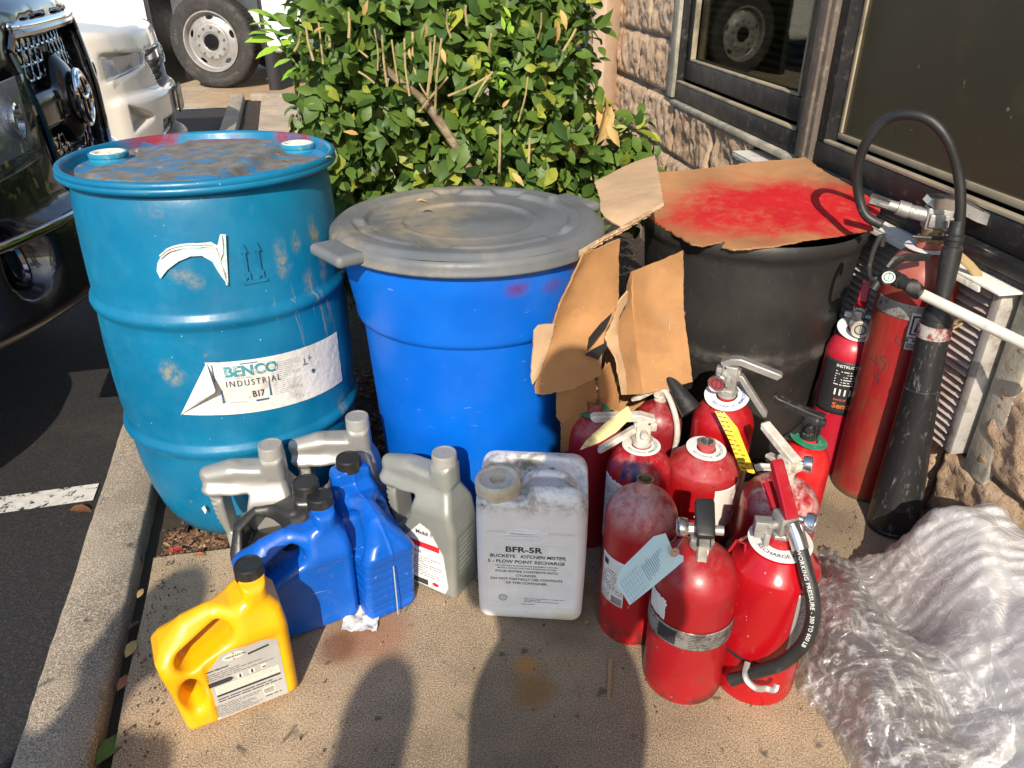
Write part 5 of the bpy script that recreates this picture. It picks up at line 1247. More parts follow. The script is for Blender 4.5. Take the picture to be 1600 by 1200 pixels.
lettering([('Sentry', .022, .020, .022, dict(bold=.03)), ('BACKUP', .022, .042, .008, dict(bold=.02))], cyl_map(.060, -150, .19), plain('orange_ink', (.5, .12, .03), .5), l, 'brand_lettering')
# L mostly hidden one with a black horn
m, _, _ = m_red('red_paint_dark', (.25, .01, .015), (.4, .2, .2), .30, .5)
L = ext_thing(.355, 1.590, 'dark red extinguisher with a black nozzle, mostly hidden behind the others')
body(L, .058, .315, .055, m, .017, .012, 1.9); v_ = valve(L, .325, 150, M['dusty_cast'], [(.03, 20), (.07, 10)], [(.02, -20), (.06, -40)], bw=.026, bh=.035)
obj('nozzle_horn', tube([(.012, -.010, .392), (.030, -.034, .372), (.060, -.070, .335)], [.010, .016, .026], 20), M['hose'], L, angle=40)
obj('hanging_hose', tube(spline([(-.01, .0, .375), (.018, -.03, .34), (.034, -.062, .28), (.030, -.07, .2)], 6), .007, 10), M['dusty_cast'], L)

# ---- K tall carbon dioxide cylinder
b = NB('weathered_red'); X_, Y_, Z_ = b.xyz()
c = b.mix(b.map(b.noise(6, 8, .65, 0, b.scale((1, 1, .25))), .40, .66), (.26, .010, .012), (.30, .055, .035)); c = b.mix(b.map(b.noise(24, 8, .75, 0, b.scale((1, 1, .4))), .54, .64, 0, .6), c, (.13, .06, .03))
c = b.mix(b.map(Z_, .585, .61), c, b.mix(b.map(b.noise(12, 6), .35, .65), (.27, .055, .04), (.36, .11, .075))); c = b.mix(b.map(Z_, .03, .0), c, (.10, .07, .04)); M['kred'] = b.fin(c, .42, 0, b.bump(b.noise(30, 6), .08, .005))
K = ext_thing(.955, 1.690, 'tall weathered red cylinder with steel band, gauge and hose loop against the louvred vent')
K['group'] = 'fire extinguishers crowded on the sidewalk'
body(K, .0835, .668, .090, M['kred'], .030, .020, 1.7); ringp(K, .032, .052, .672, M['white_ring'])
l = wrap(K, .0835, -185, 40, .520, .558, M['band'], 'foil_band')
kd = lambda u, v: pix(u, v, (.955, 1.690), .0835, 0)
ka, kz = kd(1422, 503); ka = math.degrees(ka) + 0; kz0 = kd(1422, 527)[1]
l = wrap(K, .0835, ka, ka + 40, kz0, kz0 + .060, M['label_white'], 'warning_label'); lettering([('rect', .004, .006, .056, .054)], cyl_map(.0835, ka, kz0), M['ink'], l, 'black_frame'); lettering([('rect', .008, .010, .052, .050)], cyl_map(.0843, ka, kz0), M['label_white'], l, 'white_field'); lettering([('poly', [(.012, .014), (.024, .014), (.021, .044), (.016, .044)]), ('poly', [(.030, .040), (.036, .044), (.046, .012), (.040, .012)])], cyl_map(.0850, ka, kz0), M['ink'], l, 'pictogram')
kb = math.degrees(kd(1413, 540)[0]); kz1 = kd(1413, 545)[1]
l = wrap(K, .0835, kb, kb + 24, kz1, kz1 + .028, M['label_white'], 'barcode_label'); lettering([('rect', .0, .019, .036, .027)], cyl_map(.0835, kb, kz1), M['green_ring'], l, 'green_band'); lettering([('rect', .002 + .0022 * i, .003, .0032 + .0022 * i, .016) for i in range(14)], cyl_map(.0835, kb, kz1), M['ink'], l, 'barcode')
fnk = cyl_map(.0835, 0, 0)
def scr(strokes):
    mb = MB()
    for s_ in strokes:
        P3 = []
        for u, v in s_: a, z = pix(u, v, (.955, 1.690), .0835, 0); P3.append((.0843 * math.cos(a), .0843 * math.sin(a), z))
        mb.add(tube(spline(P3, 4), .0009, 5))
    return mb
scr([[(1360, 556), (1364, 562), (1371, 566)], [(1371, 553), (1372, 562), (1368, 576)], [(1383, 556), (1376, 560), (1384, 568), (1378, 580), (1374, 576)], [(1364, 601), (1372, 588), (1374, 580), (1366, 583), (1369, 588), (1374, 594), (1370, 602)], [(1404, 524), (1400, 530), (1404, 540), (1409, 536), (1409, 528), (1410, 548)]]).build('marker_scrawl', M['ink'], K)
mb = MB(); mb.add(cyl(.024, -.01, .03, 28, None, .002)); mb.add(cyl(.030, .0, .008, 28)); mb.build('neck_brass', M['brass'], K, loc=(0, 0, .69))
kv = empty('valve', (0, 0, .715)); kv.parent = K; kv.rotation_euler.z = R(-12)
mb = MB(); mb.add(box(.055, .040, .052, (0, 0, .026), .006)); mb.add(box(.040, .012, .030, (-.002, -.022, .024), .003)); mb.add(cyl(.014, 0, .02, 20, None, .002), M=T(.024, -.018, .020) @ RX(90)); mb.add(cyl(.007, .02, .024, 16), M=T(.024, -.018, .020) @ RX(90)); mb.build('valve_block', M['cast'], kv)
MB().add(channel([(-.034, .060), (-.028, .072), (0, .076), (.04, .070), (.085, .050), (.125, .038), (.14, .040)], .046, .026, .002, .030)).build('squeeze_lever', M['steel'], kv, angle=30)
obj('side_port', tube([(-.025, 0, .030), (-.060, .004, .036), (-.062, .004, .036), (-.085, .008, .042), (-.086, .008, .042), (-.125, .014, .050)], [.016, .015, .018, .017, .012, .012], 16), M['cast'], kv, angle=30)
obj('hose_nut', tube([(-.105, .011, .046), (-.145, .017, .055)], .0135, 6), M['steel'], kv, angle=30)
obj('base_strap', tube([(-.05, -.03, -.012), (.02, -.045, -.008), (.06, -.02, -.012)], .004, 8), M['blacklever'], kv)
# hose loop, handle tube and horn
Pk = lambda u, v, y: aty(u, v, y)
hz = empty('discharge_hose', (0, 0, 0)); hz.parent = K; hz.matrix_parent_inverse = K.matrix_basis.inverted()
lp3 = [Pk(1378, 352, 1.70), Pk(1352, 335, 1.72), Pk(1341, 300, 1.735), Pk(1340, 262, 1.73), Pk(1354, 222, 1.71), Pk(1384, 188, 1.69), Pk(1420, 179, 1.66), Pk(1456, 190, 1.63), Pk(1483, 224, 1.61), Pk(1498, 275, 1.60), Pk(1501, 318, 1.59), Pk(1499, 352, 1.585)]
obj('rubber_tube', tube(spline(lp3, 8), .0108, 16), M['hose'], hz, angle=180)
a_, b_ = Pk(1497, 345, 1.585), Pk(1464, 503, 1.55); dd_ = b_ - a_
obj('handle_grip', tube([a_ + dd_ * t for t in (0, .05, .06, .10, .13, .14, .18, .19, .24, .25, .40, .60, .75, .80, .82, .90, .97, 1.0)], [.015, .0155, .0155, .017, .017, .021, .021, .0185, .018, .0205, .021, .019, .0175, .0195, .026, .031, .033, .031], 28), M['hose'], hz, angle=25)
h0, h1 = Pk(1464, 498, 1.55), Vector((.958, 1.522, .0)); h1.z = .004; dh = h1 - h0
prof = [(0, .030), (.015, .032), (.30, .037), (.305, .0395), (.315, .038), (.60, .047), (.86, .0565), (.865, .058), (.87, .0565), (.985, .060), (.99, .0625), (1.0, .0625), (1.0, .056), (.97, .053)]
b = NB('scratched_black_horn'); c = b.mix(b.map(b.noise(40, 7, .75, 0, b.scale((2, 2, .5))), .56, .68, 0, .7), (.016, .016, .017), (.20, .20, .20)); M['horn'] = b.fin(c, .38, 0, b.bump(b.noise(60, 5), .2, .003))
obj('horn', tube([h0 + dh * t for t, r in prof], [r for t, r in prof], 48), M['horn'], hz, angle=25)
q = h0 + dh * .03; 
up_ = (-dh).normalized(); sx_ = Vector((1, -.1, 0)).normalized()
obj('clamp_band', tube([h0 + dh * .02, h0 + dh * .075], .0345, 40), plain('worn_red_band', (.22, .04, .035), .6, .2, dirt=(.45, .42, .40), dl=(.42, .58), dsc=40, bump=.2), hz, angle=30)
mb = MB(); mb.add(tube([q + Vector((.030, .0, .004)), q + Vector((.060, .012, .012)), q + Vector((.066, .014, .000)), q + Vector((.040, .008, -.014))], .004, 8)); mb.build('clamp_bracket', M['brass'], hz)
# ================================================================ CARDBOARD
def m_card(name, base, red=None):
    b = NB(name)
    c = b.mix(b.map(b.noise(5, 6, .6), .35, .68), tuple(x * .82 for x in base), tuple(x * 1.12 for x in base))
    c = b.mix(b.map(b.noise(24, 6, .7), .5, .7, 0, .22), c, tuple(x * .65 for x in base))
    c = b.mix(b.map(b.noise(260, 3, .6), .70, .73, 0, .8), c, (.75, .62, .45))
    n = b.bump(b.noise(110, 5, .6), .14, .003)
    return b, c, n
b, c, n = m_card('brown_cardboard', (.40, .205, .080)); M['card'] = b.fin(c, .85, 0, n)
b, c, n = m_card('pale_cardboard', (.50, .34, .20)); M['card2'] = b.fin(c, .85, 0, n)
def ply(pts3, nm, m, par, th=.004, seed=0, rag=.003, bend=0.0, sub=14, curl=(0, 0, 0), amp=1.0):
    """a ragged-edged board through an outline given in space"""
    P = [Vector(p) for p in pts3]; ring = []; nn = Vector((0, 0, 0))
    for i in range(len(P)): nn += (P[i] - P[0]).cross(P[(i + 1) % len(P)] - P[0])
    nn.normalize()
    for i, a in enumerate(P):
        c_ = P[(i + 1) % len(P)]; L = (c_ - a).length; k = max(1, int(L / .008))
        for j in range(k):
            t = j / k; q = a.lerp(c_, t)
            if j:
                rv = Vector((noise.noise(q * 90 + Vector((seed, 0, 0))), noise.noise(q * 90 + Vector((0, seed, 9))), noise.noise(q * 90 + Vector((7, 0, seed))))); q = q + (rv - nn * rv.dot(nn)) * rag
            ring.append(q)
    bm = bmesh.new(); vs = [bm.verts.new(q) for q in ring]
    bm.faces.new(vs) if False else None
    ax = (P[1] - P[0]).normalized(); ay = nn.cross(ax); cen = sum(P, Vector()) / len(P)
    fc = bm.faces.new(vs); bmesh.ops.triangulate(bm, faces=[fc])
    for _ in range(6):
        es = [e for e in bm.edges if e.calc_length() > .017 and not e.is_boundary]
        if es: bmesh.ops.subdivide_edges(bm, edges=es, cuts=1)
        bmesh.ops.triangulate(bm, faces=bm.faces[:]); bmesh.ops.beautify_fill(bm, faces=bm.faces[:], edges=[e for e in bm.edges if not e.is_boundary])
        if len(bm.faces) > 9000: break
    for _ in range(4): bmesh.ops.smooth_vert(bm, verts=[q for q in bm.verts if not q.is_boundary], factor=.5, use_axis_x=True, use_axis_y=True, use_axis_z=True)
    for q in bm.verts:
        d = q.co - cen; x, y = d.dot(ax), d.dot(ay)
        q.co += nn * (bend * (x * x) + curl[0] * y * y + curl[1] * x * y + amp * (.005 * noise.noise(q.co * 9 + Vector((seed, 3, 1))) + .0007 * noise.noise(q.co * 40)))
    bm.normal_update()
    bm.verts.index_update(); n0 = len(bm.verts)
    v = [tuple(q.co) for q in bm.verts]; f = [tuple(x.index for x in z.verts) for z in bm.faces]
    nrm = [tuple(q.co - q.normal * th) for q in bm.verts]
    f2 = [tuple(reversed([i + n0 for i in z])) for z in f]
    eb = []
    for e in bm.edges:
        if e.is_boundary:
            l = e.link_loops[0]; a, c_ = l.vert.index, l.link_loop_next.vert.index; eb.append((c_, a, a + n0, c_ + n0))
    bm.free()
    o = MB().add((v + nrm, f + f2 + eb)).build(nm, m, par, angle=50)
    if par and par.location.length: o.matrix_parent_inverse = Matrix.Translation(-par.location)
    return o
# red sprayed sheet lying on the black barrel
b, c, n = m_card('red_sprayed_cardboard', (.40, .20, .085))
def rb(u, v, z, rad, soft, sc, am, col=(.47, .002, .008), nz=.5, ns=9):
    global c
    p = at(u, v, z); k = b.math('MULTIPLY', blob(b, (p.x, p.y, p.z), rad, soft, sc, nz, ns), b.map(b.noise(26, 8, .8, .2), .34, .58, .45, 1)); c = b.mix(b.math('MULTIPLY', k, am), c, col)
rb(1215, 322, .685, .25, .6, (.75, 1.2, .5), 1); rb(1300, 328, .68, .20, .6, (.8, 1.1, .5), 1); rb(1130, 352, .66, .16, .8, (.8, 1.3, .6), .9); rb(1345, 322, .68, .05, .6, (1, 1, .5), .8); rb(1180, 325, .67, .09, .9, (.6, 1.2, .6), 1)
rb(1165, 300, .69, .035, .8, (.8, 1.6, .5), .9, (.38, .12, .06)); rb(1290, 275, .72, .09, .9, (.8, .8, .5), .45, (.10, .06, .03))
M['cardred'] = b.fin(c, .75, 0, n)
top = [(1012, 272, .700), (1100, 266, .712), (1190, 254, .725), (1259, 248, .738), (1275, 262, .73), (1325, 290, .70), (1346, 305, .69), (1378, 312, .683), (1374, 333, .676), (1360, 348, .668), (1364, 362, .656), (1300, 371, .658), (1235, 381, .659), (1200, 387, .658), (1165, 391, .655), (1142, 392, .648), (1128, 388, .650), (1135, 378, .656), (1098, 386, .652), (1082, 384, .652), (1010, 340, .656), (990, 330, .655)]
o = ply([at(*q) for q in top], 'cardboard_sheet', M['cardred'], None, .0045, 5, .006, .0, amp=.6)
tag(o, 'flat torn cardboard sheet sprayed red, lying on the black barrel', 'cardboard')
# broken box wedged between the bin and the barrel
cb = empty('cardboard_box', (.2, 1.62, 0), label='torn brown cardboard box pieces standing between the blue bin and the black barrel', cat='cardboard box')
Y = lambda L, m=M['card'], **k: ply([aty(u, v, y) for u, v, y in L], k.pop('nm', 'flap'), m, cb, **k)
Y([(929, 287, 1.96), (965, 267, 2.02), (1023, 245, 2.08), (1031, 280, 1.90), (1037, 319, 1.74), (1000, 345, 1.70), (975, 358, 1.69), (945, 341, 1.74), (938, 330, 1.78), (939, 318, 1.84)], M['card2'], nm='top_flap', seed=1)
Y([(904, 391, 1.50), (905, 400, 1.48), (946, 372, 1.57), (990, 348, 1.66), (1037, 322, 1.72), (1037, 316, 1.73), (985, 345, 1.67), (940, 371, 1.58)], M['card2'], nm='folded_edge', seed=2, rag=.002, th=.006)
Y([(904, 395, 1.50), (898, 416, 1.49), (888, 445, 1.48), (877, 471, 1.475), (871, 490, 1.47), (866, 507, 1.465), (851, 552, 1.455), (831, 601, 1.44), (831, 611, 1.44), (842, 614, 1.44), (885, 606, 1.45), (932, 582, 1.49), (944, 522, 1.51), (960, 488, 1.54), (966, 462, 1.56), (965, 415, 1.57), (963, 372, 1.575), (935, 384, 1.54)], seed=3, curl=(.5, .8, 0), bend=.6)
Y([(834, 516, 1.435), (841, 508, 1.44), (866, 505, 1.46), (856, 545, 1.45), (842, 585, 1.43), (831, 600, 1.425), (829, 590, 1.425), (833, 545, 1.43)], M['card2'], seed=4)
Y([(869, 612, 1.46), (929, 590, 1.50), (934, 625, 1.52), (935, 700, 1.53), (876, 705, 1.46), (876, 660, 1.455), (869, 650, 1.455)], seed=6)
Y([(989, 424, 1.70), (1030, 408, 1.66), (1067, 391, 1.62), (1068, 440, 1.61), (1069, 489, 1.60), (1076, 540, 1.58), (1082, 596, 1.56), (1045, 606, 1.57), (1004, 616, 1.58), (996, 560, 1.61), (988, 480, 1.67)], seed=7, rag=.0015, bend=.3)
Y([(987, 426, 1.702), (989, 424, 1.70), (990, 480, 1.665), (997, 560, 1.605), (1004, 616, 1.575), (982, 616, 1.60), (966, 600, 1.63), (966, 540, 1.66), (968, 500, 1.69), (978, 462, 1.71)], seed=8)
Y([(981, 455, 1.63), (972, 466, 1.62), (951, 492, 1.60), (944, 522, 1.585), (950, 540, 1.58), (962, 558, 1.57), (968, 590, 1.56), (973, 617, 1.55), (980, 617, 1.56), (976, 580, 1.58), (966, 545, 1.60), (964, 520, 1.615), (968, 495, 1.63), (980, 470, 1.64)], M['card2'], seed=9, rag=.004, nm='torn_strip')
Y([(932, 584, 1.52), (951, 566, 1.56), (966, 616, 1.58), (967, 640, 1.58), (935, 640, 1.53)], seed=10)
Y([(965, 470, 1.80), (1000, 460, 1.80), (1010, 640, 1.80), (940, 660, 1.80), (945, 560, 1.80)], seed=11)
tp = [(940, 505, 1.492), (956, 488, 1.512), (946, 510, 1.498), (937, 526, 1.488), (950, 525, 1.502), (940, 537, 1.488), (917, 530, 1.468), (925, 515, 1.475), (920, 528, 1.47)]
Y([(938, 506, 1.485), (957, 488, 1.51), (947, 512, 1.49), (918, 548, 1.45), (921, 528, 1.455)], M['matt_black'], nm='black_tape', th=.0006, rag=0)
Y([(928, 545, 1.46), (948, 534, 1.48), (944, 545, 1.475), (935, 562, 1.465), (914, 555, 1.445)], M['matt_black'], nm='black_tape', th=.0006, rag=0)
for (u, v) in ((999, 520), (1019, 512), (1045, 497)):
    p = aty(u, v, 1.60 + (1045 - u) * .0009 - .006); q = aty(u + 1, v + 19, 1.60 + (1045 - u) * .0009 - .010)
    o = obj('staple', tube([p, q], .0012, 5), M['alu'], cb); o.matrix_parent_inverse = Matrix.Translation(-cb.location)
# ================================================================ SHRUB AND TREE
def leaf_mesh(n, pos, dirs, nrm, L, Wd, droop=.25, fold=.25):
    """n leaves: base at pos, pointing along dirs, facing nrm"""
    d = dirs / np.linalg.norm(dirs, axis=1)[:, None]; nn = nrm - d * (nrm * d).sum(1)[:, None]; nn /= np.linalg.norm(nn, axis=1)[:, None] + 1e-9; s = np.cross(d, nn)
    st = [(0, 0, 0), (.22, .36, 0), (.50, .5, 1), (.78, .30, 1.4), (1, 0, 2.2)]
    V = []
    for t, w_, dr in st:
        c = pos + d * (L * t)[:, None] - nn * (L * droop * dr * t * .35)[:, None]
        if w_ == 0: V.append(c)
        else:
            o = s * (Wd * w_)[:, None]; up = nn * (Wd * fold * w_)[:, None]
            V += [c - o + up, c, c + o + up]
    V = np.stack(V, 1); k = V.shape[1]       # 0 | 1 2 3 | 4 5 6 | 7 8 9 | 10
    base = [(0, 2, 1), (0, 3, 2), (1, 2, 5, 4), (2, 3, 6, 5), (4, 5, 8, 7), (5, 6, 9, 8), (7, 8, 10), (8, 9, 10)]
    v = V.reshape(-1, 3).tolist(); f = []
    for i in range(n):
        b_ = i * k; f += [tuple(b_ + q for q in x) for x in base]
    return [tuple(p) for p in v], f
def m_leaf(name, a, b1, c1, gloss=.48):
    b = NB(name); g = b.n.new('ShaderNodeNewGeometry'); r = g.outputs['Random Per Island']
    c = b.mix(b.map(r, 0, .5, smooth=False), a, b1); c = b.mix(b.map(r, .86, 1.0, smooth=False), c, c1)
    c = b.mix(b.map(b.noise(60, 4, .6), .5, .75, 0, .4), c, tuple(x * .6 for x in a))
    b.fin(c, gloss, 0, b.bump(b.noise(120, 3), .15, .002), Specular_IOR_Level=.35)
    tl_ = b.n.new('ShaderNodeBsdfTranslucent'); b.link(b.mix(.5, c, (.22, .32, .02)), tl_.inputs[0]); ms = b.n.new('ShaderNodeMixShader'); ms.inputs[0].default_value = .18
    b.link(b.p.outputs[0], ms.inputs[1]); b.link(tl_.outputs[0], ms.inputs[2]); b.link(ms.outputs[0], b.out.inputs[0]); return b.m
M['leaf'] = m_leaf('glossy_green_leaf', (.032, .076, .016), (.095, .165, .026), (.34, .36, .05))
M['newleaf'] = m_leaf('fresh_leaf', (.20, .42, .03), (.30, .50, .05), (.25, .45, .04), .4)
M['dryleaf'] = m_leaf('dry_leaf', (.42, .26, .09), (.58, .40, .16), (.30, .16, .06), .7)
M['darkleaf'] = m_leaf('evergreen_leaf', (.02, .05, .012), (.045, .09, .02), (.06, .10, .02), .5)
M['twig'] = plain('grey_brown_twig', (.16, .12, .07), .85, bump=.5, bs=60, dirt=(.30, .24, .15), dl=(.45, .6), dsc=30)
M['cutstem'] = plain('pruned_pale_stem', (.34, .27, .12), .8, bump=.4, bs=80, dirt=(.16, .12, .05), dl=(.5, .65), dsc=20)
rs = np.random.RandomState(11)
SCn = np.array([-.215, 2.76, .70]); SH = np.array([.475, .50, .62])
def shrub_points(n, c, h, depth, keep=None):
    out = []; nn = []
    while len(out) < n:
        q = rs.uniform(-1, 1, 3); ax_ = rs.choice(3, p=[.28, .42, .30]); q[ax_] = np.sign(q[ax_]) if ax_ != 2 else 1
        if ax_ == 1 and q[1] > 0 and rs.rand() < .75: q[1] = -1
        nrm = np.zeros(3); nrm[ax_] = q[ax_]; rr = np.abs(q) ** 5; nrm = nrm * .6 + np.sign(q) * rr * .5
        q = q / max(1, (np.abs(q) ** 4).sum() ** .25); p = c + q * h
        lump = 1 + .09 * noise.noise(Vector((p * 3.2).tolist())) + .05 * noise.noise(Vector((p * 8).tolist()))
        k = depth * rs.rand() ** 1.6; p = c + (p - c) * lump * (1 - k / h.min())
        if noise.noise(Vector((p * 5.5 + 7).tolist())) > .30 and k < .06: continue
        if keep is not None and not keep(p): continue
        out.append(p); nn.append(nrm / np.linalg.norm(nrm))
    return np.array(out), np.array(nn)
shrub = empty('evergreen_shrub', (SCn[0], SCn[1], 0), label='clipped broadleaf shrub with glossy green leaves and pruned stems behind the bins', cat='shrub')
N = 8500
P_, N_ = shrub_points(N, SCn, SH, .20)
P3, N3 = shrub_points(3200, SCn + np.array([0, .03, -.03]), SH * .80, .10); P_ = np.vstack([P_, P3]); N_ = np.vstack([N_, N3])
P2, N2 = shrub_points(420, np.array([.30, 2.62, .62]), np.array([.17, .18, .20]), .12); P_ = np.vstack([P_, P2]); N_ = np.vstack([N_, N2]); N = len(P_)
rnd = rs.normal(size=(N, 3)); dr = N_ * .55 + rnd * .75 + np.array([0, -.25, -.15]); nm = N_ * .7 + rs.normal(size=(N, 3)) * .45 + np.array([0, -.25, .75])
Ls = rs.uniform(.034, .066, N) * rs.choice([1, 1, 1.25], N); v, f = leaf_mesh(N, P_ - SCn * np.array([1, 1, 0]), dr, nm, Ls, Ls * rs.uniform(.50, .68, N), .3, .22)
obj('foliage', (v, f), M['leaf'], shrub, angle=180)
mb = MB(); O = Vector((SCn[0], SCn[1], 0))
for i in range(26):     # limbs
    a = rs.uniform(0, 6.28); e_ = Vector((.42 * math.cos(a) * rs.rand() ** .5, .42 * math.sin(a) * rs.rand() ** .5, rs.uniform(.7, 1.22)))
    mb.add(tube(spline([(.02 * math.cos(a), .02 * math.sin(a), 0), (e_.x * .35 + rs.normal() * .03, e_.y * .35 + rs.normal() * .03, e_.z * .4), (e_.x * .8, e_.y * .8, e_.z * .8), e_], 4), [.014 - .0009 * k for k in range(13)], 7))
mn = [Pk(750, 290, 2.27), Pk(722, 245, 2.27), Pk(690, 195, 2.26), Pk(660, 155, 2.25), Pk(625, 128, 2.24), Pk(600, 105, 2.24)]
mb.add(tube(spline([p - O for p in mn], 5), [.011, .011, .011, .011, .011, .011] + [.013] * 10 + [.010] * 10, 9))
mb.build('limbs', M['twig'], shrub)
stem = lambda vf: obj('cut_stem', vf, M['cutstem'], shrub)
def px_stem(u0, v0, u1, v1, y, r=.0045):
    a, b_ = Pk(u0, v0, y) - O, Pk(u1, v1, y + rs.uniform(-.02, .02)) - O; r *= .68; m_ = (a + b_) / 2 + Vector(rs.normal(size=3) * .003); stem(tube(spline([a, m_, b_], 3), [r, r, r * .9, r * .9, r * .85, r * .85, r * .9], 7))
for q in ((605, 135, 597, 55), (640, 150, 632, 60), (622, 130, 612, 62), (650, 120, 645, 50), (668, 150, 672, 58), (672, 130, 680, 55), (590, 110, 585, 45), (490, 95, 478, 40), (505, 100, 498, 35), (545, 60, 545, 18), (515, 75, 512, 50), (740, 160, 770, 112), (765, 80, 768, 52), (705, 60, 700, 15), (670, 155, 655, 130), (840, 60, 846, 20), (810, 190, 825, 120), (680, 170, 690, 60), (575, 90, 560, 78), (460, 80, 470, 50), (585, 130, 560, 112), (730, 40, 728, 8), (655, 175, 700, 120), (700, 150, 765, 118), (880, 80, 900, 45), (780, 270, 782, 195), (826, 255, 828, 215)):
    px_stem(*q, 2.235 if q[1] < 130 else 2.215, rs.uniform(.0035, .0065))
for i in range(36):
    a = rs.uniform(-.45, .45); b_ = rs.uniform(2.35, 3.15); h_ = rs.uniform(1.22, 1.36); p = Vector((SCn[0] + a, b_, h_)) - O
    stem(tube([p - Vector((rs.normal() * .02, rs.normal() * .02, .10)), p], [.004, .0035], 6))
# fresh shoot at the left
sh_ = [Pk(500, 150, 2.45), Pk(470, 110, 2.42), Pk(445, 75, 2.40), Pk(425, 45, 2.38), Pk(405, 25, 2.37)]
sp2 = [p - O for p in spline(sh_, 5)]
obj('shoot_stem', tube(sp2, .003, 6), M['newleaf'], shrub)
tg = [(395, 10, 440, 35), (392, 32, 430, 42), (385, 60, 430, 62), (400, 85, 440, 72), (410, 40, 455, 60), (450, 20, 458, 45), (428, 100, 455, 92), (440, 120, 470, 105), (455, 75, 440, 60), (470, 60, 455, 80), (390, 48, 425, 52), (415, 15, 440, 40)]
pp = []; dd = []; ll = []
for u0, v0, u1, v1 in tg:
    t_, b_ = Pk(u0, v0, 2.34), Pk(u1, v1, 2.39); pp.append(b_ - O); dd.append(t_ - b_); ll.append((t_ - b_).length * 1.05)
for u, v in ((765, 105), (772, 95), (795, 55), (800, 40), (788, 48), (792, 125), (785, 138), (790, 130), (798, 28), (780, 100), (775, 115)):
    b_ = Pk(u, v, 2.20); pp.append(b_ - O); d = Vector(rs.normal(size=3)) + Vector((0, -.3, .6)); dd.append(d); ll.append(.035)
pp = np.array([tuple(q) for q in pp]); dd = np.array([tuple(q) for q in dd]); ll = np.array(ll)
v, f = leaf_mesh(len(pp), pp, dd, np.tile([0, -.6, .8], (len(pp), 1)) + rs.normal(size=(len(pp), 3)) * .2, ll, ll * .36, .2, .2)
obj('fresh_leaves', (v, f), M['newleaf'], shrub, angle=180)
pp = []; dd = []; ll = []
for u, v, du, dv, l in ((945, 150, 0, 60, .13), (955, 165, -12, 55, .12), (938, 160, 5, 50, .10), (950, 185, 10, 30, .09), (897, 200, 10, 35, .07), (902, 215, -6, 30, .06), (690, 75, 5, 20, .04), (568, 25, 3, -15, .04), (875, 15, 6, 14, .05), (868, 30, 4, 18, .06), (640, 75, 0, 14, .03), (800, 270, 10, 10, .05), (785, 168, 6, -8, .03), (560, 210, -14, -4, .04), (490, 55, 5, -8, .04), (660, 60, 4, -8, .04)):
    a = Pk(u, v, 2.20 if u < 880 else 2.42); c_ = Pk(u + du, v + dv, 2.19 if u < 880 else 2.40); pp.append(a - O); dd.append(c_ - a); ll.append(l)
pp = np.array([tuple(q) for q in pp]); dd = np.array([tuple(q) for q in dd]); ll = np.array(ll)
v, f = leaf_mesh(len(pp), pp, dd, rs.normal(size=(len(pp), 3)) * .4 + np.array([0, -1, .2]), ll, ll * .36, .4, .5)
obj('dry_leaves', (v, f), M['dryleaf'], shrub, angle=180)
# dark evergreen beyond the corner of the building
ev = empty('evergreen_tree', (1.05, 10.2, -.1), label='dark evergreen tree beyond the corner of the stone building', cat='tree')
n = 5200; t = rs.rand(n) ** .8; a = rs.uniform(0, 6.283, n); r = (.95 * (1 - t) ** .8 + .05) * (1 - .35 * rs.rand(n) ** 2) * (1 + .18 * np.sin(a * 5 + t * 22))
pp = np.stack([r * np.cos(a), r * np.sin(a), .25 + t * 3.4], 1); dd = np.stack([np.cos(a), np.sin(a), rs.normal(size=n) * .4 + .2], 1) + rs.normal(size=(n, 3)) * .4
v, f = leaf_mesh(n, pp, dd, np.stack([np.cos(a) * .4, np.sin(a) * .4, np.ones(n)], 1), rs.uniform(.07, .15, n), rs.uniform(.02, .045, n)); obj('crown', (v, f), M['darkleaf'], ev, angle=180)
obj('trunk', tube([(0, 0, 0), (.02, .01, 1.2), (0, 0, 3.3)], [.08, .06, .015], 10), M['twig'], ev)

# ================================================================ SMALL THINGS
def chips(name, region, n, m, z, smin_=.006, smax_=.028, seed=1):
    r_ = random.Random(seed); mb = MB()
    for i in range(n):
        x, y = region(r_)
        L_ = r_.uniform(smin_, smax_); w_ = L_ * r_.uniform(.18, .5); h_ = r_.uniform(.002, .006)
        Mx = T(x, y, z + h_ + r_.random() * .010) @ RZ(r_.uniform(0, 360)) @ RX(r_.uniform(-35, 35)) @ RY(r_.uniform(-25, 25))
        v = [(-L_ / 2, -w_ / 2, -h_ / 2), (L_ / 2, -w_ / 2 * r_.uniform(.3, 1), -h_ / 2), (L_ / 2, w_ / 2 * r_.uniform(.3, 1), -h_ / 2), (-L_ / 2, w_ / 2, -h_ / 2)]; v += [(a, b_, c + h_) for a, b_, c in v]
        mb.add((v, [(3, 2, 1, 0), (4, 5, 6, 7), (0, 1, 5, 4), (1, 2, 6, 5), (2, 3, 7, 6), (3, 0, 4, 7)]), 0, Mx)
    return tag(mb.build(name, m, smooth=False), 'brown bark chips and litter over the planting bed', 'bark mulch', None, 'stuff')
b = NB('bark_chip'); g = b.n.new('ShaderNodeNewGeometry'); r = g.outputs['Random Per Island']
c = b.mix(b.map(r, 0, .8), (.045, .025, .015), (.20, .11, .06)); c = b.mix(b.map(r, .9, 1), c, (.42, .28, .16)); M['chip'] = b.fin(c, .9, 0, b.bump(b.noise(120, 4), .4, .002))
def grit(r_):
    k = r_.random()
    if k < .35: y = r_.uniform(.3, 1.5); return (cl(y, .17)[0] + abs(r_.gauss(0, .06)), y)
    if k < .55: a = r_.uniform(3.2, 6.2); return (-.10 + .26 * math.cos(a), 1.685 + .27 * math.sin(a))
    return (r_.uniform(-.75, 1.0), r_.uniform(.6, 1.7))
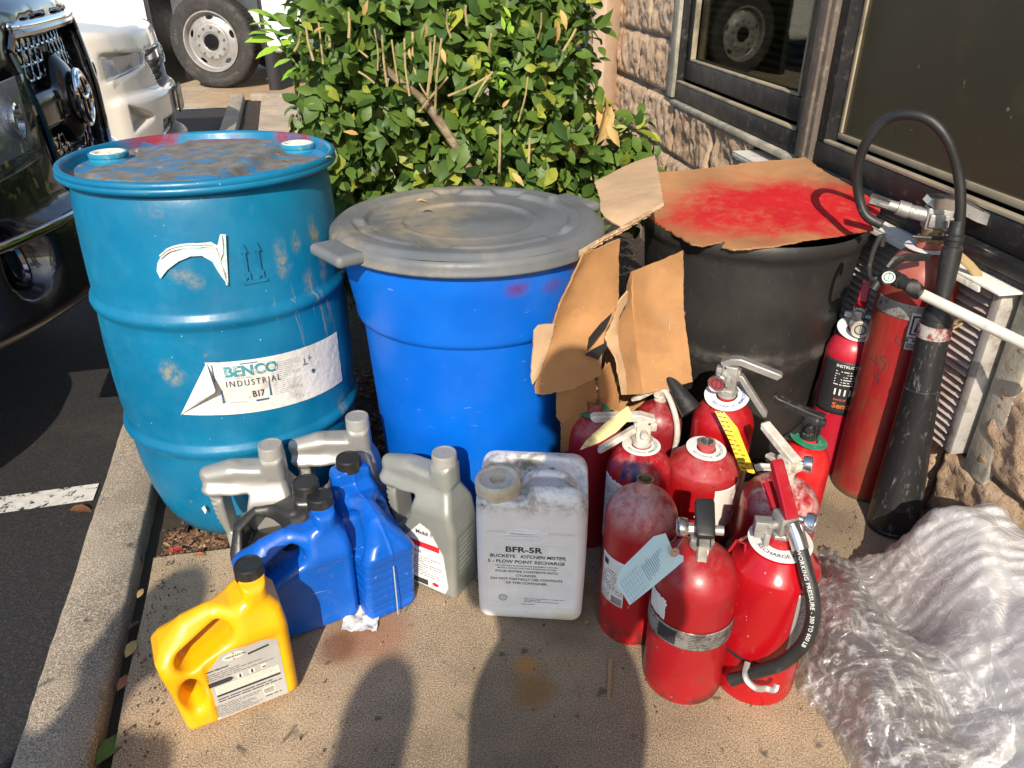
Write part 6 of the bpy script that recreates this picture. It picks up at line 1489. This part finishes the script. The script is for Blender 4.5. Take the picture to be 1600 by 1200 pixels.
def reg(r_):
    k = r_.random()
    if k < .30: y = r_.uniform(1.36, 1.52); return (cl(y, .17)[0] + r_.random() * .30, y)
    y = r_.uniform(1.50, 2.45); return (r_.uniform(cl(y, .2)[0], .95), y)
chips('bark_mulch', reg, 6500, M['chip'], -.032)
g_ = chips('grit', grit, 900, M['chip'], -.001, .0015, .006, 4); g_['label'] = 'fine grit and bark crumbs scattered over the sidewalk'; g_['category'] = 'grit'
def one_leaf(p, d, n_, L_, m, label, name='fallen_leaf', cat='leaf', w_=.42, fold=.35, droop=.5):
    v, f = leaf_mesh(1, np.array([tuple(p)]), np.array([d], float), np.array([n_], float), np.array([L_]), np.array([L_ * w_]), droop, fold)
    return tag(obj(name, (v, f), m, angle=180), label, cat, 'leaves and litter on the ground')
one_leaf(at(150, 1196, .004), (.25, 1, .05), (.2, 0, 1), .085, M['leaf'], 'large green leaf lying at the kerb gap at the bottom of the picture')
one_leaf(at(196, 1028, .008), (.1, 1, .2), (.5, -.3, 1), .050, M['dryleaf'], 'tan curled leaf in the kerb gap, upper one of the pair')
one_leaf(at(183, 1080, .0), (.2, 1, .2), (.4, -.3, 1), .045, plain('rust_leaf', (.25, .10, .05), .7), 'rust brown curled leaf in the kerb gap below the tan one')
one_leaf(at(200, 985, .0), (.3, 1, .1), (-.4, -.3, 1), .038, M['chip'], 'dark folded leaf in the kerb gap above the tan one')
one_leaf(at(214, 935, .002), (.2, 1, .3), (.6, -.3, 1), .030, M['dryleaf'], 'small pale leaf stuck in the kerb gap beside the drum')
one_leaf(at(108, 797, -.12), (1, .2, .05), (0, 0, 1), .06, plain('rust_leaf', (.16, .07, .03), .7), 'brown leaf on the asphalt below the white stripe', w_=.6)
one_leaf(at(306, 866, .008), (1, .1, .05), (0, 0, 1), .022, plain('orange_flake', (.50, .16, .04), .6), 'orange flake on the concrete in front of the drum', w_=.6)
one_leaf(at(262, 862, .008), (1, .5, .05), (0, 0, 1), .038, plain('red_flake', (.55, .03, .03), .5), 'red plastic shard at the foot of the drum', name='plastic_shard', cat='shard', w_=.4)
one_leaf(at(912, 974, .002), (1, .2, .05), (0, 0, 1), .018, plain('orange_flake', (.40, .20, .08), .8), 'small tan chip beside the white jug', w_=.7)
one_leaf(at(1300, 905, .004), (1, .2, .05), (0, 0, 1), .012, M['label_white'], 'tiny white scrap near the plastic film', w_=.6)
one_leaf(at(508, 247, .880), (1, .6, .2), (0, 0, 1), .020, M['dryleaf'], 'small dry leaf on the drum top beyond the right bung', w_=.5, fold=.6)
one_leaf(at(440, 252, .880), (1, -.2, .1), (0, 0, 1), .022, M['chip'], 'dark crumpled leaf on the drum top left of the right bung', w_=.5, fold=.6)
one_leaf(at(650, 316, .765), (1, .3, .1), (0, 0, 1), .030, M['dryleaf'], 'crumpled dry leaf on the grey bin lid', w_=.6, fold=.7)
p, q = at(951, 1091, .004), at(954, 1030, .005); dq = q - p
tag(obj('wood_stick', tube([p, p + dq * .3, p + dq * .6, q], [.0035, .0048, .0042, .0050], 6, flat=.55), plain('split_wood', (.34, .22, .11), .85, bump=.4), angle=20), 'short splintered wood stick on the concrete left of the extinguishers', 'stick')
def crump(u, v): 
    o = at(566, 966, .0); x, y = (u - .5) * .075, (v - .5) * .085
    return (o.x + x + .008 * noise.noise(Vector((u * 4, v * 4, 1))), o.y + y, .004 + .016 * abs(noise.noise(Vector((u * 3.3, v * 3.3, 7)))) + .006 * abs(noise.noise(Vector((u * 9, v * 9, 3)))))
tag(obj('paper_scrap', sheet(crump, 24, 24), M['paper'], angle=180), 'crumpled white paper scrap under the two blue oil jugs', 'paper')
def tagsheet(name, pts, m, label, seed=0, cat='tag'):
    e = empty(name, pts[0], 0, label, cat, 'inspection tags hanging from extinguishers')
    o = ply(pts, 'card', m, e, th=.0006, seed=seed, rag=0, bend=.4, amp=.08); o.matrix_parent_inverse = Matrix.Translation(-Vector(pts[0])); return e, o
b = NB('pale_blue_card'); c = b.mix(b.map(b.noise(12, 4), .3, .7), (.42, .62, .72), (.50, .70, .78)); M['bluecard'] = b.fin(c, .6)
tp_ = [aty(*q) for q in ((1021, 838, .985), (1040, 833, .985), (1052, 862, .985), (1068, 869, .985), (1068, 877, .982), (984, 946, .955), (963, 911, .958), (970, 889, .962))]
e, o = tagsheet('inspection_tag', tp_, M['bluecard'], 'pale blue service tag with a reinforced hole, wired to the front extinguisher', 3)
ux = (aty(1052, 862, .985) - aty(982, 946, .955)); uy = (aty(1034, 836, .985) - aty(1068, 877, .982)); tn = ux.cross(uy).normalized()
if tn.y > 0: tn = -tn
tl0 = aty(963, 911, .958); dx = (aty(984, 946, .955) - tl0); dy_ = (aty(1031, 842, .985) - tl0)
def tagmap(x, y, z): return tl0 + dx * x + dy_ * y + tn * .0022
mb = MB()
def trect(x0, y0, x1, y1): mb.add(([tuple(tagmap(a, b_, 0)) for a, b_ in ((x0, y0), (x1, y0), (x1, y1), (x0, y1))], [(0, 1, 2, 3)]))
for i in range(8): trect(.02, .06 + i * .055, .98, .064 + i * .055)
for i in range(5): trect(.10 + i * .2, .06, .106 + i * .2, .45)
rr = random.Random(3)
for i in range(12):
    y = .50 + i * .038; trect(.15 + rr.random() * .1, y, .75 + rr.random() * .2, y + .012)
trect(.35, .96, .65, .985)
o = mb.build('printed_form', plain('form_ink', (.10, .22, .38), .6), e, smooth=False); o.matrix_parent_inverse = Matrix.Translation(-Vector(tp_[0]))
hp_ = aty(1053, 862, .975)
for nm_, r0, r1, m_ in (('reinforcing_ring', .0025, .0085, plain('tan_ring', (.42, .26, .18), .7)),):
    v, f = lathe([(r0, 0), (r1, 0)], 24); o = obj(nm_, (v, f), m_, e); o.matrix_parent_inverse = Matrix.Translation(-Vector(tp_[0])); o.matrix_basis = T(*(hp_ + tn * .003)) @ tn.to_track_quat('Z', 'Y').to_matrix().to_4x4()
o = obj('wire', tube(spline([hp_ + tn * .004, aty(1062, 850, .985), aty(1072, 838, 1.0), aty(1080, 842, 1.02)], 5), .0009, 6), M['steel'], e); o.matrix_parent_inverse = Matrix.Translation(-Vector(tp_[0]))
b = NB('yellow_card'); M['yellowcard'] = b.fin(b.mix(b.map(b.noise(20, 4), .3, .7), (.66, .42, .01), (.75, .50, .02)), .5)
yp = [aty(*q) for q in ((1117, 642, 1.440), (1132, 644, 1.435), (1152, 668, 1.42), (1181, 741, 1.36), (1157, 735, 1.36), (1140, 690, 1.40))]
e, o = tagsheet('inspection_tag', yp, M['yellowcard'], 'bright yellow printed tag hanging below the silver valve', 5)
mb = MB(); rr = random.Random(5)
for i in range(13):
    k = i / 13; a = Vector(yp[0]).lerp(Vector(yp[4]), k); c_ = Vector(yp[1]).lerp(Vector(yp[3]), k); dn = (Vector(yp[4]) - Vector(yp[0])) * .012
    for (t0, t1) in ((.12, .12 + rr.uniform(.2, .4)), (.58, .58 + rr.uniform(.1, .3))):
        s0 = a.lerp(c_, t0) + Vector((0, -.0035, .001)); s1 = a.lerp(c_, t1) + Vector((0, -.0035, .001)); mb.add(([tuple(s0), tuple(s1), tuple(s1 + dn * 1.4), tuple(s0 + dn * 1.4)], [(0, 1, 2, 3)]))
o = mb.build('printing', M['ink'], e, smooth=False); o.matrix_parent_inverse = Matrix.Translation(-Vector(yp[0]))
M['oldcard'] = plain('aged_cream_card', (.55, .48, .22), .7, dirt=(.25, .2, .1), dl=(.5, .7), dsc=30)
bp = [aty(*q) for q in ((981, 634, 1.34), (989, 650, 1.335), (962, 676, 1.325), (936, 692, 1.315), (906, 703, 1.31), (916, 688, 1.315), (944, 662, 1.33))]
tagsheet('inspection_tag', bp, M['oldcard'], 'aged cream tag beside the dusty pale valve', 8)
# ---- white wand with gauge and black fittings
pw = empty('pvc_wand', (0, 0, 0)); w0, w1 = Pk(1425, 452, 1.578), Pk(1600, 537, 1.34); w2 = w1 + (w1 - w0) * .55
pw.location = w0; tag(pw, 'long white plastic pipe wand with black fittings and gauge, propped across the tall cylinder', 'pipe wand')
iv = Matrix.Translation(-w0)
def pwp(nm, vf, m, **k): o = obj(nm, vf, m, pw, **k); o.matrix_parent_inverse = iv; return o
pwp('white_pipe', tube([w0, w0.lerp(w2, .5), w2], .0115, 28), plain('white_pvc', (.70, .69, .60), .4, dirt=(.45, .42, .34), dl=(.55, .75), dsc=30))
d_ = (w1 - w0).normalized(); f0 = Pk(1391, 432, 1.575)
pwp('threaded_fitting', tube([f0, f0 + d_ * .014, f0 + d_ * .015, f0 + d_ * .022, f0 + d_ * .023, f0 + d_ * .030, f0 + d_ * .031, f0 + d_ * .055, f0 + d_ * .056, w0 + d_ * .012], [.017, .017, .014, .014, .0165, .0165, .014, .014, .0175, .0175], 20), M['blacklever'], angle=25)
pwp('lever_arm', tube([Pk(1388, 420, 1.58), Pk(1398, 408, 1.585), Pk(1415, 402, 1.59), Pk(1452, 402, 1.60)], [.006, .007, .006, .005], 8, flat=1.8), M['blacklever'])
pwp('hook_handle', tube(spline([Pk(1388, 425, 1.575), Pk(1366, 436, 1.575), Pk(1358, 428, 1.575), Pk(1362, 400, 1.58), Pk(1374, 372, 1.585), Pk(1379, 372, 1.585), Pk(1378, 385, 1.582)], 6), .0055, 10), M['blacklever'])
pwp('threaded_end', tube([Pk(1378, 432, 1.575), Pk(1364, 452, 1.57)], .010, 14), M['blacklever'])
g_ = gauge(pw, (0, 0, 0), -115, .0165, M['blacklever'], pitch=0); g_.location = Pk(1389, 431, 1.555) - w0
# webbing strap on the ledge
q0 = [Pk(1496, 398, 1.60), Pk(1512, 412, 1.585), Pk(1526, 428, 1.575), Pk(1528, 440, 1.575)]
def strap(u, v):
    i = min(int(u * 3), 2); t = u * 3 - i; p = q0[i].lerp(q0[i + 1], t); return p + Vector((.010 * (v - .5) * 1.2, -.006, .014 * (v - .5)))
tag(obj('webbing_strap', sheet(strap, 24, 3, .0012), plain('tan_webbing', (.30, .22, .10), .85, bump=.5), angle=180), 'frayed tan strap end hanging over the pale ledge of the vent', 'strap')

# ================================================================ PLASTIC FILM
b = NB('clear_film')
wv = b.noise(3, 2, .5, 0, None, 'Color'); av = b.n.new('ShaderNodeVectorMath'); av.operation = 'MULTIPLY_ADD'; b.link(wv, av.inputs[0]); av.inputs[1].default_value = (.16, .16, .16); b.link(b.tc, av.inputs[2]); wvec = av.outputs[0]
s1 = b.noise(70, 5, .7, 0, b.scale((.20, 1, .6), rot=(0, 0, .45), vec=wvec)); s2 = b.noise(60, 5, .7, 0, b.scale((1, .20, .6), rot=(0, 0, -.3), vec=wvec)); e1 = b.voro(30, b.scale((1, .5, 1), vec=wvec), 'F1')
ce = b.math('MINIMUM', b.map(b.voro(11, b.scale((1, .6, 1), vec=wvec), 'DISTANCE_TO_EDGE'), .0, .035), b.map(b.voro(24, b.scale((.7, 1, 1), rot=(0, 0, .8), vec=wvec), 'DISTANCE_TO_EDGE'), .0, .03, .35, 1))
hgt = b.math('ADD', b.math('ADD', b.math('ADD', b.math('MULTIPLY', s1, .8), b.math('MULTIPLY', ce, -.45)), b.math('MULTIPLY', s2, .6)), b.math('MULTIPLY', e1, .5))
nrm_ = b.bump(hgt, .55, .010)
gl = b.n.new('ShaderNodeBsdfGlossy'); gl.inputs['Roughness'].default_value = .11; b.link(nrm_, gl.inputs['Normal'])
df = b.n.new('ShaderNodeBsdfDiffuse'); df.inputs[0].default_value = (.97, .955, .94, 1)
tl_ = b.n.new('ShaderNodeBsdfTranslucent'); tl_.inputs[0].default_value = (.98, .965, .95, 1)
m1 = b.n.new('ShaderNodeMixShader'); m1.inputs[0].default_value = .3; b.link(df.outputs[0], m1.inputs[1]); b.link(tl_.outputs[0], m1.inputs[2])
tr = b.n.new('ShaderNodeBsdfTransparent'); tr.inputs[0].default_value = (.985, .97, .965, 1)
lw = b.n.new('ShaderNodeLayerWeight'); lw.inputs[0].default_value = .35
m2 = b.n.new('ShaderNodeMixShader')
al = b.math('ADD', b.math('ADD', b.map(s1, .50, .64, 0, .34), b.map(s2, .52, .66, 0, .26)), b.math('ADD', b.math('MULTIPLY', lw.outputs['Facing'], .22), b.map(b.xyz()[0], -.14, .10, .05, .62)))
al = b.math('ADD', al, b.map(ce, 1, 0, 0, .13, False)); b.link(b.math('MINIMUM', al, .9), m2.inputs[0]); b.link(tr.outputs[0], m2.inputs[1]); b.link(m1.outputs[0], m2.inputs[2])
fr = b.n.new('ShaderNodeFresnel'); fr.inputs[0].default_value = 1.5; b.link(nrm_, fr.inputs['Normal'])
m3 = b.n.new('ShaderNodeMixShader'); b.link(b.math('MINIMUM', b.math('ADD', b.math('MULTIPLY', fr.outputs[0], 1.6), .05), .7), m3.inputs[0]); b.link(m2.outputs[0], m3.inputs[1]); b.link(gl.outputs[0], m3.inputs[2])
b.link(m3.outputs[0], b.out.inputs[0]); M['film'] = b.m; SC.cycles.transparent_max_bounces = 24
FP = [(.60, .20), (.575, .62), (.60, .86), (.565, 1.04), (.60, 1.14), (.605, 1.25), (.70, 1.30), (.745, 1.42), (.84, 1.37), (.93, 1.42), (1.02, 1.47), (1.10, 1.44), (1.14, 1.2), (1.25, .2)]
def film(seed, z0, k, inset, nx=170, ny=310):
    rf_ = np.random.RandomState(seed)
    xs = np.linspace(.53, 1.26, nx); ys = np.linspace(.16, 1.50, ny); X, Y = np.meshgrid(xs, ys, indexing='ij'); sd = -seg2(X, Y, FP) - inset
    tri = lambda t: np.abs((t % 1) * 2 - 1)
    for fq, am in ((9, .010), (23, .006), (51, .003)):
        a = rf_.uniform(0, 6.28); sd = sd + am * (tri((X * math.cos(a) + Y * math.sin(a)) * fq + rf_.rand()) * 2 - 1)
    def sm(t): t = np.clip(t, 0, 1); return t * t * (3 - 2 * t)
    e_ = np.clip(sd / .09, 0, 1); ed = 1 - (1 - e_) ** 2.6
    hi = sm((X - .76) / .20) * sm((1.46 - Y) / .16); mid = np.exp(-((X - .70) / .10) ** 2 - ((Y - 1.02) / .22) ** 2); lowv = np.exp(-((X - .80) / .05) ** 2 - ((Y - 1.20) / .17) ** 2)
    base = .075 + .16 * hi + .055 * mid - .070 * lowv
    P, Q = X.copy(), Y.copy(); H = np.zeros_like(X)
    for i in range(10):     # repeated sharp folds, each bending the ones after it
        fq = 2.6 * 1.32 ** i; a = rf_.uniform(0, math.pi); c_, s_ = math.cos(a), math.sin(a)
        t = tri((P * c_ + Q * s_) * fq + rf_.rand()); msk = .35 + .65 * tri((Q * c_ - P * s_) * fq * .31 + rf_.rand())
        h = t * msk * (.115 / fq); H += h; P = P + c_ * h * 1.6 - s_ * h * .9; Q = Q + s_ * h * 1.6 + c_ * h * .9
    H -= H.mean()
    Z = ed * (base * k + H * (.9 + .25 * np.clip(1 - hi, 0, 1))) + z0
    Z = np.maximum(Z, .003 + rf_.rand() * .001)
    keep = sd > -.004
    v = np.stack([X, Y, Z], -1).reshape(-1, 3)
    I, J = np.meshgrid(np.arange(nx - 1), np.arange(ny - 1), indexing='ij'); kk = keep[:-1, :-1] & keep[1:, :-1] & keep[:-1, 1:] & keep[1:, 1:]
    I, J = I[kk], J[kk]; f = np.stack([I * ny + J, (I + 1) * ny + J, (I + 1) * ny + J + 1, I * ny + J + 1], 1)
    used, inv = np.unique(f, return_inverse=True); f = inv.reshape(f.shape)
    v = v[used] - np.array([.85, .9, 0])
    return [tuple(p) for p in v.tolist()], [tuple(q) for q in f.tolist()]
pf = empty('plastic_film_heap', (.85, .9, 0), label='big heap of crumpled clear stretch film on the sidewalk against the stone wall', cat='plastic film')
for i, (sd_, z0, k, ins) in enumerate(((2, .0, 1.0, 0.0), (9, -.012, .80, .012), (31, -.02, .5, .03))):
    obj('film_sheet', film(sd_, z0, k, ins), M['film'], pf, angle=50)

# ================================================================ PEOPLE (behind the camera; the photo shows their shadows)
def figure(name, loc, rz, hold, label, shirt, trousers, hgt=1.72):
    e = empty(name, loc, R(rz), label, 'person'); e.scale = (.84, 1, 1)
    k = hgt / 1.72
    def hand(w_, d, s, curl):       # wrist, direction, side
        out = []; w_ = np.array(w_); d = np.array(d, float); d /= np.linalg.norm(d); up = np.array((0, 0, 1.)) if abs(d[2]) < .8 else np.array((0, 1., 0)); sd = np.cross(d, up); sd /= np.linalg.norm(sd); nn = np.cross(sd, d)
        out.append((w_, w_ + d * .045, .026, .032)); 
        for i, (o_, l_) in enumerate(((-.030, .062), (-.010, .072), (.010, .068), (.029, .054))):
            b0 = w_ + d * .075 + sd * o_; b1 = b0 + d * l_ * .5 - nn * curl * .02; b2 = b1 + d * l_ * .45 * (1 - curl) - nn * curl * .045
            out += [(w_ + d * .03 + sd * o_ * .7, b0, .013, .0105), (b0, b1, .0105, .0095), (b1, b2, .0095, .008)]
        t0 = w_ + d * .02 - sd * s * .028; t1 = t0 + d * .03 - sd * s * .022; out += [(t0, t1, .014, .011), (t1, t1 + d * .030 - sd * s * .004, .011, .009)]
        return out
    if hold:
        eL, wL = (-.21, .05, 1.12), (-.115, .225, 1.23); eR, wR = (.21, .05, 1.12), (.045, .225, 1.22)
        dL, dR, cu = (.5, .75, .25), (-.5, .75, .2), .6
    else:
        eL, wL = (-.26, -.02, 1.08), (-.27, .08, .84); eR, wR = (.26, -.02, 1.08), (.27, .08, .84); dL = dR = (0, .15, -1); cu = .35
    caps = [((0, 0, 1.0), (0, 0, 1.12), .135, .130), ((-.07, 0, 1.12), (-.11, 0, 1.36), .11, .085), ((.07, 0, 1.12), (.11, 0, 1.36), .11, .085), ((-.07, 0, .93), (.07, 0, .93), .12, .12), ((-.17, 0, 1.40), (.17, 0, 1.40), .055, .055), ((0, 0, 1.38), (0, .015, 1.52), .062, .052),
        ((-.18, 0, 1.39), eL, .055, .043), (eL, wL, .042, .028), ((.18, 0, 1.39), eR, .055, .043), (eR, wR, .042, .028),
        ((-.09, 0, .90), (-.11, .01, .50), .088, .058), ((-.11, .01, .50), (-.12, -.02, .10), .058, .038), ((.09, 0, .90), (.11, .01, .50), .088, .058), ((.11, .01, .50), (.12, -.02, .10), .058, .038),
        ((-.12, -.05, .045), (-.14, .14, .035), .042, .036), ((.12, -.05, .045), (.14, .14, .035), .042, .036)]
    head = [((0, .01, 1.60), (0, .02, 1.63), .080, .088), ((0, .04, 1.545), (0, .06, 1.56), .045, .045), ((0, .095, 1.60), (0, .112, 1.578), .009, .013), ((-.080, .0, 1.60), (-.084, -.005, 1.575), .012, .010), ((.080, .0, 1.60), (.084, -.005, 1.575), .012, .010), ((-.02, .092, 1.552), (.02, .092, 1.552), .008, .008)]
    hands = hand(wL, dL, 1, cu) + hand(wR, dR, -1, cu)
    def F(X, Y, Z):
        d = None
        for a, b_, r0, r1 in caps: q = capsule(X, Y, Z, a, b_, r0, r1, .78 if r0 > .1 else 1); d = q if d is None else smin(d, q, .035)
        for a, b_, r0, r1 in head[:2]: d = smin(d, capsule(X, Y, Z, a, b_, r0, r1), .02)
        for a, b_, r0, r1 in head[2:]: d = smin(d, capsule(X, Y, Z, a, b_, r0, r1), .008)
        for a, b_, r0, r1 in hands: d = smin(d, capsule(X, Y, Z, a, b_, r0, r1), .005)
        for s in (-1, 1): d = smax(d, -(np.sqrt((X - s * .031) ** 2 + (Y - .102) ** 2 + (Z - 1.603) ** 2) - .016), .008)
        return d
    v, f = surfnet(F, (-.36, -.22, -.01), (.36, .42, 1.75), .0105, 1)
    skin = plain('skin', (.48, .28, .20), .55)
    me = bpy.data.meshes.new('body'); me.from_pydata([tuple(c * k for c in p) for p in v], [], f)
    for m in (skin, shirt, trousers, M['matt_black']): me.materials.append(m)
    idx_ = []
    for q in f:
        p = v[q[0]]; arm = math.dist(p, wL) < .17 or math.dist(p, wR) < .17 or (abs(p[0]) > .19 and p[2] < 1.22 and p[2] > .7)
        idx_.append(3 if p[2] < .085 else 2 if p[2] < .98 and not arm else 0 if arm or p[2] > 1.455 else 1)
    me.polygons.foreach_set('material_index', idx_); me.polygons.foreach_set('use_smooth', [True] * len(f)); me.update()
    o = bpy.data.objects.new('body', me); COL.objects.link(o); o.parent = e
    def Hh(X, Y, Z): return np.maximum(np.maximum(capsule(X, Y, Z, (0, .0, 1.61), (0, .008, 1.64), .089, .094), -(capsule(X, Y, Z, (0, .10, 1.50), (0, .12, 1.61), .085, .075))), 1.575 - Z)
    hm = surfnet(Hh, (-.12, -.12, 1.5), (.12, .14, 1.78), .009); obj('hair', ([tuple(c * k for c in p) for p in hm[0]], hm[1]), plain('dark_hair', (.03, .02, .015), .6, bump=.4), e, angle=180)
    mb = MB()
    for s in (-1, 1): mb.add(lathe([(.001, -.011), (.008, -.008), (.011, 0), (.008, .008), (.001, .011)], 16), 0, T(s * .031 * k, .090 * k, 1.603 * k))
    mb.build('eyes', plain('eye_white', (.7, .7, .7), .2), e)
    return e
navy = plain('navy_shirt', (.03, .05, .10), .85, bump=.2); grey = plain('grey_shirt', (.20, .20, .20), .85, bump=.2); jean = plain('denim', (.06, .08, .14), .9, bump=.2)
figure('person', (-.06, -.43, -.0), 0, True, 'person in navy shirt holding a phone up in both hands, beside the sidewalk edge', navy, jean, 1.78)
ph = empty('smartphone', (0.0, -.030, CAM_H + .0), 0, 'black smartphone held up by the person in the navy shirt', 'phone', rot=(R(-PITCH), 0, 0))
obj('case', box(.150, .008, .074, (0, 0, 0), .003), M['gloss_black'], ph); obj('screen', box(.142, .0006, .068, (0, -.0046, 0)), M['carglass'], ph)
figure('person', (-.50, -1.42, 0), 6, False, 'person in grey shirt standing behind the photographer with arms down', grey, jean, 1.68).scale = (.74, 1, 1)
figure('person', (-1.02, -1.25, 0), -8, False, 'person in navy shirt standing by the kerb with arms down', navy, jean, 1.74)
